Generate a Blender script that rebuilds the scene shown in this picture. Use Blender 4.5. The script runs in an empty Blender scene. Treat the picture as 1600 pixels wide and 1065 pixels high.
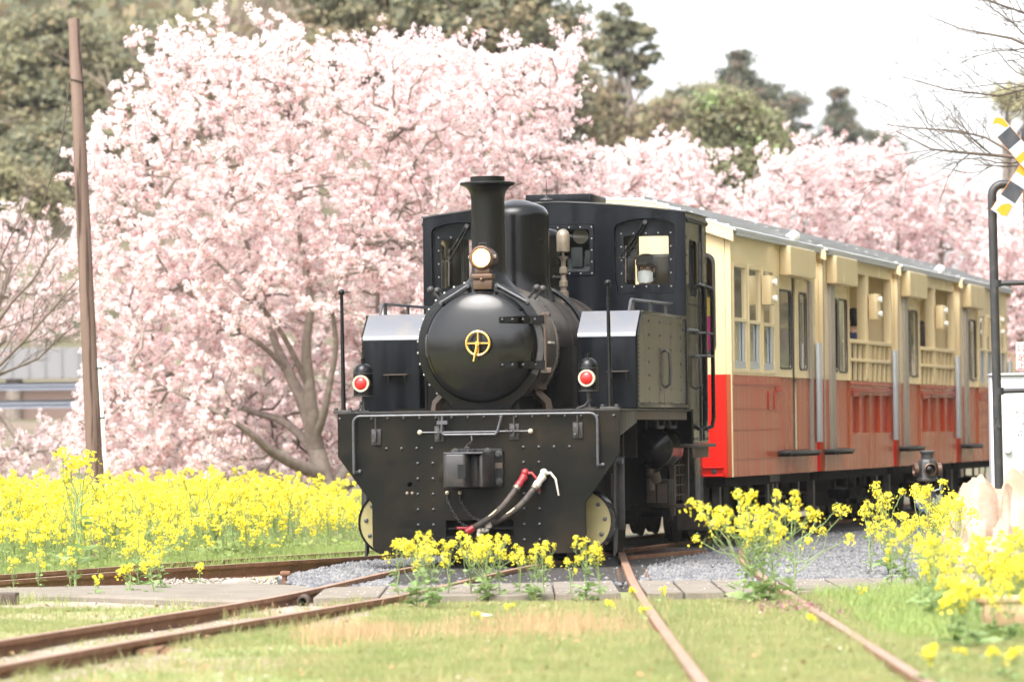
import bpy, bmesh, math, random
import numpy as np
from math import sin, cos, pi, radians, sqrt, atan2
from mathutils import Vector, Matrix, kdtree
from mathutils.geometry import tessellate_polygon

S = bpy.context.scene
COL = S.collection
random.seed(7)
RNG = np.random.default_rng(11)

# ------------------------------------------------------------------ camera
F_PX, CX, CY, HORIZON, ROLL, CAM_Z = 6730.0, 800.0, 532.5, 676.0, 0.012, 1.2
PITCH = math.atan((HORIZON - CY) / F_PX)
_r = np.array([1, 0, 0.]); _u = np.array([0, -sin(PITCH), cos(PITCH)]); DIR = np.array([0, cos(PITCH), sin(PITCH)])
RIGHT = _r * cos(ROLL) - _u * sin(ROLL); UP = _r * sin(ROLL) + _u * cos(ROLL)
cam_d = bpy.data.cameras.new("camera"); cam = bpy.data.objects.new("camera", cam_d); COL.objects.link(cam)
M = Matrix.Identity(4)
for i in range(3):
    M[i][0] = RIGHT[i]; M[i][1] = UP[i]; M[i][2] = -DIR[i]
M[2][3] = CAM_Z
cam.matrix_world = M
cam_d.sensor_width = 36; cam_d.sensor_fit = 'HORIZONTAL'; cam_d.lens = F_PX / 1600 * 36
cam_d.clip_start = 0.5; cam_d.clip_end = 3000
cam_d.dof.use_dof = True; cam_d.dof.focus_distance = 39.6; cam_d.dof.aperture_fstop = 2.6
S.camera = cam

# ------------------------------------------------------------------ sky, sun, exposure
SUN_EL, SUN_AZ = radians(56), radians(208)      # azimuth clockwise from +Y: behind the camera, a little to its left
W = bpy.data.worlds.new("World"); S.world = W; W.use_nodes = True
nt = W.node_tree; nt.nodes.clear()
sky = nt.nodes.new('ShaderNodeTexSky'); sky.sky_type = 'NISHITA'; sky.sun_disc = False
sky.sun_elevation = SUN_EL; sky.sun_rotation = SUN_AZ; sky.air_density = 1.0; sky.dust_density = 4.0; sky.ozone_density = 1.0
hs = nt.nodes.new('ShaderNodeHueSaturation'); hs.inputs['Saturation'].default_value = 0.22
bg = nt.nodes.new('ShaderNodeBackground'); bg.inputs['Strength'].default_value = 0.15
wo = nt.nodes.new('ShaderNodeOutputWorld')
nt.links.new(sky.outputs[0], hs.inputs['Color']); nt.links.new(hs.outputs[0], bg.inputs['Color']); nt.links.new(bg.outputs[0], wo.inputs[0])
sun_d = bpy.data.lights.new("sun", 'SUN'); sun_d.energy = 0.95; sun_d.angle = radians(45); sun_d.color = (1, .95, .88)
sun = bpy.data.objects.new("sun", sun_d); COL.objects.link(sun)
sd = Vector((sin(SUN_AZ) * cos(SUN_EL), cos(SUN_AZ) * cos(SUN_EL), sin(SUN_EL)))
sun.rotation_euler = sd.to_track_quat('Z', 'Y').to_euler()
vs = S.view_settings; vs.view_transform = 'Standard'; vs.look = 'None'; vs.gamma = 1; vs.use_curve_mapping = False
vs.exposure = 1.98
S.cycles.max_bounces = 12; S.cycles.diffuse_bounces = 7; S.cycles.transmission_bounces = 10; S.cycles.glossy_bounces = 4; S.cycles.sample_clamp_indirect = 8; S.cycles.transparent_max_bounces = 16; S.cycles.use_denoising = True


def at(px, py, Y):
    """the place at distance Y that the photograph shows at (px, py)"""
    r = DIR + RIGHT * (px - CX) / F_PX - UP * (py - CY) / F_PX
    p = np.array([0, 0, CAM_Z]) + r * (Y / r[1])
    return Vector(p)


# ------------------------------------------------------------------ materials
def mat(name, col, rough=.5, metal=0., col2=None, amt=.5, scale=4., stretch=(1, 1, 1), lo=.4, hi=.65, bump=0., bscale=60.,
        emit=0., trans=0., spec=None, detail=4., col3=None, scale3=30., amt3=.4, lo3=.5, hi3=.7, stretch3=(1, 1, 1), rvar=0.):
    m = bpy.data.materials.new(name); m.use_nodes = True
    t = m.node_tree; b = t.nodes['Principled BSDF']
    b.inputs['Base Color'].default_value = (*col, 1); b.inputs['Roughness'].default_value = rough; b.inputs['Metallic'].default_value = metal
    if spec is not None: b.inputs['Specular IOR Level'].default_value = spec
    if emit:
        b.inputs['Emission Color'].default_value = (*col, 1); b.inputs['Emission Strength'].default_value = emit
    tc = t.nodes.new('ShaderNodeTexCoord')
    src = None

    def layer(base, c, sc, st, lo, hi, amt, det):
        mp = t.nodes.new('ShaderNodeMapping'); mp.inputs['Scale'].default_value = st
        t.links.new(tc.outputs['Object'], mp.inputs[0])
        n = t.nodes.new('ShaderNodeTexNoise'); n.inputs['Scale'].default_value = sc; n.inputs['Detail'].default_value = det
        t.links.new(mp.outputs[0], n.inputs['Vector'])
        mr = t.nodes.new('ShaderNodeMapRange'); mr.inputs[1].default_value = lo; mr.inputs[2].default_value = hi; mr.inputs[4].default_value = amt
        t.links.new(n.outputs[0], mr.inputs[0])
        mx = t.nodes.new('ShaderNodeMix'); mx.data_type = 'RGBA'
        t.links.new(mr.outputs[0], mx.inputs['Factor'])
        if base is None: mx.inputs[6].default_value = (*col, 1)
        else: t.links.new(base, mx.inputs[6])
        mx.inputs[7].default_value = (*c, 1)
        return mx.outputs[2], mr.outputs[0]
    if col2:
        src, f = layer(None, col2, scale, stretch, lo, hi, amt, detail)
        if rvar:
            mm = t.nodes.new('ShaderNodeMath'); mm.operation = 'MULTIPLY_ADD'; mm.inputs[1].default_value = rvar / max(amt, .01); mm.inputs[2].default_value = rough
            t.links.new(f, mm.inputs[0]); t.links.new(mm.outputs[0], b.inputs['Roughness'])
    if col3:
        src, f = layer(src, col3, scale3, stretch3, lo3, hi3, amt3, 6.)
    if src: t.links.new(src, b.inputs['Base Color'])
    if bump:
        n = t.nodes.new('ShaderNodeTexNoise'); n.inputs['Scale'].default_value = bscale; n.inputs['Detail'].default_value = 5
        t.links.new(tc.outputs['Object'], n.inputs['Vector'])
        bp = t.nodes.new('ShaderNodeBump'); bp.inputs['Strength'].default_value = bump; bp.inputs['Distance'].default_value = .02
        t.links.new(n.outputs[0], bp.inputs['Height']); t.links.new(bp.outputs[0], b.inputs['Normal'])
    if trans:
        tr = t.nodes.new('ShaderNodeBsdfTranslucent'); tr.inputs['Color'].default_value = (*col, 1)
        if src: t.links.new(src, tr.inputs['Color'])
        ms = t.nodes.new('ShaderNodeMixShader'); ms.inputs[0].default_value = trans
        t.links.new(b.outputs[0], ms.inputs[1]); t.links.new(tr.outputs[0], ms.inputs[2])
        t.links.new(ms.outputs[0], t.nodes['Material Output'].inputs['Surface'])
    return m


def glass_mat(name, tint=(.8, .85, .85), refl=1.0, rough=.02):
    m = bpy.data.materials.new(name); m.use_nodes = True
    t = m.node_tree; t.nodes.remove(t.nodes['Principled BSDF'])
    tr = t.nodes.new('ShaderNodeBsdfTransparent'); tr.inputs[0].default_value = (*tint, 1)
    gl = t.nodes.new('ShaderNodeBsdfGlossy'); gl.inputs['Roughness'].default_value = rough
    fr = t.nodes.new('ShaderNodeFresnel'); fr.inputs[0].default_value = 1.52
    mu = t.nodes.new('ShaderNodeMath'); mu.operation = 'MULTIPLY'; mu.inputs[1].default_value = refl; mu.use_clamp = True
    mx = t.nodes.new('ShaderNodeMixShader')
    t.links.new(fr.outputs[0], mu.inputs[0]); t.links.new(mu.outputs[0], mx.inputs[0])
    t.links.new(tr.outputs[0], mx.inputs[1]); t.links.new(gl.outputs[0], mx.inputs[2])
    t.links.new(mx.outputs[0], t.nodes['Material Output'].inputs['Surface'])
    return m


X = {}
X['black'] = mat('black_gloss_paint', (.0035, .0035, .004), .2, spec=.3, col2=(.009, .008, .007), amt=.5, scale=3, lo=.5, hi=.75, rvar=.2, bump=.03, bscale=9)
X['door'] = mat('smokebox_door_paint', (.004, .004, .0042), .16, col2=(.009, .008, .007), amt=.5, scale=4, lo=.5, hi=.8, rvar=.14)
X['plate'] = mat('buffer_plate_paint', (.0046, .0047, .0036), .36, spec=.15, col2=(.023, .016, .008), amt=.75, scale=2.2, lo=.43, hi=.75, rvar=.15, col3=(.16, .15, .12), scale3=60, amt3=.5, lo3=.68, hi3=.8, bump=.04, bscale=12)
X['navy'] = mat('dark_navy_paint', (.0020, .0027, .0046), .28, spec=.17, col2=(.014, .016, .019), amt=.7, scale=7, stretch=(1, 1, .1), lo=.45, hi=.75, rvar=.15, bump=.03, bscale=6)
X['tank_side'] = mat('olive_reflection_paint', (.017, .017, .0075), .17, col2=(.05, .037, .025), amt=.6, scale=7, stretch=(1, 1, .09), lo=.58, hi=.78, rvar=.25, bump=.05, bscale=7)  # olive reflection of the greenery put into the black side paint
X['dusty_sheen'] = mat('weathered_sheen_top', (.095, .10, .115), .38, col2=(.15, .125, .105), amt=.6, scale=5, lo=.5, hi=.75, bump=.03, bscale=30, spec=.9)  # dust and stains, with the sky's sheen painted in as pale grey
X['boiler'] = mat('boiler_paint', (.055, .046, .039), .36, col2=(.12, .095, .07), amt=.7, scale=3, lo=.45, hi=.75, rvar=.1, col3=(.13, .12, .10), scale3=40, amt3=.3)
X['chimney'] = mat('chimney_paint', (.0042, .0042, .0038), .36, spec=.25, col2=(.011, .0095, .0065), amt=.6, scale=8, stretch=(1, 1, .1), lo=.45, hi=.7)
X['rivet'] = mat('rivet_steel', (.006, .006, .0065), .25, spec=.8)
X['rivet_bright'] = mat('bright_screw_heads', (.27, .27, .25), .4, metal=.4)
X['steel'] = mat('worn_steel', (.085, .09, .10), .4, metal=.3, col2=(.06, .05, .043), amt=.6, scale=14)
X['iron'] = mat('dark_iron', (.025, .024, .024), .45, col2=(.06, .045, .034), amt=.6, scale=12, lo=.5, hi=.7)
X['under'] = mat('underframe_grime', (.013, .011, .0095), .75, spec=.25, col2=(.035, .026, .018), amt=.6, scale=5)
X['undersoot'] = mat('sooty_frame', (.006, .0055, .005), .85, spec=.15, col2=(.016, .013, .010), amt=.5, scale=6)
X['brown_iron'] = mat('rusty_brown_iron', (.050, .037, .027), .55, col2=(.09, .05, .03), amt=.6, scale=9)
X['brass'] = mat('polished_brass', (.85, .55, .16), .25, metal=.95)
X['old_brass'] = mat('tarnished_brass', (.26, .215, .16), .45, metal=.45, col2=(.15, .12, .09), amt=.6, scale=14)
X['copper'] = mat('browned_copper_rim', (.13, .08, .055), .32, metal=.6)
X['disc'] = mat('burnished_disc_reflection', (.34, .29, .13), .34, metal=.15, col2=(.22, .19, .09), amt=.6, scale=3)  # golden reflection of flowers and grass painted into the disc colour
X['red_lens'] = mat('red_lens', (.55, .022, .02), .25)
X['cream_ring'] = mat('cream_lamp_ring', (.42, .37, .27), .4)
X['lamp'] = mat('lit_lamp_glass', (1, .80, .50), .3, emit=2.2)
X['red_fit'] = mat('red_hose_fitting', (.27, .018, .022), .4)
X['white_fit'] = mat('white_hose_fitting', (.50, .47, .41), .5, col2=(.33, .27, .2), amt=.5, scale=20)
X['rubber'] = mat('perished_rubber_hose', (.035, .028, .024), .65, col2=(.08, .06, .045), amt=.6, scale=18)
X['tape'] = mat('yellowed_tape', (.6, .55, .36), .6)
X['cab_in'] = mat('cab_lining', (.055, .048, .045), .6)
X['gauge'] = mat('grey_instrument_box', (.12, .13, .13), .45)
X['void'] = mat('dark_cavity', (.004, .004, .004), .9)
X['glass'] = glass_mat('window_glass', (.95, .96, .95), .8)
X['sideglass'] = glass_mat('tinted_coach_glass', (.5, .52, .47), 2.6, .03)
X['cream'] = mat('cream_paint', (.68, .53, .30), .35, col2=(.62, .48, .265), amt=.5, scale=3, lo=.4, hi=.7)
X['cream_side'] = mat('cream_side_paint', (0.671, 0.537, 0.317), .14, spec=.4, col2=(0.512, 0.421, 0.250), amt=.4, scale=5, stretch=(1, 1, .1), lo=.45, hi=.75, rvar=.15, bump=.035, bscale=5)
X['cream_in'] = mat('cream_interior', (.58, .45, .23), .5)
X['red'] = mat('signal_red_paint', (.70, .020, .011), .42, spec=.25, col2=(.60, .018, .011), amt=.5, scale=4)
X['red_side'] = mat('faded_red_reflected_tan', (.36, .058, .022), .2, spec=.12, col2=(.30, .085, .034), amt=.5, scale=2, detail=2, stretch=(1, 1, .12), lo=.4, hi=.7, rvar=.12, bump=.03, bscale=5, col3=(.34, .19, .10), scale3=7, amt3=.6, lo3=.47, hi3=.75, stretch3=(1, 1, .06))  # faded, streaked red with the side's tan reflection mixed into the colour
X['red_seam'] = mat('red_seam', (.24, .042, .02), .4, spec=.2)
X['bank'] = mat('unseen_bank_scrub', (.105, .122, .038), .9, col2=(.15, .115, .06), amt=1, scale=.25, lo=.4, hi=.6, bump=.4, bscale=2)
X['dirt'] = mat('trackside_dirt', (.27, .205, .155), .95, col2=(.36, .30, .24), amt=1, scale=5, lo=.4, hi=.65, col3=(.14, .11, .08), scale3=40, amt3=.6, bump=.6, bscale=45)
X['red_trim'] = mat('red_trim_paint', (.33, .035, .02), .3, spec=.3)
X['door_frame'] = mat('taupe_door_post', (.27, .23, .185), .45)
X['grey_alu'] = mat('grey_aluminium', (.42, .44, .46), .45, metal=.3)
X['seal'] = mat('black_window_seal', (.02, .02, .02), .5)
X['roof'] = mat('grey_corrugated_roof', (.40, .41, .42), .5, col2=(.29, .29, .29), amt=.6, scale=6, stretch=(1, .2, 1), lo=.4, hi=.7)
X['white'] = mat('white_plastic', (.8, .8, .78), .35)
X['seat'] = mat('seat_moquette', (.10, .06, .05), .8)
X['pink_print'] = mat('pink_poster', (.62, .05, .22), .5)
X['yellow_print'] = mat('yellow_poster', (.72, .5, .08), .5)
X['green_print'] = mat('green_poster', (.02, .25, .2), .5)
X['rail'] = mat('rusty_rail', (.20, .098, .055), .65, spec=.25, col2=(.12, .058, .034), amt=.7, scale=6, lo=.4, hi=.65, col3=(.30, .175, .105), scale3=35, amt3=.5, bump=.1, bscale=40)
X['rail_top'] = mat('rail_running_face', (.30, .185, .125), .5, metal=.1, col2=(.22, .13, .085), amt=.6, scale=4, stretch=(2, .3, 1))
X['wood'] = mat('weathered_pole_wood', (.15, .104, .084), .85, spec=.15, col2=(.045, .028, .022), amt=.9, scale=17, stretch=(1, 1, .035), lo=.54, hi=.60, bump=.35, bscale=25, col3=(.22, .155, .125), scale3=6, amt3=.6, stretch3=(1, 1, .1))
X['bark'] = mat('cherry_bark', (.17, .138, .115), .85, col2=(.27, .23, .195), amt=.7, scale=9, bump=.3, bscale=20)
X['cherry_twig'] = mat('cherry_twig_bark', (.34, .265, .235), .85, col2=(.26, .2, .17), amt=.8, scale=3)
X['twig'] = mat('bare_twig_bark', (.12, .09, .07), .85, col2=(.075, .06, .045), amt=.5, scale=6)
X['petal'] = mat('pale_cherry_petals', (.90, .795, .79), .7, trans=.45, col2=(.92, .86, .845), amt=1, scale=1.6, lo=.35, hi=.65)
X['petal_pink'] = mat('pink_cherry_petals', (.89, .67, .68), .7, trans=.45, col2=(.90, .75, .75), amt=1, scale=2., lo=.35, hi=.65)
X['calyx'] = mat('red_brown_calyx', (.62, .40, .38), .7, trans=.4)
X['rape'] = mat('rape_petals', (.90, .80, .075), .6, trans=.45)
X['rape_b'] = mat('rape_petals_deep', (.86, .71, .035), .6, trans=.4)
X['stem'] = mat('rape_stem', (.27, .36, .14), .6, trans=.2)
X['edge_leaf'] = mat('field_edge_leaf', (.34, .41, .13), .6, trans=.4, col2=(.26, .36, .12), amt=1., scale=4)
X['bed_shade'] = mat('shaded_track_bed', (.018, .016, .014), .8, col2=(.05, .042, .034), amt=.6, scale=9, bump=.6, bscale=40)  # near-black bed carrying the train's shade in its colour
X['cab_roof'] = mat('cab_roof_paint', (.05, .05, .05), .4, col2=(.12, .115, .105), amt=.7, scale=4)
X['leaf'] = mat('rape_leaf', (.25, .37, .13), .5, trans=.35, col2=(.34, .42, .18), amt=.8, scale=6)
X['grass'] = mat('spring_grass', (.27, .315, .115), .7, trans=.42, col2=(.385, .375, .17), amt=1., scale=2.2, lo=.35, hi=.65)
X['straw'] = mat('dry_straw_grass', (.46, .31, .17), .8, trans=.3, col2=(.54, .39, .23), amt=1., scale=3)
X['ground'] = mat('grassy_earth', (.21, .24, .085), .9, col2=(.31, .24, .175), amt=1., scale=.55, lo=.50, hi=.62, col3=(.22, .20, .12), scale3=18, amt3=.5, bump=.4, bscale=30)
X['ballast_bed'] = mat('ballast_bed', (.10, .10, .102), .95, col2=(.06, .055, .05), amt=.8, scale=30, bump=.6, bscale=60)
X['stone'] = mat('ballast_stone', (.085, .088, .097), .85, col2=(.20, .195, .19), amt=.9, scale=9, lo=.4, hi=.6)
X['pale_stone'] = mat('pale_stone', (.30, .265, .23), .85, col2=(.20, .175, .15), amt=.8, scale=9)
X['concrete'] = mat('worn_concrete', (.20, .175, .145), .9, spec=.2, col2=(.15, .13, .105), amt=.8, scale=3, lo=.42, hi=.65, col3=(.14, .12, .10), scale3=40, amt3=.5, lo3=.6, hi3=.75, bump=.25, bscale=50)
X['hill'] = mat('scrubby_hillside', (.10, .095, .05), .95, col2=(.155, .118, .085), amt=1, scale=.2, lo=.45, hi=.6, bump=.5, bscale=1.5)
X['ev_dark'] = mat('evergreen_dark', (0.180, 0.186, 0.117), .7, trans=.42)
X['ev_mid'] = mat('evergreen_mid', (0.246, 0.239, 0.133), .7, trans=.42, col2=(0.293, 0.259, 0.153), amt=1, scale=.5)
X['ev_light'] = mat('evergreen_light', (0.319, 0.299, 0.166), .7, trans=.42)
X['far_haze_leaf'] = mat('haze_pale_leaf', (.42, .40, .24), .8, trans=.4)  # haze painted into the far tree's leaf colour
X['ev_olive'] = mat('evergreen_olive', (0.313, 0.253, 0.146), .7, trans=.42)
X['blue_green'] = mat('cedar_green', (0.146, 0.160, 0.113), .75, trans=.42)
X['cedar_brown'] = mat('cedar_brown', (0.226, 0.166, 0.120), .8, trans=.42)
X['brush'] = mat('bare_brush', (0.253, 0.190, 0.144), .9)
X['grey_roof'] = mat('pale_far_roof', (.21, .205, .21), .5)
X['wall_far'] = mat('far_house_wall', (.17, .115, .095), .8)
X['guard'] = mat('blue_grey_guardrail', (.17, .185, .22), .5)
X['sign_blue'] = mat('sign_blue', (.07, .09, .18), .4)
X['pipe_white'] = mat('white_conduit', (.74, .75, .72), .4)
X['blackpipe'] = mat('chipped_black_paint', (.022, .022, .024), .42, col2=(.06, .05, .045), amt=.6, scale=12, lo=.5, hi=.7)
X['yellow'] = mat('hazard_yellow', (.52, .25, .006), .45)
X['orange'] = mat('orange_edge', (.75, .3, .03), .45)
X['signwhite_and_glare'] = mat('sign_white_and_glare', (.36, .385, .43), .45, col2=(.28, .31, .37), amt=.6, scale=9)  # plain white on the marker bars; painted reflection on the cross boards
X['signblack'] = mat('faded_sign_black', (.03, .032, .04), .42, col2=(.07, .07, .08), amt=.6, scale=12)
X['cabinet'] = mat('grey_white_cabinet', (.43, .44, .46), .4, col2=(.37, .37, .39), amt=.4, scale=4)
X['notice'] = mat('notice_white', (.8, .79, .76), .45)
X['ink'] = mat('black_ink', (.04, .04, .045), .6)
X['redink'] = mat('red_ink', (.42, .06, .05), .6)
X['tarp'] = mat('cream_woven_tarp', (.36, .25, .17), .8, col2=(.46, .36, .29), amt=1, scale=3, bump=.3, bscale=25)
X['plank'] = mat('raw_plank', (.50, .34, .2), .75, col2=(.3, .2, .11), amt=.7, scale=6, stretch=(.2, 1, 1))
X['skin'] = mat('skin', (.62, .38, .27), .55)
X['cloth_dark'] = mat('dark_work_jacket', (.035, .034, .042), .8)
X['cloth_navy'] = mat('navy_jacket', (.03, .035, .10), .8)
X['cloth_brown'] = mat('brown_coat', (.10, .06, .05), .8)
X['hair'] = mat('black_hair', (.012, .010, .010), .5)
X['hair_brown'] = mat('dark_brown_hair', (.04, .018, .014), .5)
X['mask'] = mat('white_face_mask', (.90, .90, .89), .8)
X['cap'] = mat('dark_cap', (.04, .038, .042), .75)


# ------------------------------------------------------------------ mesh helpers
def tag(o, label=None, cat=None, group=None, kind=None):
    if label: o['label'] = label
    if cat: o['category'] = cat
    if group: o['group'] = group
    if kind: o['kind'] = kind
    return o


def empty(name, loc=(0, 0, 0), rz=0., label=None, cat=None, group=None, kind=None):
    o = bpy.data.objects.new(name, None); COL.objects.link(o); o.location = loc; o.rotation_euler = (0, 0, rz)
    o.empty_display_size = .2
    return tag(o, label, cat, group, kind)


def link(name, me, parent=None):
    o = bpy.data.objects.new(name, me); COL.objects.link(o)
    if parent: o.parent = parent
    return o


def copy_tree(o, parent=None):
    c = o.copy(); COL.objects.link(c); c.parent = parent
    for ch in list(o.children): copy_tree(ch, c)
    return c


def rrect(x0, x1, y0, y1, r, n=4):
    p = []
    for cx, cy, a in ((x1 - r, y1 - r, 0), (x0 + r, y1 - r, 90), (x0 + r, y0 + r, 180), (x1 - r, y0 + r, 270)):
        for k in range(n + 1):
            t = radians(a + 90 * k / n); p.append((cx + r * cos(t), cy + r * sin(t)))
    return p


def circ(cx, cy, r, n=24): return [(cx + r * cos(2 * pi * k / n), cy + r * sin(2 * pi * k / n)) for k in range(n)]


FRONT = lambda u, v, w: (u, w, v)      # polygon drawn in (x, z), thickness along y
SIDE = lambda u, v, w: (w, u, v)       # polygon drawn in (y, z), thickness along x
FLAT = lambda u, v, w: (u, v, w)


class MB:
    def __init__(s): s.v = []; s.f = []

    def add(s, vs, fs):
        o = len(s.v); s.v += [tuple(p) for p in vs]; s.f += [tuple(i + o for i in f) for f in fs]; return s

    def box(s, x0, x1, y0, y1, z0, z1):
        return s.add([(x0, y0, z0), (x1, y0, z0), (x1, y1, z0), (x0, y1, z0), (x0, y0, z1), (x1, y0, z1), (x1, y1, z1), (x0, y1, z1)],
                     [(3, 2, 1, 0), (4, 5, 6, 7), (0, 1, 5, 4), (1, 2, 6, 5), (2, 3, 7, 6), (3, 0, 4, 7)])

    def beam(s, p, q, w, h):
        p, q = Vector(p), Vector(q); d = (q - p).normalized()
        u = d.cross(Vector((0, 0, 1)) if abs(d.z) < .95 else Vector((0, 1, 0))).normalized() * w / 2; n = d.cross(u).normalized() * h / 2
        vs = [a + i * u + j * n for a in (p, q) for i, j in ((-1, -1), (1, -1), (1, 1), (-1, 1))]
        return s.add(vs, [(3, 2, 1, 0), (4, 5, 6, 7), (0, 1, 5, 4), (1, 2, 6, 5), (2, 3, 7, 6), (3, 0, 4, 7)])

    def tube(s, path, r, n=8, closed=False):
        P = [Vector(p) for p in path]; m = len(P); R = r if hasattr(r, '__len__') else [r] * m
        vs = []; ref = None
        for i in range(m):
            a = P[(i - 1) % m] if (closed or i > 0) else P[0]; b = P[(i + 1) % m] if (closed or i < m - 1) else P[-1]
            d = (b - a)
            d = d.normalized() if d.length > 1e-9 else Vector((0, 0, 1))
            if ref is None: ref = Vector((0, 0, 1)) if abs(d.z) < .9 else Vector((1, 0, 0))
            u = ref - d * ref.dot(d)
            if u.length < 1e-4: u = d.orthogonal()
            u.normalize(); ref = u; w = d.cross(u)
            vs += [P[i] + (u * cos(2 * pi * k / n) + w * sin(2 * pi * k / n)) * R[i] for k in range(n)]
        fs = []
        for i in range(m if closed else m - 1):
            j = (i + 1) % m
            fs += [(i * n + k, i * n + (k + 1) % n, j * n + (k + 1) % n, j * n + k) for k in range(n)]
        if not closed:
            fs += [tuple(range(n - 1, -1, -1)), tuple((m - 1) * n + k for k in range(n))]
        return s.add(vs, fs)

    def lathe(s, prof, o=(0, 0, 0), axis='z', n=32, sx=1.):
        vs = []
        for r, h in prof:
            for k in range(n):
                t = 2 * pi * k / n; a, b = r * cos(t) * sx, r * sin(t)
                vs.append((o[0] + a, o[1] + b, o[2] + h) if axis == 'z' else (o[0] + a, o[1] + h, o[2] + b) if axis == 'y' else (o[0] + h, o[1] + a, o[2] + b))
        fs = []; m = len(prof)
        for i in range(m - 1):
            fs += [(i * n + k, i * n + (k + 1) % n, (i + 1) * n + (k + 1) % n, (i + 1) * n + k) for k in range(n)]
        ring = abs(prof[0][0] - prof[-1][0]) < 1e-9 and abs(prof[0][1] - prof[-1][1]) < 1e-9
        if prof[0][0] > 1e-6 and not ring: fs.append(tuple(range(n - 1, -1, -1)))
        if prof[-1][0] > 1e-6 and not ring: fs.append(tuple((m - 1) * n + k for k in range(n)))
        return s.add(vs, fs)

    def prism(s, outer, holes, w0, w1, fn):
        loops = [outer] + list(holes); flat = [p for l in loops for p in l]
        tri = tessellate_polygon([[Vector((u, v, 0)) for u, v in l] for l in loops])
        N = len(flat)
        vs = [fn(u, v, w0) for u, v in flat] + [fn(u, v, w1) for u, v in flat]
        fs = [tuple(t) for t in tri] + [tuple(i + N for i in t)[::-1] for t in tri]
        o = 0
        for l in loops:
            n = len(l); fs += [(o + k, o + (k + 1) % n, N + o + (k + 1) % n, N + o + k) for k in range(n)]; o += n
        return s.add(vs, fs)

    def ball(s, c, r, n=10):
        prof = [(r * sin(pi * k / (n // 2 + 1)), -r * cos(pi * k / (n // 2 + 1))) for k in range(n // 2 + 2)]
        prof[0] = (1e-7, -r); prof[-1] = (1e-7, r)
        return s.lathe(prof, c, 'z', n)

    def rivets(s, pts, nrm, r=.015, h=None, n=6):
        nv = Vector(nrm).normalized(); h = h or r * .75
        for p in pts:
            p = Vector(p)
            q = nv if not hasattr(nrm, 'fn') else nv
            u = q.orthogonal().normalized(); w = q.cross(u)
            vs = []
            for rr, hh in ((r, 0), (r * .85, h * .55)):
                vs += [p + (u * cos(2 * pi * k / n) + w * sin(2 * pi * k / n)) * rr + q * hh for k in range(n)]
            vs.append(p + q * h)
            s.add(vs, [(k, (k + 1) % n, n + (k + 1) % n, n + k) for k in range(n)] + [(n + k, n + (k + 1) % n, 2 * n) for k in range(n)])
        return s

    def build(s, name, m, parent=None, bevel=0., seg=2, smooth=40, kind=None, label=None):
        me = bpy.data.meshes.new(name); me.from_pydata(s.v, [], s.f)
        bm = bmesh.new(); bm.from_mesh(me)
        bmesh.ops.remove_doubles(bm, verts=bm.verts, dist=1e-5)
        bmesh.ops.recalc_face_normals(bm, faces=bm.faces)
        if bevel:
            es = [e for e in bm.edges if len(e.link_faces) == 2 and e.calc_face_angle(0) > .5]
            bmesh.ops.bevel(bm, geom=es, offset=bevel, segments=seg, affect='EDGES', clamp_overlap=True, profile=.5)
        bm.to_mesh(me); bm.free()
        me.polygons.foreach_set('use_smooth', [smooth > 0] * len(me.polygons))
        if smooth: me.set_sharp_from_angle(angle=radians(smooth))
        me.materials.append(X[m] if isinstance(m, str) else m)
        o = link(name, me, parent)
        return tag(o, label, None, None, kind)


def mesh_np(name, verts, quads=None, tris=None, mats=(), midx=None, smooth=False):
    me = bpy.data.meshes.new(name)
    V = np.asarray(verts, np.float32).reshape(-1, 3)
    parts = []
    nq = 0 if quads is None else len(quads); ntri = 0 if tris is None else len(tris)
    loops = np.concatenate([np.asarray(a, np.int32).ravel() for a in (quads, tris) if a is not None and len(a)])
    tot = np.concatenate([np.full(nq, 4, np.int32), np.full(ntri, 3, np.int32)])
    start = np.concatenate([[0], np.cumsum(tot)[:-1]]).astype(np.int32)
    me.vertices.add(len(V)); me.vertices.foreach_set('co', V.ravel())
    me.loops.add(len(loops)); me.loops.foreach_set('vertex_index', loops)
    me.polygons.add(nq + ntri); me.polygons.foreach_set('loop_start', start); me.polygons.foreach_set('loop_total', tot)
    if midx is not None: me.polygons.foreach_set('material_index', np.asarray(midx, np.int32))
    if smooth: me.polygons.foreach_set('use_smooth', np.ones(nq + ntri, bool))
    me.update(calc_edges=True)
    for m in mats: me.materials.append(X[m] if isinstance(m, str) else m)
    return me


def unit(a): return a / np.maximum(np.linalg.norm(a, axis=-1, keepdims=True), 1e-9)


def quad_cloud(c, size, nrm=None, flat=1.0, rng=RNG):
    """verts/quads of small leaf or petal faces; nrm biases each face's normal"""
    n = len(c); r = unit(rng.normal(size=(n, 3)))
    d = r if nrm is None else unit(nrm + r * flat)
    u = unit(np.cross(d, unit(rng.normal(size=(n, 3))))); w = np.cross(d, u)
    s = np.asarray(size).reshape(-1, 1) * np.ones((n, 1))
    u = u * s; w = w * s * rng.uniform(.6, 1., (n, 1))
    bend = d * s * .25
    V = np.stack([c - u + bend, c - w, c + u + bend, c + w], 1).reshape(-1, 3)
    return V, np.arange(4 * n).reshape(n, 4)


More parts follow.
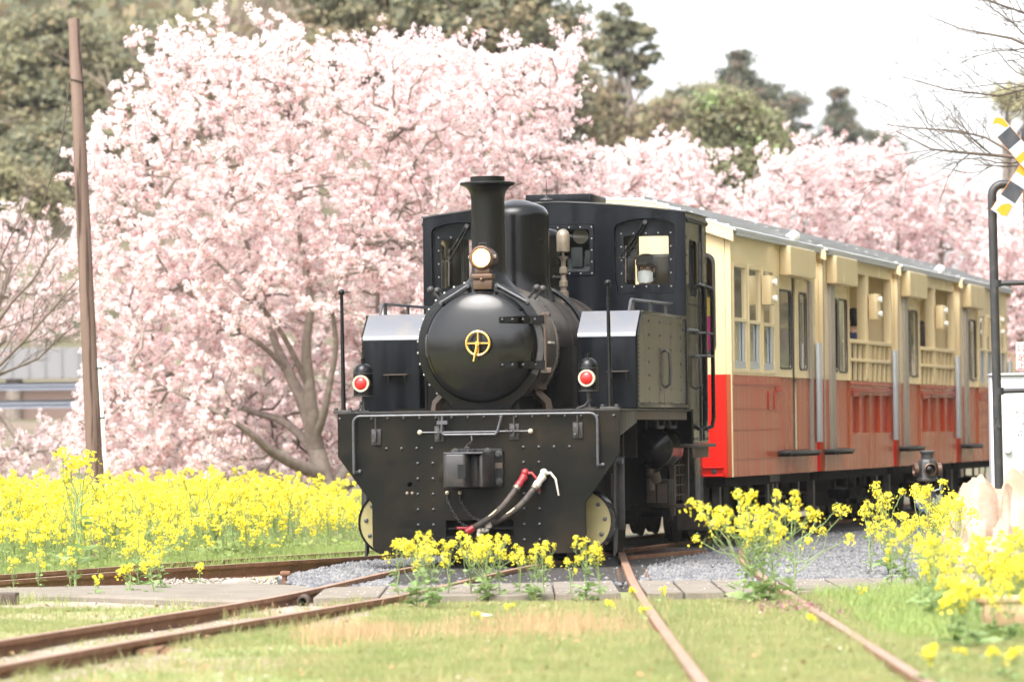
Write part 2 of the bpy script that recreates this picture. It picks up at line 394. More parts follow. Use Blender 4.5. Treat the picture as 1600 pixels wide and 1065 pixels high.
class Tubes:
    """many thin branches gathered into one mesh"""
    def __init__(s): s.V = []; s.Q = []; s.n = 0

    def add(s, P, R, n=5):
        P = np.asarray(P, float); m = len(P); R = np.asarray(R, float)
        d = unit(np.gradient(P, axis=0)); ref = np.array([.3, .9, .2]); u = unit(np.cross(d, ref)); w = np.cross(d, u)
        t = 2 * np.pi * np.arange(n) / n
        V = P[:, None] + (u[:, None] * np.cos(t)[None, :, None] + w[:, None] * np.sin(t)[None, :, None]) * R[:, None, None]
        i = np.arange(m - 1)[:, None] * n; k = np.arange(n)[None]; k2 = (k + 1) % n
        Q = np.stack([i + k, i + k2, i + n + k2, i + n + k], -1).reshape(-1, 4)
        s.V.append(V.reshape(-1, 3)); s.Q.append(Q + s.n); s.n += m * n

    def mesh(s, name, m): return mesh_np(name, np.concatenate(s.V), np.concatenate(s.Q), mats=(m,), smooth=True)


def curve_pts(p, q, m=5, wob=.08, lift=.1, rng=RNG):
    p, q = np.asarray(p, float), np.asarray(q, float); L = np.linalg.norm(q - p)
    t = np.linspace(0, 1, m)[:, None]
    P = p + (q - p) * t
    j = rng.normal(size=(m, 3)) * wob * L; j[0] = 0; j[-1] = 0
    P = P + j; P[:, 2] += lift * L * np.sin(np.pi * t[:, 0]) * .5
    return P
# ------------------------------------------------------------------ ground, hill, tracks, crossing
def ground_z(x, y):
    z = -.09 + .02 * np.sin(x * 1.3 + y * .5) * np.cos(y * .8 - x * .4)
    near_right = np.clip((x + .6) / 1.2, 0, 1) * np.clip((33 - y) / 2, 0, 1)
    z = z + near_right * .045
    left = np.clip((-1.0 - x) / 1.0, 0, 1) * np.clip((33 - y) / 2, 0, 1)
    z = z - left * .005
    z = z - .05 * np.clip((y - 34) / 3, 0, 1)
    z = z - .10 * np.clip((y - 46) / 6, 0, 1) * np.clip((1 - x) / 3, 0, 1)
    return z


def hill_z(x, y):
    base = -.25 + 0 * x
    bank = 2.0 / (1 + np.exp(-(y - 90) / 3.0)) * np.clip((-2 - x) / 5, 0, 1)
    t = np.clip((y - 100) / 70, 0, 1.6)
    s = x / np.maximum(y, 60) * 6730 + 800                       # the wooded ridge ends steeply at this bearing
    ridge = 24 - 18.5 * np.clip((s - 830) / 110, 0, 1) + 18 * np.clip((x - 60) / 40, 0, 1)
    unseen_bank = 13 * np.clip((x - 15 - np.maximum(y - 40, 0) * .17) / 14, 0, 1)  # out-of-view bank, raised to cut skylight on the coach sides
    unseen_leftbank = 8 * np.clip((-22 - x) / 18, 0, 1) * np.clip((y - 60) / 25, 0, 1)
    return base + bank + ridge * t * t * (3 - 2 * np.minimum(t, 1)) * .5 + unseen_bank + unseen_leftbank + .4 * np.sin(x * .21 + y * .13) * np.clip((y - 95) / 20, 0, 1)


def grid(name, xs, ys, fz, m, kind='structure'):
    Xg, Yg = np.meshgrid(xs, ys); Z = fz(Xg, Yg)
    V = np.stack([Xg, Yg, Z], -1).reshape(-1, 3); nx, ny = len(xs), len(ys)
    i = np.arange(ny - 1)[:, None] * nx + np.arange(nx - 1)[None]; i = i.ravel()
    return tag(link(name, mesh_np(name, V, np.stack([i, i + 1, i + nx + 1, i + nx], -1), mats=(m,), smooth=True)), kind=kind)


ground = grid('ground', np.concatenate([np.linspace(-60, -8, 14), np.linspace(-7.5, 7.5, 100), np.linspace(8, 60, 14)]), np.concatenate([np.linspace(-45, 16, 12), np.linspace(17, 56, 180)]), ground_z, 'ground')
bank = grid('bank', np.linspace(14.6, 62, 40), np.linspace(-45, 56, 60), lambda x, y: ground_z(x, y) + .01 + 13 * np.clip((x - 15 - np.maximum(y - 40, 0) * .17) / 14, 0, 1), 'bank')  # unseen bank, shaped to darken the coach sides and tint their reflections
yy_ = np.linspace(19, 33.2, 90); l1_ = np.interp(yy_, [19.5, 25.75, 32.6], [-3.3, -2.21, -.83])
u_ = np.linspace(0, 1, 14); edge_ = .10 * np.sin(yy_ * 3.1) + .07 * np.sin(yy_ * 7.3 + 1)
Xs = (l1_ - 1.25 - edge_)[:, None] + (1.62 + 1.7 * edge_)[:, None] * u_[None]; Ys = np.repeat(yy_[:, None], 14, 1)
Vs = np.stack([Xs, Ys, ground_z(Xs, Ys) + .005 - .012 * (np.abs(u_ - .5) > .45)[None]], -1).reshape(-1, 3); ii_ = (np.arange(89)[:, None] * 14 + np.arange(13)[None]).ravel()
tag(link('dirt_strip', mesh_np('dirt_strip', Vs, np.stack([ii_, ii_ + 1, ii_ + 15, ii_ + 14], -1), mats=('dirt',), smooth=True)), kind='structure')
th_ = np.linspace(0, 2 * pi, 49)[:-1]
for nm_, cx_, cy_, rx_, ry_ in (('dirt_patch', -1.35, 21.3, 1.0, 1.1), ('dirt_patch', -3.1, 33.2, .9, .8), ('dirt_patch', .1, 20.4, .5, .5)):
    rr_ = 1 + .16 * np.sin(th_ * 3 + cx_) + .11 * np.sin(th_ * 7 + 1); V_ = [(cx_, cy_, 0)] + [(cx_ + rx_ * r * k * cos(t), cy_ + ry_ * r * k * sin(t), 0) for k in (.4, .75, 1) for t, r in zip(th_, rr_)]
    V_ = np.array(V_); V_[:, 2] = ground_z(V_[:, 0], V_[:, 1]) + .004; V_[97:, 2] -= .01
    F_ = [[0, 1 + k, 1 + (k + 1) % 48] for k in range(48)]; Q_ = [[1 + 48 * j + k, 49 + 48 * j + k, 49 + 48 * j + (k + 1) % 48, 1 + 48 * j + (k + 1) % 48] for j in range(2) for k in range(48)]
    tag(link(nm_, mesh_np(nm_, V_, np.array(Q_), np.array(F_), mats=('dirt',), smooth=True)), kind='structure')
hill = grid('hill', np.concatenate([np.linspace(-420, -60, 16), np.linspace(-55, 60, 90), np.linspace(65, 420, 16)]), np.concatenate([np.linspace(55.5, 80, 12), np.linspace(81, 240, 90), np.linspace(250, 900, 14)]), hill_z, 'hill')

# ballast under the train and between the tracks
bl = [(-1.75, 35.3), (-.9, 35.2), (.2, 35.25), (3.6, 35.2), (4.1, 38), (6.5, 47), (12.5, 72), (9, 74), (1.5, 52), (-.6, 46), (-1.6, 42), (-2.1, 38)]
bal = MB().prism(bl, [], -.30, -.055, FLAT).build('ballast_bed', 'ballast_bed', smooth=0, kind='structure')

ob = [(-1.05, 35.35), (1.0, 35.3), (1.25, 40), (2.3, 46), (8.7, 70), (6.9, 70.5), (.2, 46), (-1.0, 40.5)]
MB().prism(ob, [], -.2, -.035, FLAT).build('shaded_track_bed', 'bed_shade', smooth=0, kind='structure')  # dark strip painting the locomotive's shade onto the ballast
# level crossing: worn concrete slabs laid across all the tracks
cross = empty('crossing_path', (0, 0, 0), kind='structure')


def slab(pts, z0=-.12, z1=-.012):
    MB().prism(pts, [], z0, z1 + random.uniform(-.003, .003), FLAT).build('slab', 'concrete', cross, bevel=.008, seg=1)


xs_ = [-1.52, -1.02, -.62, -.2, .30, .80]
fy = lambda x: 32.42 + .04 * x; by = lambda x: 34.75 + .32 * (x + .6) if x < .8 else 35.25
for a_, b_ in zip(xs_[:-1], xs_[1:]): slab([(a_ + .006, fy(a_)), (b_ - .006, fy(b_)), (b_ - .006, min(by(b_), 35.2)), (a_ + .006, min(by(a_), 35.2))])
for a_, b_ in ((.99, 1.27), (1.28, 1.58), (1.59, 1.92), (2.12, 2.5), (2.51, 2.85)): slab([(a_ + .005, fy(a_)), (b_ - .005, fy(b_)), (b_ - .005, 35.1), (a_ + .005, 35.1)])
# the path's older tarred part to the left
lp = [(-5.4, 34.1), (-3.6, 34.2), (-2.3, 32.75), (-1.75, 32.5), (-1.54, 34.4), (-1.75, 35.6), (-2.3, 36.35), (-3.4, 36.15), (-5.4, 35.6)]
MB().prism(lp, [], -.16, -.035, FLAT).build('slab', 'concrete', cross, bevel=.02, seg=1)
MB().prism([(2.86, 32.6), (3.6, 32.8), (4.6, 33.5), (4.6, 35.6), (2.86, 35.2)], [], -.12, -.018, FLAT).build('slab', 'concrete', cross, bevel=.008, seg=1)

RAILP = [(-.036, 0), (.036, 0), (.037, -.028), (.028, -.038), (.009, -.046), (.009, -.115), (.03, -.126), (.062, -.132), (.062, -.145), (-.062, -.145), (-.062, -.132), (-.03, -.126), (-.009, -.115), (-.009, -.046), (-.028, -.038), (-.037, -.028)]


def smooth_path(P, n=8):
    P = [Vector((*p, 0)) if len(p) == 2 else Vector(p) for p in P]; out = []
    for i in range(len(P) - 1):
        p0 = P[max(i - 1, 0)]; p1 = P[i]; p2 = P[i + 1]; p3 = P[min(i + 2, len(P) - 1)]
        for k in range(n):
            t = k / n
            out.append(.5 * ((2 * p1) + (-p0 + p2) * t + (2 * p0 - 5 * p1 + 4 * p2 - p3) * t * t + (-p0 + 3 * p1 - 3 * p2 + p3) * t ** 3))
    return out + [P[-1]]


def rail(P, parent, z=0., name='rail'):
    pts = smooth_path(P); b = MB(); tp = MB()
    vs = []; m = len(RAILP)
    for i, p in enumerate(pts):
        d = (pts[min(i + 1, len(pts) - 1)] - pts[max(i - 1, 0)]).normalized(); r = Vector((d.y, -d.x, 0))
        vs += [p + r * u + Vector((0, 0, v + z)) for u, v in RAILP]
    fs = [(i * m + k, i * m + (k + 1) % m, (i + 1) * m + (k + 1) % m, (i + 1) * m + k) for i in range(len(pts) - 1) for k in range(m)]
    b.add(vs, fs + [tuple(range(m)), tuple((len(pts) - 1) * m + k for k in range(m))])
    o = b.build(name, 'rail', parent, smooth=25)
    vs = []
    for i, p in enumerate(pts):
        d = (pts[min(i + 1, len(pts) - 1)] - pts[max(i - 1, 0)]).normalized(); r = Vector((d.y, -d.x, 0))
        vs += [p + r * u + Vector((0, 0, .0015 + z)) for u in (-.03, .03)]
    tp.add(vs, [(2 * i, 2 * i + 1, 2 * i + 3, 2 * i + 2) for i in range(len(pts) - 1)])
    tp.build('running_face', 'rail_top', o, smooth=25)
    return o


t1 = empty('railway_track', (0, 0, 0), 0, 'rusty track curving from lower left under the locomotive', 'railway track')
q = [Vector((-.3254, 39.4, 0)) + Vector((cos(LY), -sin(LY), 0)) * s + Vector((sin(LY), cos(LY), 0)) * bb for LY in (radians(12),) for s, bb in ((.53, -2), (.53, 6), (-.53, -2), (-.53, 6))]
cA = CO_ = Vector((1.0497, 45.8689, 0)); ey = Vector((sin(radians(14.2)), cos(radians(14.2)), 0)); ex = Vector((cos(radians(14.2)), -sin(radians(14.2)), 0))
rail([(-3.3, 19.5), (-2.74, 22.89), (-2.21, 25.75), (-1.25, 30.33), (-.79, 32.6), (.193, 39.29), q[1][:2], (cA + ex * .53 + ey * 10)[:2], (cA + ex * .53 + ey * 24)[:2]], t1)
rail([(-4.3, 19.5), (-3.1, 25.6), (-2.5, 28.6), (-1.74, 32.55), (-.844, 39.51), q[3][:2], (cA - ex * .53 + ey * 10)[:2], (cA - ex * .53 + ey * 24)[:2]], t1)
fp = MB().box(-2.24, -2.11, 25.45, 26.15, -.11, -.05).build('fishplate', 'rail', t1, bevel=.008)
fp.rotation_euler = (0, 0, 0)
b = MB()
for k in range(4): b.rivets([(-2.11 - .0 + .02, 25.5 + .16 * k, -.08)], (1, -.2, 0), .022, .035)
b.build('track_bolt', 'rail', fp, kind='stuff')
t2 = empty('railway_track', (0, 0, 0), 0, 'rusty grass-grown track running straight down to the lower right', 'railway track')
rail([(.88, 18.5), (.89, 21.15), (.895, 25), (.905, 28.8), (.93, 32.8), (.965, 36.2), (1.05, 41.9), (1.10, 44.2)], t2, z=.0)
rail([(1.93, 18.5), (1.95, 21.2), (1.975, 25), (1.995, 29), (2.02, 33), (2.06, 37), (2.18, 41.4), (2.6, 48)], t2, z=.0)
for yy, zz in ((43.6, 0),):
    MB().beam((1.08, 41.6, -.03), (1.9, 43.6, -.03), .07, .06).build('guard_rail', 'rail', t2)
t3 = empty('railway_track', (0, 0, 0), 0, 'rusty track along the edge of the rape field left of the locomotive', 'railway track')
rail([(-6.6, 33.6), (-4.56, 38.16), (-3.19, 41.3), (-1.86, 44.03), (-.8, 46.0), (1.0, 49.5)], t3)
rail([(-5.9, 33.0), (-4.36, 36.52), (-3.25, 39.3), (-1.77, 42.08), (-.7, 44.0), (.6, 46.5)], t3)
# sleepers under the train and the far track
for k in range(22):
    p = Vector((-.3254, 39.4, 0)) + Vector((sin(radians(12.5)), cos(radians(12.5)), 0)) * (-3.6 + .62 * k); r = Vector((cos(radians(12.5)), -sin(radians(12.5)), 0))
    MB().beam(p - r * 1.0 + Vector((0, 0, -.14)), p + r * 1.0 + Vector((0, 0, -.14)), .2, .13).build('sleeper', 'under', t1)
# rusted chairs and spikes seen beside the rails
b = MB()
for k in range(9):
    for s in (-.12, .12):
        b.lathe([(.03, -.12), (.03, -.08), (.018, -.075), (.018, -.03), (.0001, -.03)], (1.0 + s + .02 * k * .3, 35.9 + .35 * k, 0), 'z', 6)
b.build('track_bolt', 'rail', t2, kind='stuff')

# loose stones
def stones(name, pts, size, m):
    n = len(pts); base = np.array([[1, 0, 0], [-1, 0, 0], [0, 1, 0], [0, -1, 0], [0, 0, 1], [0, 0, -1.]])
    T = np.array([[0, 2, 4], [2, 1, 4], [1, 3, 4], [3, 0, 4], [2, 0, 5], [1, 2, 5], [3, 1, 5], [0, 3, 5]])
    s = size * RNG.uniform(.5, 1.25, (n, 1, 1)) * RNG.uniform(.6, 1.2, (n, 6, 3))
    a = RNG.uniform(0, 6.28, n); ca, sa = np.cos(a), np.sin(a)
    V = base[None] * s; x = V[..., 0] * ca[:, None] - V[..., 1] * sa[:, None]; y = V[..., 0] * sa[:, None] + V[..., 1] * ca[:, None]
    V = np.stack([x, y, V[..., 2] * .75], -1) + pts[:, None]
    return tag(link(name, mesh_np(name, V, tris=(T[None] + 6 * np.arange(n)[:, None, None]).reshape(-1, 3), mats=(m,))), kind='stuff')


def inside(P, poly):
    x, y = P[:, 0], P[:, 1]; c = np.zeros(len(P), bool); n = len(poly)
    for i in range(n):
        x1, y1 = poly[i]; x2, y2 = poly[(i + 1) % n]
        hit = ((y1 > y) != (y2 > y)) & (x < (x2 - x1) * (y - y1) / (y2 - y1 + 1e-12) + x1); c ^= hit
    return c


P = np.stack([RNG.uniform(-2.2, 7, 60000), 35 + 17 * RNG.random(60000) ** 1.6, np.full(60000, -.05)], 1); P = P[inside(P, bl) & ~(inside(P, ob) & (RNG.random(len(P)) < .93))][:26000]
stones('ballast', P, .032, 'stone')
P = np.stack([RNG.uniform(-3.2, -.6, 2500), RNG.uniform(35.6, 39.5, 2500), np.full(2500, -.10)], 1); stones('gravel', P, .02, 'pale_stone')
P = np.stack([RNG.uniform(-3.3, 3, 900), RNG.uniform(21, 32.3, 900), np.zeros(900)], 1); P = P[(P[:, 0] < -1.9 + .16 * (P[:, 1] - 24)) | (RNG.random(900) < .15)]
P[:, 2] = ground_z(P[:, 0], P[:, 1]); stones('pebbles', P, .013, 'pale_stone')
def boulder(p, r, label, m='pale_stone', g=None):
    b = MB(); me = b.ball((0, 0, 0), r, 10)
    b.v = [(v[0] * 1.5 * (1 + .25 * sin(9 * v[1] / r * .6 + p[0])), v[1] * (1 + .2 * sin(7 * v[2])), v[2] * .55) for v in b.v]
    o = b.build('stone', m, smooth=25); o.location = p; tag(o, label, 'stone', g); return o


boulder((-2.36, 36.75, -.06), .10, 'pale flat stone beside the far rail left of the locomotive')
boulder((.58, 31.9, -.05), .04, 'small dark stone in the grass in front of the crossing slab', 'ballast_bed')
pg = empty('rusty_peg', (-1.975, 37.0, 0), 0, 'short rusty mushroom-headed peg standing at the end of the path', 'peg')
MB().tube([(0, 0, -.12), (0, 0, .0)], .022, 8).build('shaft', 'rail', pg); MB().box(-.04, .05, -.04, .04, .0, .04).build('head', 'rail', pg, bevel=.012)
mb = empty('old_sleeper_end', (-4.05, 33.2, 0), 0, 'weathered dark block half buried at the left edge of the picture', 'sleeper')
MB().box(-.6, .22, -.12, .12, -.13, .02).build('timber', 'brown_iron', mb, bevel=.012); MB().box(-.6, .05, -.22, -.13, -.13, -.07).build('plate', 'under', mb)
pi_ = empty('drain_pipe', (-1.60, 32.6, -.05), 0, 'short rusty pipe stub at the end of the left rail by the slab', 'pipe')
MB().lathe([(.045, 0), (.045, .35), (.03, .35), (.03, 0)], (0, -.15, 0), 'y', 16).build('pipe_wall', 'brown_iron', pi_)
# ------------------------------------------------------------------ trees
def leaf_tree(name, label, cat, Y, lobes, n, size, mats, wts, trunk=None, group=None, shell=.62, droop=0., seed=1, ysq=.8, tf=(3., 5.5)):
    """lobes: (px, py, rx, ry) as seen in the photograph, turned into ellipsoids standing at distance Y"""
    rng = np.random.default_rng(seed); k = Y / F_PX
    L = [(np.array(at(px, py, Y + rng.uniform(-1, 1) * rx * k * .3)), np.array([rx * k, rx * k * ysq, ry * k])) for px, py, rx, ry in lobes]
    vol = np.array([r[0] * r[2] for c, r in L]); cnt = (n * vol / vol.sum()).astype(int)
    V = []; Q = []; MI = []; o = 0
    for (c, r), m in zip(L, cnt):
        nb = max(6, m // 60)                                     # leaf sprays, each a flattened tuft
        d = unit(rng.normal(size=(nb, 3))); rad = rng.uniform(shell, 1.05, (nb, 1)) ** .8
        lump = 1 + .16 * np.sin(d[:, :1] * 5 + seed) * np.cos(d[:, 2:] * 6 + seed * 2)
        bc = c + d * rad * r * lump
        bi = rng.integers(0, nb, m); tuft = size * rng.uniform(*tf, (nb, 1))[bi]
        p = bc[bi] + rng.normal(size=(m, 3)) * tuft * np.array([.75, .75, .34]) - np.array([0, 0, droop]) * rng.random((m, 1))
        nr = unit(d[bi] * .5 + np.array([0, 0, .8]))
        v, q = quad_cloud(p, size * rng.uniform(.6, 1.3, m), nr, 1.0, rng)
        V.append(v); Q.append(q + o); o += len(v)
        tone = rng.choice(len(mats), nb, p=wts); mi = tone[bi]; sw = rng.random(m) < .25; mi[sw] = rng.choice(len(mats), sw.sum(), p=wts); MI.append(mi)
    cx = L[0][0]; b = np.array([cx[0], Y, 0])
    if trunk is None: trunk = (lobes[0][0], Y * .0018)
    tp = at(trunk[0], 600, Y); gz = float(hill_z(np.array([tp.x]), np.array([Y]))[0])
    t = empty(name, (tp.x, Y, gz), 0, label, cat, group)
    org = np.array([tp.x, Y, gz])
    cr = link('crown', mesh_np('crown', np.concatenate(V) - org, np.concatenate(Q), mats=mats, midx=np.concatenate(MI)), t)
    T = Tubes(); topz = max(c[2] for c, r in L) - org[2]
    T.add(np.array([[0, 0, -.3], [.05, 0, topz * .35], [-.05, .05, topz * .7], [0, 0, topz]]), np.array([1.3, 1, .7, .2]) * trunk[1], 7)
    for c, r in L:
        s = np.array([0, 0, (c[2] - org[2]) * .75])
        for kk in range(3):
            e = c - org + rng.normal(size=3) * r * .45
            T.add(curve_pts(s, e, 5, .06, .1, rng), np.linspace(trunk[1] * .45, trunk[1] * .1, 5), 5)
    link('trunk', T.mesh('trunk', 'bark'), t)
    return t


EV = ['ev_dark', 'ev_mid', 'ev_light', 'ev_olive']
g = 'evergreen trees on the hillside'
leaf_tree('evergreen_tree', 'olive evergreen at the far left, behind the top of the wooden pole', 'tree', 132, [(55, 175, 100, 70), (20, 120, 80, 50), (110, 110, 90, 55), (70, 60, 70, 40)], 20673, 0.090, EV, [.3, .4, .15, .15], group=g, seed=3)
leaf_tree('evergreen_tree', 'spreading evergreen between the wooden pole and the top of the cherry', 'tree', 140, [(230, 90, 90, 50), (170, 130, 70, 60), (290, 60, 60, 40), (210, 190, 90, 60), (260, 150, 80, 70)], 20673, 0.090, EV, [.34, .4, .14, .12], group=g, seed=4)
leaf_tree('evergreen_bush', 'dark bush low on the hillside beside the wooden pole', 'bush', 118, [(60, 265, 80, 55), (110, 235, 60, 50)], 11927, 0.078, EV, [.6, .3, .05, .05], group=g, seed=5)
leaf_tree('evergreen_bush', 'yellow-green bush at the left edge above the pale cherry', 'bush', 104, [(20, 300, 62, 34), (60, 320, 40, 30), (-30, 280, 50, 40)], 9541, 0.066, EV, [.05, .3, .55, .1], group=g, seed=6)
leaf_tree('evergreen_tree', 'dark olive evergreen above the middle of the cherry, touching the top edge', 'tree', 128, [(600, 25, 110, 70), (540, -30, 90, 60), (660, -30, 110, 60), (560, 80, 80, 60)], 20673, 0.086, EV, [.42, .2, .08, .3], group=g, seed=7)
leaf_tree('evergreen_tree', 'tallest evergreen, its right side standing against the white sky', 'tree', 124, [(800, 40, 110, 80), (730, 90, 90, 90), (850, 110, 78, 100), (790, -40, 95, 60), (870, 210, 62, 90), (700, 10, 70, 60)], 33793, 0.086, EV, [.46, .22, .07, .25], group=g, seed=8)
leaf_tree('pine_tree', 'slender pine with gaps in its crown against the sky', 'tree', 142, [(965, 35, 27, 28), (990, 55, 26, 26), (950, 75, 24, 26), (1010, 88, 20, 16), (975, 100, 32, 16), (1000, 130, 16, 10), (960, 150, 20, 18), (985, 180, 22, 20)], 9143, 0.074, EV, [.55, .25, .05, .15], trunk=(975, .20), seed=9, tf=(1.2, 2.6), shell=.5)
leaf_tree('hillside_thicket', 'brownish thicket under the slender pine', 'thicket', 138, [(955, 235, 45, 60), (1010, 230, 52, 50), (1050, 195, 42, 40), (935, 180, 25, 60)], 13119, 0.078, ['ev_mid', 'ev_olive', 'cedar_brown', 'ev_light'], [.25, .35, .25, .15], seed=10, shell=.4)
leaf_tree('broadleaf_tree', 'pale green round tree left of the bamboo on the ridge', 'tree', 190, [(1065, 185, 40, 42), (1100, 165, 36, 35), (1085, 225, 55, 40)], 10336, 0.102, ['ev_mid', 'ev_light', 'blue_green'], [.4, .3, .3], seed=11)
leaf_tree('bamboo_grove', 'bright green drooping bamboo grove rising above the cherries', 'bamboo', 112, [(1135, 165, 50, 32), (1175, 195, 52, 38), (1195, 240, 38, 50), (1110, 225, 40, 32), (1150, 250, 60, 50), (1170, 300, 50, 40), (1120, 275, 45, 40)], 31806, 0.058, ['ev_mid', 'ev_light', 'ev_dark', 'leaf'], [.42, .25, .23, .1], seed=12, droop=.35)
CE = ['blue_green', 'ev_dark', 'cedar_brown']
leaf_tree('cedar_tree', 'grey-green cedar with a pointed top behind the bamboo grove', 'tree', 215, [(1157, 95, 16, 18), (1152, 118, 24, 20), (1160, 140, 30, 22), (1140, 165, 46, 30), (1180, 180, 50, 35)], 9938, 0.106, CE, [.65, .2, .15], seed=13, tf=(2., 4.), group='cedars on the ridge', shell=.5)
leaf_tree('cedar_tree', 'brown-topped cedar pair right of the bamboo grove, gaps showing sky', 'tree', 220, [(1205, 150, 18, 18), (1240, 158, 20, 26), (1200, 185, 26, 30), (1243, 195, 22, 30), (1225, 240, 40, 50), (1190, 235, 35, 40)], 9938, 0.102, CE, [.45, .2, .35], seed=14, tf=(2., 4.), group='cedars on the ridge', shell=.45)
leaf_tree('cedar_tree', 'conical cedar standing alone against the sky right of centre', 'tree', 225, [(1308, 150, 9, 16), (1310, 175, 18, 20), (1312, 205, 28, 26), (1310, 245, 42, 35)], 8348, 0.106, CE, [.6, .15, .25], seed=15, tf=(2., 4.), group='cedars on the ridge', shell=.4)
leaf_tree('cedar_tree', 'low dark ridge tree behind the bare branches on the right', 'tree', 228, [(1360, 232, 36, 26), (1390, 245, 32, 25), (1335, 250, 40, 28), (1275, 245, 28, 30)], 7951, 0.106, CE, [.6, .25, .15], seed=16, tf=(2., 4.), group='cedars on the ridge')
leaf_tree('far_green_tree', 'small blurred yellow-green tree top at the right edge, behind bare branches', 'tree', 120, [(1580, 150, 26, 16), (1605, 165, 30, 20), (1630, 140, 30, 30)], 3577, 0.062, ['far_haze_leaf', 'ev_light'], [.8, .2], seed=17)

# bare brown wood that covers the hill behind, and unseen wooded banks beyond both sides of the view
rng = np.random.default_rng(5)
T = Tubes()
for k in range(420):
    x, y = rng.uniform(-24, 14), rng.uniform(128, 182)
    if x > 3 and rng.random() < .75: continue
    z = float(hill_z(np.array([x]), np.array([y]))[0]); h = rng.uniform(2.5, 5.5)
    p = np.array([x, y, z]); q = p + np.array([rng.normal() * .4, rng.normal() * .4, h])
    T.add(curve_pts(p, q, 4, .03, 0, rng), np.array([.09, .07, .05, .02]), 4)
    for j in range(9):
        s = p + (q - p) * rng.uniform(.3, .95); e = s + np.array([rng.normal() * .9, rng.normal() * .9, rng.uniform(.5, 1.6)])
        T.add(curve_pts(s, e, 3, .05, .1, rng), np.array([.04, .03, .012]), 3)
tag(link('bare_wood', T.mesh('bare_wood', 'brush')), kind='stuff')


def wood_mass(name, spots, n, size, mats, wts, seed):
    rng = np.random.default_rng(seed); V = []; Q = []; MI = []; o = 0
    for x, y, r, h in spots:
        z = float(hill_z(np.array([float(x)]), np.array([float(y)]))[0])
        m = n; d = unit(rng.normal(size=(m, 3))); nb = 60; bd = unit(rng.normal(size=(nb, 3))); bi = rng.integers(0, nb, m)
        p = np.array([x, y, z + h * .55]) + bd[bi] * np.array([r, r, h * .5]) * rng.uniform(.8, 1, (m, 1)) + rng.normal(size=(m, 3)) * size * 2.2
        v, q = quad_cloud(p, size * rng.uniform(.7, 1.3, m), unit(bd[bi] + [0, 0, .5]), 1., rng)
        V.append(v); Q.append(q + o); o += len(v); tone = rng.choice(len(mats), nb, p=wts); MI.append(tone[bi])
    return tag(link(name, mesh_np(name, np.concatenate(V), np.concatenate(Q), mats=mats, midx=np.concatenate(MI))), kind='stuff')


sp = [(rng.uniform(16.5, 27) + max(y - 40, 0) * .17, y + rng.uniform(-3, 3), rng.uniform(3, 4.5), rng.uniform(6, 10)) for y in np.linspace(-20, 150, 20)]
wood_mass('unseen_side_wood', sp, 700, .42, EV, [.15, .3, .4, .15], 21)  # unseen trees added to block sky and fill the coach reflections
sp = [(-rng.uniform(24, 34) - (y - 60) * .12, y + rng.uniform(-3, 3), rng.uniform(3, 5), rng.uniform(5, 9)) for y in np.linspace(70, 170, 14)]
wood_mass('hillside_wood', sp, 500, .5, EV, [.4, .35, .1, .15], 22)
sp = [(x, rng.uniform(-66, -48), rng.uniform(4, 6), rng.uniform(8, 13)) for x in np.linspace(-60, 60, 22)]
wood_mass('wood_behind', sp, 420, .6, EV, [.5, .35, .05, .1], 24)
sp = [(rng.uniform(-26, -2), rng.uniform(150, 185), rng.uniform(2.5, 4), rng.uniform(4, 6)) for k in range(14)]
wood_mass('ridge_wood', sp, 620, .32, ['ev_mid', 'ev_olive', 'ev_dark', 'cedar_brown'], [.35, .2, .3, .15], 23)


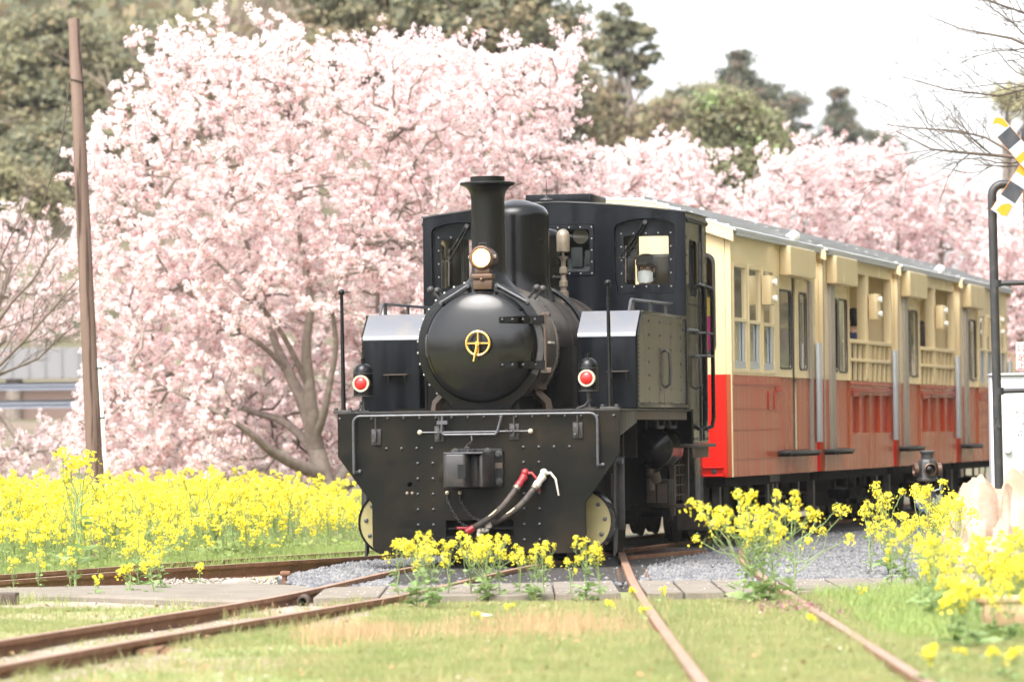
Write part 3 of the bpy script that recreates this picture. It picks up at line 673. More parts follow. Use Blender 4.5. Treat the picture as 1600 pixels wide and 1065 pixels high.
# ---- flowering cherries
def cherry(label, Y, base, limbs, poly, n2, n3, n4, depth, seed, clump=7, gap=.085, r0=.2, group='cherry trees in full blossom', csize=.020, clear=None):
    """limbs: polylines of (px, py, depth offset, radius); poly: crown outline in the photograph at distance Y"""
    rng = np.random.default_rng(seed); k = Y / F_PX
    t0 = at(base[0], base[1], Y); org = np.array([t0.x, Y, -.25])
    T = Tubes(); T2 = Tubes(); nodes = []

    def put(P, R, n=6):
        (T2 if max(R) < .02 else T).add(P, R, n)
        for a, b_ in zip(P[:-1], P[1:]):
            m = max(1, int(np.linalg.norm(b_ - a) / .12))
            for j in range(m): nodes.append(a + (b_ - a) * j / m)
        nodes.append(P[-1])
    for lb in limbs:
        P = np.array([np.array(at(px, py, Y + dy)) for px, py, dy, r in lb]) - org; R = np.array([l[3] for l in lb]) * .82
        # resample smoothly
        m = len(P); tt = np.linspace(0, m - 1, (m - 1) * 4 + 1); i0 = np.minimum(tt.astype(int), m - 2); f = (tt - i0)[:, None]
        Pm = np.concatenate([P[:1], P, P[-1:]]); p0, p1, p2, p3 = Pm[i0], Pm[i0 + 1], Pm[i0 + 2], Pm[np.minimum(i0 + 3, m + 1)]
        S_ = .5 * (2 * p1 + (p2 - p0) * f + (2 * p0 - 5 * p1 + 4 * p2 - p3) * f ** 2 + (3 * p1 - p0 - 3 * p2 + p3) * f ** 3)
        put(S_, np.interp(tt, np.arange(m), R), 8)
    poly = np.array(poly, float); x0, y0 = poly.min(0); x1, y1 = poly.max(0); cx = (x0 + x1) / 2

    def sample(n):
        P = np.stack([rng.uniform(x0, x1, n * 3), rng.uniform(y0, y1, n * 3)], 1); P = P[inside(P, [tuple(p) for p in poly])][:n]
        d = depth * np.sqrt(np.maximum(.05, 1 - ((P[:, 0] - cx) / (x1 - x0) * 1.9) ** 2)) * rng.uniform(-1, 1, len(P))
        if clear is not None:                                        # the open heart of the crown, where the limbs show
            u = ((P[:, 0] - clear[0]) / clear[2]) ** 2 + ((P[:, 1] - clear[1]) / clear[3]) ** 2
            hit = u < 1; d = np.where(hit, np.abs(d) * .7 + depth * .3, d); keep = ~hit | (rng.random(len(P)) < .6); P, d = P[keep], d[keep]
        return np.array([np.array(at(p[0], p[1], Y + dd)) for p, dd in zip(P, d)]) - org
    fork = np.array(nodes[0])

    def attach(pts, ra, rb, seg, wob, up, nn):
        pts = pts[np.argsort(np.linalg.norm(pts - fork, axis=1))]; done = []
        kd = kdtree.KDTree(len(nodes))
        for i, p in enumerate(nodes): kd.insert(Vector(p), i)
        kd.balance(); segs = []
        for q in pts:
            best = None
            for co, i, d in kd.find_n(Vector(q), 6):
                c = np.array(co); w = d * (1 + .8 * max(0, c[2] - q[2]) / (d + .01))
                if best is None or w < best[0]: best = (w, c, d)
            c = best[1]
            if best[2] < .05: continue
            segs.append((c, q))
        out = []
        for c, q in segs:
            P = curve_pts(c, q, seg, wob, up, rng); L_ = np.linalg.norm(q - c)
            put(P, np.linspace(min(ra, .02 + L_ * ra * .6), rb, seg), nn); out.append(P)
        return out
    out_ = []
    attach(sample(n2), .026, .010, 7, .05, .12, 6)
    b3 = attach(sample(n3), .016, .006, 5, .05, .15, 4)
    b4 = attach(sample(n4), .008, .004, 4, .05, .15, 3)
    # loose sprays that stick out of the crown's outline
    edge = []
    for i in range(len(poly)):
        p, q = poly[i], poly[(i + 1) % len(poly)]
        for j in range(max(1, int(np.linalg.norm(q - p) / 11))):
            u = p + (q - p) * rng.random(); c_ = poly.mean(0); w_ = unit(u - c_)
            if w_[1] > .35: continue
            u = u + w_ * rng.choice([rng.uniform(-8, 14), rng.uniform(10, 44)]) + rng.normal(size=2) * 9
            edge.append(np.array(at(u[0], u[1], Y + rng.uniform(-.6, .6) * depth)) - org)
    b4 = b4 + attach(np.array(edge), .008, .003, 4, .03, .05, 3)
    # blossom clusters along the outer twigs
    C = []
    for P in b3 + b4:
        L_ = np.linalg.norm(P[-1] - P[0]); m = int(L_ / gap) + 1
        tt = np.clip(rng.uniform(.12, 1.0, m), 0, 1) * (len(P) - 1); i = np.minimum(tt.astype(int), len(P) - 2)
        C.append(P[i] + (P[i + 1] - P[i]) * (tt - i)[:, None])
    C = np.concatenate(C); C = C + rng.normal(size=C.shape) * .035
    n = len(C); rad = rng.uniform(.03, .07, n)
    c = np.repeat(C, clump, 0); rr = np.repeat(rad, clump)[:, None]
    d = unit(rng.normal(size=c.shape)); p = c + d * rr * rng.uniform(.5, 1.05, (len(c), 1))
    V, Q = quad_cloud(p, csize * rng.uniform(.75, 1.3, len(c)), d, .7, rng)
    tone = rng.choice(3, n, p=[.62, .33, .05]); mi = np.repeat(tone, clump); sw = rng.random(len(mi)); mi[sw < .14] = 1; mi[sw < .035] = 2
    t = empty('cherry_tree', tuple(org), 0, label, 'cherry tree', group)
    tk_ = link('trunk', T.mesh('trunk', 'bark'), t); link('twigs', T2.mesh('twigs', 'cherry_twig'), tk_)
    link('crown', mesh_np('crown', V, Q, mats=('petal', 'petal_pink', 'calyx'), midx=mi), t)
    return t, n


CH = 'cherry trees in full blossom'
tree, nb = cherry('big pale pink cherry with a forked grey trunk, left of the locomotive', 62, (512, 800),
    [[(515, 845, 0, .27), (512, 790, 0, .23), (505, 745, 0, .20), (495, 705, 0, .17), (485, 660, .2, .15), (470, 620, .3, .12), (450, 580, .4, .10), (425, 520, .6, .07), (405, 440, .8, .05), (370, 330, 1, .03), (350, 220, 1, .018), (340, 110, 1, .008)],
     [(495, 705, 0, .15), (488, 650, -.2, .13), (482, 590, -.3, .11), (478, 540, -.4, .09), (485, 470, -.4, .07), (470, 380, -.2, .05), (455, 270, 0, .03), (450, 140, 0, .01)],
     [(508, 750, 0, .13), (485, 735, -.3, .12), (455, 722, -.6, .10), (425, 705, -.9, .085), (395, 680, -1.2, .065), (360, 655, -1.4, .05), (310, 630, -1.5, .035), (250, 600, -1.6, .02), (205, 570, -1.7, .01)],
     [(500, 720, 0, .10), (470, 680, .4, .085), (435, 655, .8, .07), (390, 642, 1.1, .055), (340, 620, 1.4, .045), (280, 590, 1.6, .03), (230, 560, 1.7, .02), (180, 520, 1.8, .01)],
     [(515, 770, 0, .12), (540, 730, .2, .10), (560, 690, .3, .085), (580, 640, .4, .07), (600, 560, .5, .055), (590, 480, .5, .04), (600, 400, .5, .03), (640, 300, .5, .015)],
     [(490, 690, 0, .08), (505, 650, -.4, .07), (515, 600, -.6, .06), (525, 540, -.8, .05), (520, 470, -1, .04), (545, 400, -1, .03), (580, 320, -1, .02), (610, 220, -1, .01)],
     [(450, 580, .4, .06), (410, 540, .2, .05), (350, 500, 0, .04), (310, 470, -.2, .032), (265, 430, -.3, .024), (235, 380, -.4, .016), (205, 330, -.5, .008)],
     [(480, 600, -.3, .06), (440, 520, -.8, .045), (390, 460, -1.2, .035), (330, 400, -1.4, .024), (270, 330, -1.5, .015), (220, 250, -1.5, .008)],
     [(515, 790, 0, .14), (535, 760, -.4, .11), (560, 745, -.8, .09), (620, 690, -1, .06), (680, 600, -1, .03)]],
    [(130, 600), (122, 420), (128, 260), (150, 190), (200, 175), (190, 130), (232, 75), (285, 45), (330, 62), (385, 45), (450, 40), (520, 82), (575, 62), (640, 62), (690, 70), (740, 78), (745, 250), (730, 520), (640, 700), (560, 770), (430, 765), (330, 745), (250, 770), (150, 770), (95, 690)],
    150, 800, 3400, 2.3, 31, clump=17, clear=(495, 640, 125, 150))
print('cherry clumps', nb)
tree, nb = cherry('pink cherry just behind the locomotive chimney, its twigs against dark evergreens', 66, (800, 800),
    [[(800, 850, 0, .2), (795, 700, 0, .16), (780, 560, 0, .12), (770, 430, .3, .09), (760, 280, .4, .05), (740, 150, .5, .012)],
     [(795, 700, 0, .13), (830, 560, -.3, .10), (860, 420, -.5, .07), (870, 280, -.6, .04), (880, 150, -.6, .012)],
     [(790, 650, 0, .11), (720, 520, .3, .08), (680, 400, .6, .055), (650, 260, .8, .03), (640, 150, .8, .01)],
     [(800, 640, 0, .1), (880, 500, .5, .06), (920, 380, .6, .03), (940, 300, .6, .01)]],
    [(600, 560), (590, 330), (600, 180), (610, 75), (660, 65), (720, 72), (790, 85), (850, 72), (905, 55), (905, 120), (900, 180), (880, 230), (935, 235), (960, 290), (985, 330), (970, 520)],
    90, 560, 2300, 2.0, 32, clump=14)
tree, nb = cherry('thin pale cherry at the left edge, behind the wooden pole', 68, (-60, 800),
    [[(-60, 850, 0, .2), (-55, 700, 0, .14), (-30, 560, 0, .09), (10, 440, 0, .05), (40, 340, 0, .012)],
     [(-55, 700, 0, .12), (-10, 640, -.3, .08), (40, 700, -.5, .04), (90, 700, -.6, .015)], [(-30, 560, 0, .07), (40, 500, .4, .045), (95, 420, .5, .015)]],
    [(-120, 760), (-130, 420), (-60, 335), (20, 335), (75, 350), (100, 390), (135, 320), (140, 470), (110, 530), (30, 525), (-20, 560), (-20, 640), (35, 660), (60, 640), (80, 660), (150, 650), (160, 690), (120, 770)],
    40, 230, 900, 1.5, 33, clump=10)
RC = [('pale cherry behind the big forked one, filling the gaps between its limbs', 78, 420, [(180, 760), (170, 480), (230, 330), (330, 260), (450, 240), (560, 300), (640, 420), (650, 760)], 46),
      ('rosy cherry rising just behind the coach nearest the locomotive', 76, 1030, [(900, 560), (925, 330), (950, 235), (1000, 222), (1060, 215), (1100, 240), (1130, 290), (1165, 330), (1180, 420), (1150, 560)], 41),
      ('cherry under the bamboo grove, behind the second coach', 79, 1190, [(1090, 560), (1110, 340), (1150, 320), (1205, 245), (1260, 225), (1300, 250), (1320, 330), (1310, 560)], 42),
      ('cherry behind the third coach, below the conical cedar', 82, 1345, [(1250, 560), (1270, 280), (1290, 225), (1340, 220), (1400, 235), (1440, 270), (1460, 340), (1450, 560)], 43),
      ('cherry behind the last coach, under the bare overhanging branches', 84, 1490, [(1390, 620), (1400, 330), (1430, 265), (1480, 270), (1535, 290), (1560, 350), (1600, 420), (1610, 620)], 44),
      ('cherry at the right edge, seen behind the striped crossing sign', 80, 1630, [(1520, 680), (1520, 480), (1540, 360), (1580, 335), (1660, 320), (1720, 400), (1720, 680)], 45)]
for lab, Y, bx, poly, sd_ in RC:
    w = max(p[0] for p in poly) - min(p[0] for p in poly); ty = min(p[1] for p in poly)
    cherry(lab, Y, (bx, 800), [[(bx, 800, 0, .2), (bx + 5, 650, 0, .14), (bx - 10, 520, 0, .10), (bx - 20, 400, .3, .06), (bx - 10, ty + 40, .4, .015)],
        [(bx + 5, 650, 0, .12), (bx + w * .2, 500, -.4, .08), (bx + w * .28, 380, -.6, .04), (bx + w * .3, ty + 60, -.6, .012)], [(bx, 640, 0, .11), (bx - w * .22, 500, .4, .08), (bx - w * .3, 400, .5, .04), (bx - w * .25, ty + 70, .5, .012)]],
        poly, 60, 380, 1500, 2.0, sd_, clump=11, csize=.025)


# ---- bare trees and shrubs
def bare(name, label, cat, limbs, Y, mat_, spread, levels, seed, base=None, up=.25, n1=12, thick=1.):
    rng = np.random.default_rng(seed); org = np.array(at(base[0], base[1], Y)) if base else np.zeros(3)
    T = Tubes()

    def grow(p, d, L, r, lev):
        m = 5; P = [p]; dd = d.copy()
        for i in range(m - 1):
            dd = unit(dd + rng.normal(size=3) * .16 + np.array([0, 0, up * .22])); P.append(P[-1] + dd * L / (m - 1))
        P = np.array(P); T.add(P, np.linspace(r, r * .4, m), 4 if lev else 3)
        if lev:
            for j in range(rng.integers(3, 6)):
                i = rng.integers(1, m); side = unit(np.cross(dd, rng.normal(size=3)))
                grow(P[i], unit((P[i] - P[i - 1]) * 1.0 / (L / m) + side * spread), L * rng.uniform(.45, .75), r * .5, lev - 1)
    for lb in limbs:
        P = np.array([np.array(at(px, py, Y + dy)) for px, py, dy, r in lb]) - org; R = np.array([l[3] for l in lb]) * thick
        T.add(P, R, 7); seglen = np.linalg.norm(np.diff(P, axis=0), axis=1).sum()
        for j in range(n1):
            u = rng.uniform(.15, 1.) * (len(P) - 1); i = min(int(u), len(P) - 2); p = P[i] + (P[i + 1] - P[i]) * (u - i)
            d = unit(P[i + 1] - P[i]); side = unit(np.cross(d, rng.normal(size=3)))
            grow(p, unit(d + side * spread), seglen * rng.uniform(.16, .32), max(.003, np.interp(u, np.arange(len(P)), R) * .45), levels)
    t = empty(name, tuple(org), 0, label, cat)
    link('branches', T.mesh('branches', mat_), t)
    return t


bt = bare('bare_tree', 'leafless tree reaching in from the right edge across the white sky', 'tree',
     [[(1900, 800, 0, .16), (1880, 560, 0, .13), (1800, 380, 0, .09)],
      [(1800, 380, 0, .07), (1700, 270, -.3, .05), (1640, 250, -.4, .032), (1560, 243, -.5, .022), (1500, 238, -.5, .017), (1455, 233, -.5, .012), (1400, 205, -.5, .006)],
      [(1590, 243, -.4, .02), (1540, 215, -.2, .015), (1500, 205, 0, .012), (1430, 200, .2, .009), (1385, 195, .3, .005)],
      [(1800, 380, 0, .06), (1720, 160, .4, .045), (1650, 90, .5, .03), (1580, 60, .5, .018), (1500, 45, .6, .010), (1440, 20, .6, .005)],
      [(1720, 160, .4, .03), (1640, 130, .1, .02), (1560, 150, 0, .014), (1480, 140, -.2, .009), (1410, 120, -.3, .005)],
      [(1700, 120, .3, .03), (1630, 30, 0, .02), (1570, 10, -.2, .013), (1490, -20, -.3, .008)]], 50, 'twig', .75, 2, 51, (1900, 800), n1=17, thick=.9)
bs = bare('bare_shrub', 'bare arching shrub at the left edge in front of the pale cherry', 'shrub',
     [[(-60, 640, 0, .05), (-20, 590, 0, .03), (40, 530, -.2, .022), (85, 480, -.3, .016), (135, 420, -.4, .007)],
      [(-60, 640, 0, .05), (-30, 540, .1, .03), (20, 470, .2, .024), (50, 440, .2, .018), (80, 390, .3, .012), (120, 330, .4, .005)],
      [(-60, 620, 0, .04), (0, 585, 0, .022), (60, 560, 0, .017), (90, 530, -.1, .012), (125, 503, -.2, .005)],
      [(-60, 560, .3, .03), (-10, 430, .3, .018), (30, 340, .4, .010), (50, 300, .5, .004)]], 54, 'twig', .55, 2, 52, (-60, 640), up=.5, n1=12, thick=.8)
fb = bare('bare_far_tree', 'thin bare tree on the ridge left of the pointed cedar', 'tree', [[(1050, 250, 0, .12), (1055, 190, 0, .08), (1060, 150, 0, .05), (1068, 110, 0, .02)], [(1055, 190, 0, .06), (1075, 130, 0, .03), (1090, 95, 0, .01)]], 190, 'brush', .6, 1, 53, (1050, 250), n1=9)

# ------------------------------------------------------------------ haze that pales the far hill
hz_m = bpy.data.materials.new('haze_air'); hz_m.use_nodes = True; t_ = hz_m.node_tree; t_.nodes.remove(t_.nodes['Principled BSDF'])
pv = t_.nodes.new('ShaderNodeVolumePrincipled'); pv.inputs['Color'].default_value = (.96, .97, 1, 1); pv.inputs['Density'].default_value = .0002; pv.inputs['Anisotropy'].default_value = .2
t_.links.new(pv.outputs[0], t_.nodes['Material Output'].inputs['Volume'])
X['haze'] = hz_m
hb_ = MB().box(-440, 440, -40, 920, -4.5, 70).build('haze', 'haze', smooth=0, kind='stuff')
# ------------------------------------------------------------------ locomotive (local: x across, y back along the train, z up from rail head)
LOCO_YAW = -radians(12)
loco = empty('locomotive', (-.3254, 39.4, 0), LOCO_YAW, 'black steam-style locomotive with lit headlamp and tall chimney heading the train', 'locomotive')


def arc(cx, cy, r, a0, a1, n): return [(cx + r * cos(radians(a0 + (a1 - a0) * k / n)), cy + r * sin(radians(a0 + (a1 - a0) * k / n))) for k in range(n + 1)]


# buffer plate
pl = [(-1.32, 1.395), (-1.32, 1.0), (-1.0, .56), (-1.0, .17), (-.93, .10), (.93, .10), (1.0, .17), (1.0, .56), (1.32, 1.0), (1.32, 1.395)]
slot = [(-.305, .258), (.325, .258), (.325, .405), (-.305, .405)]
b = MB().prism(pl, [slot, circ(-.643, .737, .024, 12)], 0, .022, FRONT)
plate = b.build('buffer_plate', 'plate', loco, bevel=.004, seg=1)
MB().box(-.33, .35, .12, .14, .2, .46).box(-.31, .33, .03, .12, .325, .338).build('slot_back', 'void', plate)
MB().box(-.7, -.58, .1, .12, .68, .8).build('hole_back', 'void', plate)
pts = [(x, 0, 1.345) for x in np.linspace(-1.297, 1.27, 18)]
for x0 in (-.858, .428):
    pts += [(x0 + .143 * k, 0, 1.068) for k in range(4)]
for x0 in (-.565, .428):
    pts += [(x0 + dx, 0, .93 - .141 * k) for dx in (0, .143) for k in range(6) if .93 - .141 * k > .15]
MB().rivets(pts, (0, -1, 0), .0175, .015).build('rivet', 'rivet', plate, kind='stuff')
MB().rivets([(-.668, 0, .66), (-.62, 0, .66)], (0, -1, 0), .016).build('bolt_head', 'old_brass', plate, kind='stuff')
# front grab rod and uncoupling lever
b = MB()
rod = [(-1.155, -.055, .85), (-1.157, -.055, 1.30)] + [(-1.09 + .067 * cos(t), -.055, 1.303 + .067 * sin(t)) for t in np.linspace(pi, pi / 2, 5)] + \
      [(1.06, -.055, 1.372)] + [(1.06 + .067 * cos(t), -.055, 1.305 + .067 * sin(t)) for t in np.linspace(pi / 2, 0, 5)] + [(1.127, -.055, .90)]
b.tube(rod, .0125, 8); b.tube([(-1.155, -.055, .85), (-1.12, 0, .86)], .0125, 6); b.tube([(1.127, -.055, .90), (1.16, 0, .90)], .0125, 6)
gr = b.build('grab_rod', 'steel', loco)
MB().ball((-1.11, -.012, .862), .02).ball((1.165, -.012, .902), .02).build('foot_bolt', 'steel', gr)
u = [(-.315, -.06, 1.37), (-.325, -.06, 1.21)] + [(-.29 - .035 * cos(t), -.06, 1.225 - .035 * sin(t)) for t in np.linspace(.3, pi / 2, 4)] + \
    [(.165, -.06, 1.19)] + [(.165 + .035 * sin(t), -.06, 1.225 - .035 * cos(t)) for t in np.linspace(.2, 1.3, 4)] + [(.245, -.06, 1.37)]
MB().tube(u, .0125, 8).box(-.365, -.265, -.075, -.04, 1.285, 1.32).build('uncoupling_bar', 'steel', loco)
b = MB().tube([(-.53, -.05, 1.213), (.506, -.05, 1.216)], .008, 8)
lv = b.build('lever_rod', 'steel', loco)
for xx in (-.53, .506):
    MB().ball((xx, -.05, 1.214), .024, 12).build('rod_knob', 'cream_ring', lv)
sp = [(.27 + .14 * t, -.05 + .016 * cos(44 * t), 1.215 + .016 * sin(44 * t)) for t in np.linspace(0, 1, 60)]
MB().tube(sp, .0035, 5).build('spring', 'iron', lv)
for xx, zz in ((-.952, 1.18), (-.355, 1.2), (.347, 1.215), (.937, 1.22)):
    br = MB().box(xx - .045, xx + .045, -.018, -.001, zz - .075, zz + .07).box(xx - .012, xx + .012, -.06, -.018, zz - .05, zz + .05).build('rod_bracket', 'iron', loco, bevel=.003)
    MB().rivets([(xx - .02, -.018, zz - .04), (xx - .02, -.018, zz + .03)], (0, -1, 0), .015, n=6).build('bolt', 'steel', br, kind='stuff')
    MB().tube([(xx + .005, -.05, zz + .05), (xx + .005, -.055, 1.385)], .007, 6).build('hanger_rod', 'iron', br)
# coupler
cp = MB().prism(rrect(-.255, .245, .70, 1.06, .03), [], -.03, -.001, FRONT).build('coupler', 'black', loco, bevel=.006)
top = [(-.24, -.03), (-.245, -.36), (-.21, -.40), (-.045, -.40), (-.025, -.37), (-.015, -.24), (.03, -.21), (.07, -.23), (.085, -.34), (.12, -.35), (.15, -.22), (.17, -.03)]
MB().prism(top, [], .71, 1.015, FLAT).build('knuckle_block', 'iron', cp, bevel=.014)
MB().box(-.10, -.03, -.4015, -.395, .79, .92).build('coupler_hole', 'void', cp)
MB().box(-.235, .13, -.385, -.08, 1.016, 1.03).build('top_plate', 'steel', cp, bevel=.004)
MB().prism([(-.30, .78), (-.30, .88), (-.25, .93), (-.25, .74)], [], -.30, -.12, FRONT).build('side_lug', 'plate', cp, bevel=.006)
b = MB()
for xx, zz in ((.205, 1.01), (.205, .76), (.10, 1.035), (-.2, 1.035)): b.lathe([(.034, 0), (.034, -.018), (.02, -.02), (.02, -.04), (.0001, -.04)], (xx, -.03, zz), 'y', 8)
b.build('mounting_bolt', 'iron', cp, kind='stuff')
MB().box(.165, .235, -.034, -.029, .88, .93).build('rust_patch_plate', 'brown_iron', cp)
MB().box(.165, .232, -.033, -.0295, .79, .85).build('lower_slot', 'void', cp)
MB().tube([(-.05, -.2, 1.03), (-.06, -.19, 1.09), (-.03, -.1, 1.13), (-.04, -.08, 1.18)], .008, 6).tube([(-.075, -.2, 1.04), (-.075, -.2, 1.07), (-.035, -.2, 1.07), (-.035, -.2, 1.04)], .009, 6).build('pin_chain', 'iron', cp)
# air hoses


def hose(p0, p1, sag, fit, label, lever):
    P0, P1 = Vector(p0), Vector(p1); n = 12
    pts = [P0.lerp(P1, k / n) + Vector((sag * sin(pi * k / n) * .8, -.09 * sin(pi * k / n), -sag * sin(pi * k / n))) for k in range(n + 1)]
    h = MB().tube(pts, .030, 10).build('air_hose', 'rubber', loco, label=label)
    d = (pts[-1] - pts[-2]).normalized(); e = pts[-1]
    f = MB().tube([e - d * .03, e + d * .015, e + d * .02, e + d * .09, e + d * .10], [.037, .037, .031, .041, .03], 10).ball(tuple(e + d * .125 + Vector((-.01, -.01, .005))), .038).build('hose_valve', fit, h)
    c = e + d * .12
    MB().tube([c, c + Vector((.06, -.03, .005)), c + Vector((.105, -.03, -.05)), c + Vector((.13, -.02, -.2 if lever > 1 else -.17))], [.018, .014, .012, .008], 8).build('valve_lever', fit, h)
    MB().tube([e - d * .055, e - d * .02], [.037, .037], 10).build('hose_clip', 'old_brass', h)
    a = pts[4]; c2 = pts[6]; off = Vector((-.012, -.027, .012))
    MB().tube([a + off, (a + c2) / 2 + off + Vector((.004, -.003, -.004)), c2 + off], [.006, .009, .006], 6).build('paint_stripe', 'tape', h)
    return h, pts


h1, p1 = hose((-.02, -.10, .345), (.405, -.10, .735), .045, 'red_fit', 'black air hose with a red valve end', 1)
h2, p2 = hose((.14, -.08, .375), (.575, -.10, .735), .045, 'white_fit', 'black air hose with a white valve end', 2)
MB().tube([p1[0], p1[0] + Vector((-.07, -.0, -.045))], [.033, .036], 8).box(-.18, -.08, -.115, -.10, .33, .35).build('lower_fitting', 'red_fit', h1, bevel=.003)
b = MB()
for k in range(9): b.ball((.135 - .019 * k * .8 + random.uniform(-.015, .015), -.09 + random.uniform(-.02, .02), .365 - .009 * k + random.uniform(-.02, .02)), random.uniform(.02, .034), 6)
b.build('cloth_wrap', 'white_fit', h2)


def chain(p, q, n):
    b = MB(); p, q = Vector(p), Vector(q)
    P = [p.lerp(q, t) + Vector((0, 0, -.06 * sin(pi * t))) for t in np.linspace(0, 1, n + 1)]
    for i in range(n):
        c = (P[i] + P[i + 1]) / 2; d = (P[i + 1] - P[i]); L = d.length * .68; d.normalize()
        w = (Vector((0, 1, 0)) if i % 2 else d.cross(Vector((0, 1, 0)))).normalized() * .011
        b.tube([c + d * L * cos(t) + w * sin(t) for t in np.linspace(0, 2 * pi, 9)[:-1]], .0036, 5, closed=True)
    b.tube([p + Vector((0, 0, .05)), p], .007, 6)
    c = b.build('chain', 'iron', loco)
    MB().ball(tuple(p + Vector((0, 0, .06))), .019, 10).build('chain_stud', 'cream_ring', c)


chain((-.285, -.03, .60), (-.07, -.08, .345), 12); chain((-.165, -.03, .60), (.06, -.07, .41), 11)
# marker poles and tail lamps
for sx in (-1, 1):
    x = -1.285 if sx < 0 else 1.218
    h = 2.515 if sx < 0 else 2.555
    p = MB().tube([(x, .1, 1.41), (x, .1, 1.45), (x - .008, .1, h)], [.026, .022, .015], 10).ball((x - .008, .1, h), .03, 12).build('marker_pole', 'black', loco)
    MB().box(x - .085, x + .085, .05, .15, 1.4, 1.428).box(x - .08, x - .05, .055, .09, 1.428, 1.45).box(x + .05, x + .08, .055, .09, 1.428, 1.45).build('pole_base', 'iron', p, bevel=.003)
    x = -1.122 if sx < 0 else 1.0; z = 0 if sx < 0 else .02
    t = MB().lathe([(.090, 1.555 + z), (.090, 1.765 + z), (.086, 1.80 + z), (.07, 1.832 + z), (.045, 1.852 + z), (.018, 1.858 + z), (.018, 1.905 + z), (.0001, 1.905 + z)], (x, .2, 0), 'z', 24).build('tail_lamp', 'black', loco)
    MB().lathe([(.093, 1.762 + z), (.093, 1.770 + z)], (x, .2, 0), 'z', 24).build('lamp_seam', 'iron', t); MB().lathe([(.093, 1.553 + z), (.093, 1.562 + z)], (x, .2, 0), 'z', 24).build('lamp_seam', 'iron', t)
    MB().lathe([(.060, -.098), (.078, -.098), (.078, -.04), (.06, -.04), (.060, -.098)], (x, .2, 1.672 + z), 'y', 28).build('lens_ring', 'cream_ring', t)
    MB().lathe([(.06, -.088), (.045, -.104), (.02, -.112), (.0001, -.114)], (x, .2, 1.672 + z), 'y', 28).build('red_lens', 'red_lens', t)
    MB().tube([(x, .2, 1.555 + z), (x, .2, 1.46), (x + .005, .2, 1.42)], [.016, .016, .02], 8).box(x - .05, x + .06, .16, .26, 1.4, 1.425).tube([(x + .02 * sx, .2, 1.5), (x - .03, .16, 1.44), (x - .1, .12, 1.41)], .012, 6).build('lamp_post', 'iron', t)
# running board, frames, side valance
MB().box(-1.32, 1.32, .024, 5.0, 1.397, 1.412).build('running_board', 'iron', loco)
for sx in (-1, 1):
    xo = 1.3 * sx
    MB().prism([(.03, 1.395), (1.0, 1.395), (1.0, 1.285), (.16, 1.165), (.03, 1.16)], [], xo - .01 * sx, xo, SIDE).build('front_bracket', 'navy', loco, bevel=.004)
    v = MB().box(min(xo, xo - .02 * sx), max(xo, xo - .02 * sx), 1.004, 3.76, 1.31, 1.395).build('side_valance', 'brown_iron', loco, bevel=.003)
    b = MB()
    for yy in (2.6, 3.3): b.tube([(xo - .1 * sx, yy, 1.30), (xo - .1 * sx, yy + .02, 1.24), (xo - .1 * sx, yy + .35, 1.24), (xo - .1 * sx, yy + .37, 1.30)], .02, 6)
    b.build('stirrup', 'iron', v)
    fr = MB().box(min(.72 * sx, .74 * sx), max(.72 * sx, .74 * sx), .1, 5.2, .42, 1.39).build('main_frame', 'undersoot', loco)
    b = MB()
    for yy in (.6, 1.2, 1.9, 2.6): b.box(min(.78 * sx, 1.0 * sx), max(.78 * sx, 1.0 * sx), yy, yy + .05, .95, 1.39)
    b.box(min(.745 * sx, .8 * sx), max(.745 * sx, .8 * sx), 2.3, 3.0, .55, .8)
    b.build('frame_rib', 'under', fr, kind='stuff')
    # wheels
    for yy in (1.35, 3.75):
        w = MB().lathe([(.02, .0), (.38, 0), (.38, .10), (.415, .105), (.415, .13), (.02, .13), (.02, .0)], (.47 * sx if sx > 0 else -.60, yy, .38), 'x', 32).build('wheel', 'under', loco)
        MB().lathe([(.0001, 0), (.10, 0), (.10, .2), (.0001, .2)], (.6 * sx if sx > 0 else -.8, yy, .38), 'x', 16).build('axle_box', 'undersoot', w)
    # guard iron and cover disc
    g = MB().prism([(.50, 1.03), (.60, .98), (.60, .30), (.54, .10), (.44, .06), (.47, .28), (.47, .95)], [], 1.165 * sx, 1.185 * sx, SIDE).box(min(1.165 * sx, 1.25 * sx), max(1.165 * sx, 1.25 * sx), .595, .61, .3, .97).build('guard_iron', 'iron', loco, bevel=.003)
    b = MB()
    for zz in (.45, .6, .75, .88): b.rivets([(1.186 * sx, .53, zz)], (sx, 0, 0), .012)
    b.lathe([(.0001, -.03), (.03, -.03), (.03, .06), (.0001, .06)], (1.19 * sx, .53, .93), 'x', 6)
    b.build('guard_bolt', 'steel', g, kind='stuff')
    dr = MB().lathe([(.30, 0), (.30, .2), (.28, .2), (.28, 0), (.30, 0)], (.90 * sx, .26, .385), 'y', 40).build('cover_drum', 'black', loco)
    MB().lathe([(.0001, .012), (.288, .012), (.288, .03), (.0001, .03)], (.90 * sx, .255, .385), 'y', 40).build('cover_disc', 'disc', dr)
    MB().rivets([((.90 + .225 * cos(t)) * 1 if sx > 0 else -.90 - .225 * cos(t), .267, .385 + .225 * sin(t)) for t in (-1.2, -.55, .1, .75)], (0, -1, 0), .022, .025, 8).build('disc_bolt', 'steel', dr, kind='stuff')
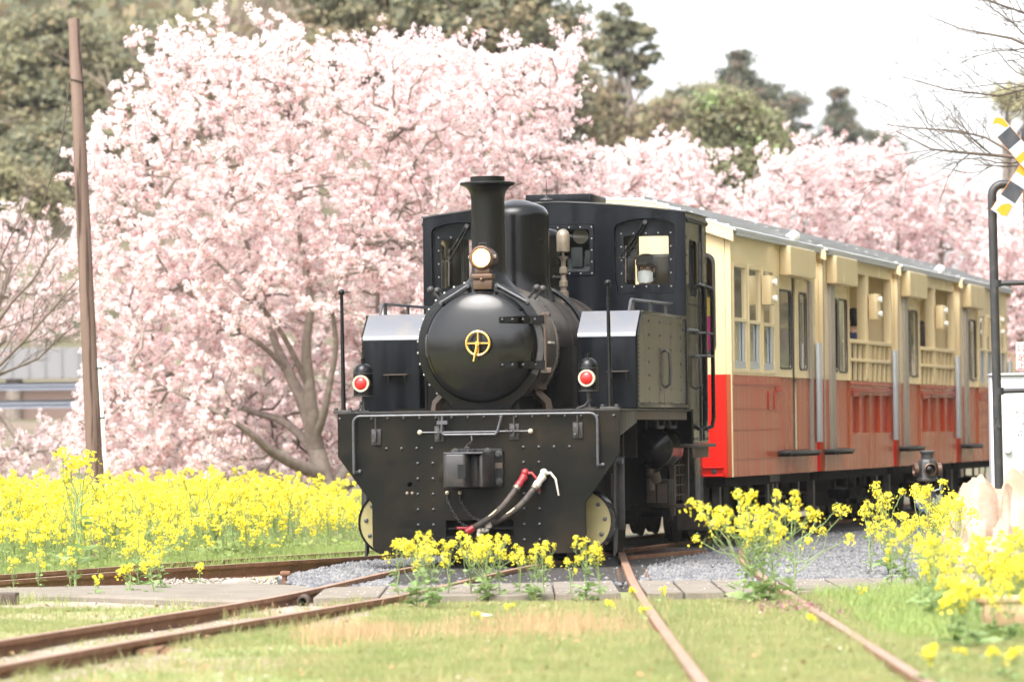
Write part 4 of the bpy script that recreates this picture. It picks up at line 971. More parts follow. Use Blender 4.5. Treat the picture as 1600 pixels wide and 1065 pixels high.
# reservoir under the running board, brake rigging, boxes in the dark
a = MB().lathe([(.0001, -.09), (.07, -.085), (.14, -.06), (.185, -.02), (.20, .0)], (1.0, 3.42, 1.03), 'y', 32).build('reservoir', 'black', loco)
MB().lathe([(.20, .003), (.20, .72), (.15, .78), (.0001, .8)], (1.0, 3.42, 1.03), 'y', 32).lathe([(.208, .02), (.208, .07)], (1.0, 3.42, 1.03), 'y', 32).build('reservoir_barrel', 'tank_side', a)
MB().box(.94, 1.06, 3.5, 3.6, .83, .86).tube([(.98, 3.46, .86), (.98, 3.46, .62)], .04, 10).tube([(1.0, 3.46, .8), (1.02, 3.5, .7)], .07, 10).build('drain_cock', 'brown_iron', a)
MB().tube([(.98, 3.25, 1.22), (.98, 3.25, 1.36)], .012, 6).tube([(1.02, 3.6, 1.22), (1.02, 3.6, 1.4)], .014, 6).build('reservoir_strap', 'iron', a)
MB().box(-.7, .7, .4, 5.0, .42, .46).box(-.7, .7, 3.9, 3.95, .42, 1.3).box(-.7, .7, 1.9, 1.95, .42, 1.3).build('frame_stretcher', 'undersoot', loco)
bx = MB().box(.88, 1.12, 3.7, 4.0, .45, .72).build('battery_box', 'under', loco, bevel=.006)
MB().box(.9, .985, 3.69, 3.7, .49, .68).box(1.005, 1.10, 3.69, 3.7, .49, .68).build('vent_panel', 'brown_iron', bx)
b = MB().box(1.06, 1.10, 4.15, 4.22, .35, 1.06).box(1.06, 1.12, 4.85, 4.92, .4, 1.06).box(.9, 1.28, 4.15, 4.95, .43, .46).box(1.02, 1.05, 4.3, 4.34, .3, 1.0)
for k in range(5): b.box(1.07, 1.085, 4.25, 4.85, .55 + .1 * k, .56 + .1 * k)
for k in range(3): b.box(1.07, 1.085, 4.4 + .15 * k, 4.41 + .15 * k, .5, 1.0)
b.build('step_cage', 'brown_iron', loco)
MB().prism([(3.95, 1.07), (3.95, .85), (4.5, .45), (4.85, .9), (4.85, 1.07)], [], .9, .93, SIDE).build('gusset_plate', 'undersoot', loco)
MB().box(-1.15, 1.15, 5.1, 5.6, .4, 2.0).build('rear_bunker', 'black', loco, bevel=.02)
MB().box(-1.0, 1.0, .9, 3.6, 1.413, 1.44).box(-.72, -.70, .98, 3.5, 1.42, 2.0).box(.70, .74, .98, 3.5, 1.42, 2.0).box(-.72, .76, 1.0, 1.03, 1.413, 2.0).build('inner_casing', 'undersoot', loco)
b = MB()
for k in range(26): b.box(.52, .765, .985, .997, 1.44 + .022 * k, 1.452 + .022 * k)
for k in range(12): b.box(.52 + .021 * k, .524 + .021 * k, .98, .985, 1.44, 2.0)
b.build('mesh_grille', 'undersoot', loco, kind='stuff')
# side tanks
prof = [(.95, 1.413), (.95, 2.10), (1.19, 2.315), (3.6, 2.315), (3.6, 1.413)]
for sx in (-1, 1):
    x0, x1 = (.755, 1.315)
    tk = MB().prism(prof, [], x0 * sx, x1 * sx, SIDE).build('side_tank', 'navy', loco, bevel=.018, seg=3)
    cp_ = [(.942, 2.085), (.946, 2.112), (.958, 2.126), (1.185, 2.325), (1.205, 2.332), (3.58, 2.332), (3.58, 2.318), (1.20, 2.318), (.965, 2.10)]
    MB().prism(cp_, [], (x0 + .0) * sx, (x1 - .008) * sx, SIDE).build('tank_top', 'dusty_sheen', tk, smooth=55)
    xs = x1 + .002
    sp_ = MB().prism([(.975, 1.47), (.975, 2.105), (1.20, 2.30), (3.6, 2.30), (3.6, 1.47)], [], xs * sx, (xs + .008) * sx, SIDE).build('side_plate', 'tank_side', tk)
    MB().box(min(xs * sx, (xs + .022) * sx), max(xs * sx, (xs + .022) * sx), 1.2, 3.6, 2.301, 2.33).box(min(xs * sx, (xs + .02) * sx), max(xs * sx, (xs + .02) * sx), .96, 3.7, 1.425, 1.462).build('beading', 'tank_side', tk, bevel=.004)
    pts = []
    for yy in (1.55, 2.15, 2.75, 3.3):
        for k in range(7): pts.append((0, yy, 2.24 - .128 * k))
    for k in range(16): pts.append((0, .995, 1.49 + .04 * k))
    for k in range(9): pts.append((0, .995 + .024 * k, 2.125 + .0205 * k))
    for k in range(20): pts.append((0, 3.56, 1.5 + .041 * k))
    MB().rivets([((xs + .008) * sx, p[1], p[2]) for p in pts], (sx, 0, 0), .013, n=6).build('rivet', 'rivet', sp_, kind='stuff')
    MB().tube([((xs + .01) * sx, 2.42, 1.98), ((xs + .05) * sx, 2.42, 1.95), ((xs + .055) * sx, 2.42, 1.8), ((xs + .05) * sx, 2.42, 1.65), ((xs + .01) * sx, 2.42, 1.62)], .014, 8).build('filler_handle', 'iron', sp_)
    x = 1.2 * sx
    rl = MB().tube([(x, 1.10, 2.20), (x, 1.12, 2.235), (x, 1.30, 2.425), (x, 1.34, 2.44), (x, 3.55, 2.455)], .014, 8).build('tank_rail', 'steel', tk)
    MB().tube([(x, 1.10, 2.205), (x, 1.10, 2.15)], .017, 6).build('rail_post', 'iron', rl)
    for yy in (1.42, 2.35, 3.2): MB().tube([(x, yy, 2.45), (x, yy, 2.32)], .018, 6).build('rail_post', 'iron', rl)
    xa, xb = (-1.09, -.86) if sx < 0 else (1.04, 1.25)
    st = MB().box(xa, xb, .86, .948, 1.755, 1.765).build('foot_step', 'brown_iron', tk)
    MB().prism([(.948, 1.754), (.88, 1.754), (.948, 1.68)], [], xa + .03, xa + .04, SIDE).prism([(.948, 1.754), (.88, 1.754), (.948, 1.68)], [], xb - .04, xb - .03, SIDE).build('step_bracket', 'iron', st)
# smokebox, ring and door
ringp = [(-.26, 1.413), (.26, 1.413)] + arc(0, 2.0, .597, -58, 238, 56)
rg = MB().prism(ringp, [], .20, .24, FRONT).build('smokebox_front', 'black', loco, bevel=.006)
pts = [(.575 * cos(t), .2, 2.0 + .575 * sin(t)) for t in np.radians(np.arange(-50, 236, 13))]
MB().rivets([(.603 * cos(t), .222, 2 + .603 * sin(t)) for t in np.radians(np.arange(95, 232, 10))], (0, -1, .2), .012).build('rim_stud', 'rivet_bright', rg, kind='stuff')
R, dd = .512, .17
prof = [(R + .012, .199), (R + .012, .182), (R, .170)] + [(R * cos(t), .17 - dd * sin(t)) for t in np.linspace(.08, pi / 2, 18)]
prof[-1] = (.0001, .17 - dd)
dr = MB().lathe(prof, (0, 0, 2.0), 'y', 64).build('smokebox_door', 'door', rg, smooth=60)


def dome_y(x, z):
    q = min(1, (x * x + (z - 2) ** 2) / R / R); return .17 - dd * sqrt(max(0, 1 - q))


for zz in (2.235, 1.82):
    P = [(x, dome_y(x, zz) - .008, zz) for x in np.linspace(.21, .47, 8)] + [(.53, .165, zz), (.605, .175, zz)]
    b = MB()
    for i in range(len(P) - 1):
        a_, c_ = P[i], P[i + 1]
        w0 = .024 + .016 * i / 9; w1 = .024 + .016 * (i + 1) / 9
        b.add([(a_[0], a_[1], zz - w0), (a_[0], a_[1], zz + w0), (c_[0], c_[1], zz + w1), (c_[0], c_[1], zz - w1), (a_[0], a_[1] - .014, zz - w0), (a_[0], a_[1] - .014, zz + w0), (c_[0], c_[1] - .014, zz + w1), (c_[0], c_[1] - .014, zz - w1)],
              [(4, 7, 6, 5), (0, 1, 2, 3), (0, 4, 5, 1), (1, 5, 6, 2), (2, 6, 7, 3), (3, 7, 4, 0)])
    hn = b.build('hinge_strap', 'black', rg)
    MB().rivets([(x, dome_y(x, zz) - .022, zz) for x in (.24, .33, .42)] + [(.52, .15, zz)], (0, -1, 0), .015).build('rivet', 'rivet', hn, kind='stuff')
MB().tube([(.605, .175, 1.77), (.605, .175, 2.29)], .014, 8).build('hinge_pin', 'brown_iron', rg)
MB().box(.56, .66, .17, .25, 1.745, 1.795).box(.57, .65, .17, .24, 2.26, 2.3).build('hinge_bracket', 'brown_iron', rg, bevel=.005)
MB().prism(arc(0, 2, .59, -28, 28, 10) + arc(0, 2, .535, 28, -28, 10), [], .185, .2, FRONT).build('hinge_plate', 'iron', rg)
b = MB()
for p, q in (((-.365, 2.405), (-.115, 2.553)), ((.165, 2.557), (.445, 2.40))):
    b.tube([(p[0], .15, p[1]), (q[0], .15, q[1])], .0125, 8); b.tube([(p[0], .15, p[1]), (p[0], .2, p[1])], .02, 8); b.tube([(q[0], .15, q[1]), (q[0], .2, q[1])], .02, 8)
b.build('door_grab_rail', 'steel', rg)
MB().box(-.515, -.48, .14, .2, 1.93, 2.09).ball((-.495, .15, 2.10), .016, 8).ball((-.495, .15, 1.92), .016, 8).build('door_dog', 'iron', rg, bevel=.004)
# brass handwheel
wc = (.03, -.075, 2.02)
wh = MB().tube([(wc[0] + .108 * cos(t), wc[1], wc[2] + .108 * sin(t)) for t in np.linspace(0, 2 * pi, 33)[:-1]], .0125, 8, closed=True).build('handwheel', 'brass', loco)
b = MB()
for t in (0, pi / 2, pi, 1.5 * pi): b.tube([(wc[0], wc[1], wc[2]), (wc[0] + .105 * cos(t), wc[1], wc[2] + .105 * sin(t))], .0095, 6)
b.build('spoke', 'brass', wh, kind='stuff')
MB().lathe([(.0001, -.035), (.022, -.035), (.028, -.01), (.028, .02), (.02, .09)], wc, 'y', 16).build('wheel_hub', 'brass', wh)
MB().tube([(wc[0], wc[1] - .03, wc[2]), (wc[0] - .035, wc[1] - .035, wc[2] - .165)], [.012, .009], 8).build('locking_handle', 'brass', wh)
# headlamp
hc = (.032, .12, 2.808)
hl = MB().lathe([(.0001, .34), (.06, .335), (.095, .28), (.106, .2), (.106, .03), (.111, .02), (.111, -.03), (.094, -.045), (.09, -.03), (.09, .02)], hc, 'y', 40).build('headlamp', 'copper', loco)
MB().lathe([(.091, -.02), (.083, -.028), (.077, -.012), (.077, .0), (.091, .0), (.091, -.02)], hc, 'y', 32).build('reflector_rim', 'brass', hl)
MB().lathe([(.078, -.012), (.06, -.03), (.03, -.045), (.0001, -.048)], hc, 'y', 32).build('lamp_glass', 'lamp', hl)
MB().tube([(hc[0] - .033, .16, 2.905), (hc[0] - .033, .16, 2.945), (hc[0] + .033, .16, 2.945), (hc[0] + .033, .16, 2.905)], .006, 6).build('carry_handle', 'iron', hl)
MB().box(-.065, .13, .10, .26, 2.615, 2.66).box(-.035, .10, .12, .25, 2.66, 2.71).box(-.055, .12, .14, .2, 2.52, 2.615).ball((.03, .10, 2.61), .018, 8).build('lamp_bracket', 'copper', hl, bevel=.005)
MB().box(hc[0] + .1, hc[0] + .135, .12, .16, 2.80, 2.835).box(hc[0] - .13, hc[0] - .1, .12, .15, 2.80, 2.83).build('lamp_latch', 'old_brass', hl, bevel=.006)
# smokebox barrel and boiler
sb = MB().lathe([(.575, .241), (.575, .86), (.592, .862), (.592, .93), (.575, .932), (.575, .95)], (0, 0, 2), 'y', 64).build('smokebox', 'boiler', loco)
MB().rivets([(.577 * cos(t), .30, 2 + .577 * sin(t)) for t in np.radians(np.arange(-30, 212, 9.5))], (0, 0, 1), .001).build('seam', 'rivet', sb, kind='stuff')


def ring_rivets(y, r, a0, a1, st):
    b = MB()
    for t in np.radians(np.arange(a0, a1, st)): b.rivets([(r * cos(t), y, 2 + r * sin(t))], (cos(t), 0, sin(t)), .014)
    return b


ring_rivets(.30, .575, -20, 200, 8.5).build('rivet', 'rivet', sb, kind='stuff'); ring_rivets(.895, .592, -20, 200, 8.5).build('rivet', 'rivet', sb, kind='stuff')
bo = MB().lathe([(.565, .951), (.565, 3.61)], (0, 0, 2), 'y', 64).build('boiler', 'boiler', loco)
for yy in (1.7, 2.5, 3.2): MB().lathe([(.567, 0), (.572, 0), (.572, .05), (.567, .05), (.567, 0)], (0, yy, 2), 'y', 64).build('boiler_band', 'iron', bo)
MB().lathe([(.567, 0), (.572, .004), (.567, .008)], (0, 2.1, 2), 'y', 64).build('boiler_seam', 'rivet', bo)
MB().tube([(.637 * cos(t), 2.05 + .0 * t, 2 + .637 * sin(t)) for t in np.radians(np.linspace(72, 5, 14))], .025, 8).build('boiler_pipe', 'black', bo)
MB().box(-.34, .34, .25, 1.0, 1.413, 1.75).build('saddle', 'undersoot', loco)
for sx in (-1, 1):
    MB().tube([(.43 * sx, .6, 1.62), (.44 * sx, .6, 1.56), (.52 * sx, .62, 1.48), (.53 * sx, .62, 1.413)], .05, 4).box(min(.38 * sx, .52 * sx), max(.38 * sx, .52 * sx), .55, .66, 1.60, 1.66).build('boiler_strut', 'brown_iron', loco)
    for yy in (.34, .61): MB().tube([(sx * .42, yy + .01, 2.44), (sx * .50, yy - .01, 2.53)], .014, 8).ball((sx * .50, yy - .01, 2.53), .035).build('lever_cock', 'iron', loco)
MB().box(.545, .6, .45, .65, 2.02, 2.04).build('name_strip', 'white_fit', sb)
# chimney
ch = MB().lathe([(.30, 2.50), (.24, 2.57), (.185, 2.63), (.160, 2.70), (.155, 2.8), (.155, 3.36), (.162, 3.415), (.18, 3.455), (.21, 3.485), (.248, 3.500), (.256, 3.503), (.257, 3.521), (.25, 3.526), (.165, 3.528), (.160, 3.53), (.160, 3.578), (.14, 3.58), (.13, 3.4), (.0001, 3.39)], (-.005, .58, 0), 'z', 48).build('chimney', 'chimney', loco)
MB().lathe([(.2575, 3.504), (.260, 3.512), (.2575, 3.520)], (-.005, .58, 0), 'z', 48).build('chimney_rim', 'black', ch)
dm = MB().lathe([(.36, 2.46), (.325, 2.55), (.305, 2.64), (.303, 2.75), (.303, 3.26)] + [(.183 + .12 * cos(t), 3.26 + .12 * sin(t)) for t in np.linspace(.1, 1.2, 8)] + [(.17, 3.393), (.10, 3.418), (.05, 3.426), (.0001, 3.429)], (.005, 1.85, 0), 'z', 56).build('steam_dome', 'black', loco, smooth=60)
MB().lathe([(.30, 2.47), (.255, 2.56), (.25, 2.7), (.25, 3.1)] + [(.17 + .08 * cos(t), 3.1 + .08 * sin(t)) for t in np.linspace(.1, 1.2, 6)] + [(.1, 3.2), (.0001, 3.21)], (.01, 2.72, 0), 'z', 44).build('sand_dome', 'black', loco, smooth=60)
ws = MB().lathe([(.048, 2.45), (.048, 2.56), (.03, 2.57), (.03, 2.60), (.042, 2.61), (.042, 2.66), (.03, 2.67), (.024, 2.72), (.04, 2.74), (.038, 2.79), (.022, 2.80), (.022, 2.86), (.055, 2.90), (.012, 2.905), (.012, 2.945), (.062, 2.946), (.064, 2.96), (.064, 3.10), (.055, 3.135), (.03, 3.16), (.0001, 3.168)], (.34, 2.4, 0), 'z', 24).build('whistle', 'old_brass', loco)
MB().tube([(.34, 2.4, 2.70), (.25, 2.38, 2.70)], .012, 6).ball((.25, 2.38, 2.7), .02).build('whistle_lever', 'iron', ws)
# ---- cab
CABY, CABR = 3.6, 4.86


def roofz(x): return 3.362 + .128 * (1 - (abs(x) / 1.335) ** 1.5)


xs = np.linspace(-1.335, 1.335, 19)
outl = [(-1.335, 1.413), (1.335, 1.413)] + [(x, roofz(x)) for x in xs[::-1]]


def arched(x0, x1, z0, z1, rise, r=.04):
    p = [(x0 + .03, z0), (x1 - .03, z0)] + [(x1, z0 + .15), (x1, z1 - rise - .04)]
    n = 10
    for k in range(n + 1):
        t = k / n; x = x1 - .02 + (x0 + .02 - x1 + .02) * t; p.append((x, z1 - rise * abs(2 * t - 1) ** 2.2))
    return p + [(x0, z1 - rise - .04), (x0, z0 + .15)]


wR = arched(.615, 1.24, 2.58, 3.312, .055); wL = [(-x, z) for x, z in wR][::-1]
wL = [(x - .01 if x < -.7 else x, z) for x, z in wL]
wM = rrect(.02 - .36, .415, 2.755, 3.262, .01, 1)
cf = MB().prism(outl, [wR, wL, wM], CABY, CABY + .03, FRONT).build('cab_front', 'navy', loco, bevel=.004, seg=1)


def window(name, x0, x1, z0, z1, y, parent, fx, fz, outer=None, step=.118):
    fr = MB().prism(outer or rrect(x0 - fx, x1 + fx, z0 - fz, z1 + fz, .02, 2), [rrect(x0, x1, z0, z1, .02, 2)], y, y + .025, FRONT).build(name, 'navy', parent, bevel=.003, seg=1)
    MB().prism(rrect(x0 - .004, x1 + .004, z0 - .004, z1 + .004, .02, 2), [], y + .014, y + .019, FRONT).build('pane', 'glass', fr, smooth=0)
    a0, a1, c0, c1 = x0 - fx * .5, x1 + fx * .5, z0 - fz * .5, z1 + fz * .5
    nx = max(3, round((a1 - a0) / step)); nz = max(3, round((c1 - c0) / step))
    pts = [(x, y, z) for x in np.linspace(a0, a1, nx + 1) for z in (c0, c1)] + [(x, y, z) for z in np.linspace(c0, c1, nz + 1)[1:-1] for x in (a0, a1)]
    MB().rivets(pts, (0, -1, 0), .0085).build('screw', 'rivet_bright', fr, kind='stuff')
    return fr


grow = lambda P, d: [(cx_ + (x - cx_) * (1 + d), cz_ + (z - cz_) * (1 + d)) for (cx_, cz_) in [(sum(p[0] for p in P) / len(P), sum(p[1] for p in P) / len(P))] for x, z in P]
f1 = window('cab_window', .70, 1.155, 2.66, 3.145, CABY + .06, cf, .045, .045, grow(wR, .04))
f2 = window('cab_window', -1.165, -.705, 2.66, 3.145, CABY + .06, cf, .045, .045, grow(wL, .04))
f3 = window('cab_window', -.27, .37, 2.80, 3.215, CABY - .012, cf, .045, .045)
for P, nm in ((wR, 1), (wL, 1)):
    MB().prism(grow(P, .012), [grow(P, -.012)], CABY - .006, CABY + .065, FRONT).build('window_reveal', 'navy', cf)
for sx in (-1, 1):     # wipers
    p = (.915 if sx > 0 else -.90, CABY + .03, 3.275)
    q = (.675 if sx > 0 else -1.13, CABY + .045, 2.93)
    w = MB().beam(p, (p[0] * .93 + q[0] * .07 + .0, CABY + .035, q[1] * 0 + 3.22), .03, .02).beam(p, q, .016, .012).beam((p[0] + .03, p[1], p[2]), (q[0] + .05, q[1], q[2]), .014, .012).build('wiper_arm', 'black', cf)
    MB().lathe([(.0001, -.03), (.022, -.03), (.022, .04), (.0001, .04)], (p[0] + .015, p[1], p[2]), 'y', 12).build('wiper_pivot', 'iron', w)
    MB().beam((q[0] + .05, CABY + .055, q[2] + .12), (q[0] + .045, CABY + .055, 2.68), .014, .02).beam((q[0] - .02, CABY + .05, q[2]), (q[0] + .06, CABY + .05, q[2]), .012, .012).build('wiper_blade', 'rubber', w)
for sx in (-1, 1):
    xo = 1.335 * sx
    side = [(CABY + .03, 1.413), (3.95, 1.413), (3.95, 1.075), (CABR, 1.075), (CABR, 3.365), (CABY + .03, 3.365)]
    win = rrect(3.80, 4.26, 2.54, 3.10, .06, 4)
    cs = MB().prism(side, [win], xo - .025 * sx, xo, SIDE).build('cab_side', 'tank_side', loco, bevel=.003, seg=1)
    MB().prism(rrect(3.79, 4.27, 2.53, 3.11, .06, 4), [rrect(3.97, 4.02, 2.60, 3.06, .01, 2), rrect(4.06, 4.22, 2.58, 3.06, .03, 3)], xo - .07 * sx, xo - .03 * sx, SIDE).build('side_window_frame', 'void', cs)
    MB().box(min(xo - .02 * sx, xo + .012 * sx), max(xo - .02 * sx, xo + .012 * sx), 4.38, 4.46, 1.1, 3.1).box(min(xo, xo + .02 * sx), max(xo, xo + .02 * sx), 4.50, 4.53, 1.1, 3.33).build('door_edge', 'black', cs, bevel=.004)
    b = MB().rivets([(xo, 3.66, z) for z in np.linspace(2.4, 3.3, 6)] + [(xo, y, 2.46) for y in np.linspace(3.78, 4.25, 5)] + [(xo, y, 1.12) for y in np.linspace(4.0, 4.8, 6)] + [(xo, 4.82, z) for z in np.linspace(1.2, 3.2, 9)], (sx, 0, 0), .014)
    b.rivets([(xo + .004 * sx, y, 3.30) for y in np.linspace(3.68, 4.8, 13)], (sx, 0, 0), .03, .03)
    b.build('rivet', 'rivet', cs, kind='stuff')
    MB().tube([(xo + .0, 4.10, 1.95), (xo + .05 * sx, 4.10, 1.92), (xo + .05 * sx, 4.10, 1.65), (xo, 4.10, 1.62)], .014, 8).build('door_handle', 'iron', cs)
    for yy, z1 in ((4.15, 2.66), (4.62, 2.65)):
        MB().tube([(xo, yy - .1, z1 - .02), (xo + .05 * sx, yy - .1, z1), (xo + .085 * sx, yy, z1 - .02), (xo + .09 * sx, yy + .02, z1 - .1), (xo + .09 * sx, yy + .02, 1.32), (xo + .08 * sx, yy - .02, 1.24), (xo + .03 * sx, yy - .1, 1.22), (xo, yy - .12, 1.25)], .021, 8).build('handrail', 'black', cs)
    for zz in (2.18, 1.95):
        for yy in (4.1, 4.57): MB().tube([(xo, yy, zz), (xo + .1 * sx, yy + .06, zz)], .012, 6).build('rail_bracket', 'steel', cs)
    MB().tube([(xo + .02 * sx, 3.58, 2.2), (xo + .02 * sx, 4.15, 2.2)], .017, 8).build('lamp_iron', 'steel', cs)
    MB().box(min(xo - .25 * sx, xo + .06 * sx), max(xo - .25 * sx, xo + .06 * sx), 3.96, 4.95, 1.035, 1.07).box(min(xo - .02 * sx, xo), max(xo - .02 * sx, xo), 3.96, 4.86, .93, 1.034).build('cab_step', 'brown_iron', cs, bevel=.003)
rear_h = [rrect(.60, 1.16, 2.3, 3.19, .03, 2), rrect(-1.22, -.62, 2.3, 3.19, .03, 2)]
MB().prism([(-1.31, 1.08), (1.31, 1.08)] + [(x * .981, roofz(x) - .005) for x in xs[::-1]], rear_h, CABR - .03, CABR, FRONT).build('cab_rear', 'cab_in', loco)
roofp = [(x * 1.012, roofz(x) + .014) for x in xs] + [(x * 1.012, roofz(x) + .001) for x in xs[::-1]]
rf = MB().prism(roofp, [], CABY - .006, CABR + .06, FRONT).build('cab_roof', 'cab_roof', loco)
MB().box(-.29, .37, 3.66, 4.5, 3.46, 3.575).build('roof_hatch', 'navy', rf, bevel=.006)
an = MB().tube([(-.07, 3.63, 3.53), (-.07, 3.63, 3.72)], [.005, .003], 6).lathe([(.07, 3.515), (.06, 3.53), (.02, 3.54), (.016, 3.56), (.0001, 3.565)], (-.07, 3.63, 0), 'z', 12).build('antenna', 'iron', rf)
# cab interior
ci = MB().box(-1.3, 1.3, CABY + .1, CABR - .04, 1.42, 1.45).box(-1.3, -.2, CABY + .12, CABY + .5, 1.45, 2.6).build('cab_floor', 'cab_in', loco)
MB().box(-.30, .45, CABY + .45, CABY + .9, 1.45, 2.95).build('control_desk', 'gauge', ci, bevel=.02)
gp = MB().box(.10, .22, CABY + .40, CABY + .449, 2.86, 3.06).box(.24, .34, CABY + .40, CABY + .449, 2.88, 3.03).box(-.2, .05, CABY + .40, CABY + .449, 2.84, 3.02).build('instrument_panel', 'gauge', ci, bevel=.012)
MB().lathe([(.08, 0), (.08, -.02), (.0001, -.021)], (.2, CABY + .42, 3.17), 'y', 20).lathe([(.05, 0), (.05, -.02), (.0001, -.021)], (.02, CABY + .42, 3.1), 'y', 20).build('gauge_dial', 'cream_ring', gp)
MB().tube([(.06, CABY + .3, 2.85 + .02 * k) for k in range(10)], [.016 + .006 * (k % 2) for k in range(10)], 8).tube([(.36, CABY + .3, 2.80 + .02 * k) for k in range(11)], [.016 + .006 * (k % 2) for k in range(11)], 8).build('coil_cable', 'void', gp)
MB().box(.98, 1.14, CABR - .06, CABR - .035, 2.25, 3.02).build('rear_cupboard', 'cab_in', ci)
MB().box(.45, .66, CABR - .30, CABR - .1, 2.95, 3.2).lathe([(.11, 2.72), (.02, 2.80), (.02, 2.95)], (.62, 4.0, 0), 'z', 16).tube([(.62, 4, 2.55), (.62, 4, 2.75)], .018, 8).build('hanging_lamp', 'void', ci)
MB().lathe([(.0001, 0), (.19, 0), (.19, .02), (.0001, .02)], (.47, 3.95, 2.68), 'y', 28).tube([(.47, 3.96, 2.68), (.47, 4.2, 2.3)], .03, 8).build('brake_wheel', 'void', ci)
MB().tube([(-.98, 4.0, 2.3), (-.98, 4.0, 3.3)], .03, 8).tube([(-1.06, 4.3, 2.3), (-1.06, 4.3, 3.2)], .04, 8).build('grab_post', 'iron', ci)
# ------------------------------------------------------------------ coaches (local: x across, y back, z up)
CO_YAW = -radians(14.2); CO = Vector((1.0497, 45.8689, 0)); CEY = Vector((sin(-CO_YAW), cos(-CO_YAW), 0))
HW, LEN, PITCH_C = 1.3, 5.1, 5.6
ZB, ZM, ZT = .705, 1.79, 3.285


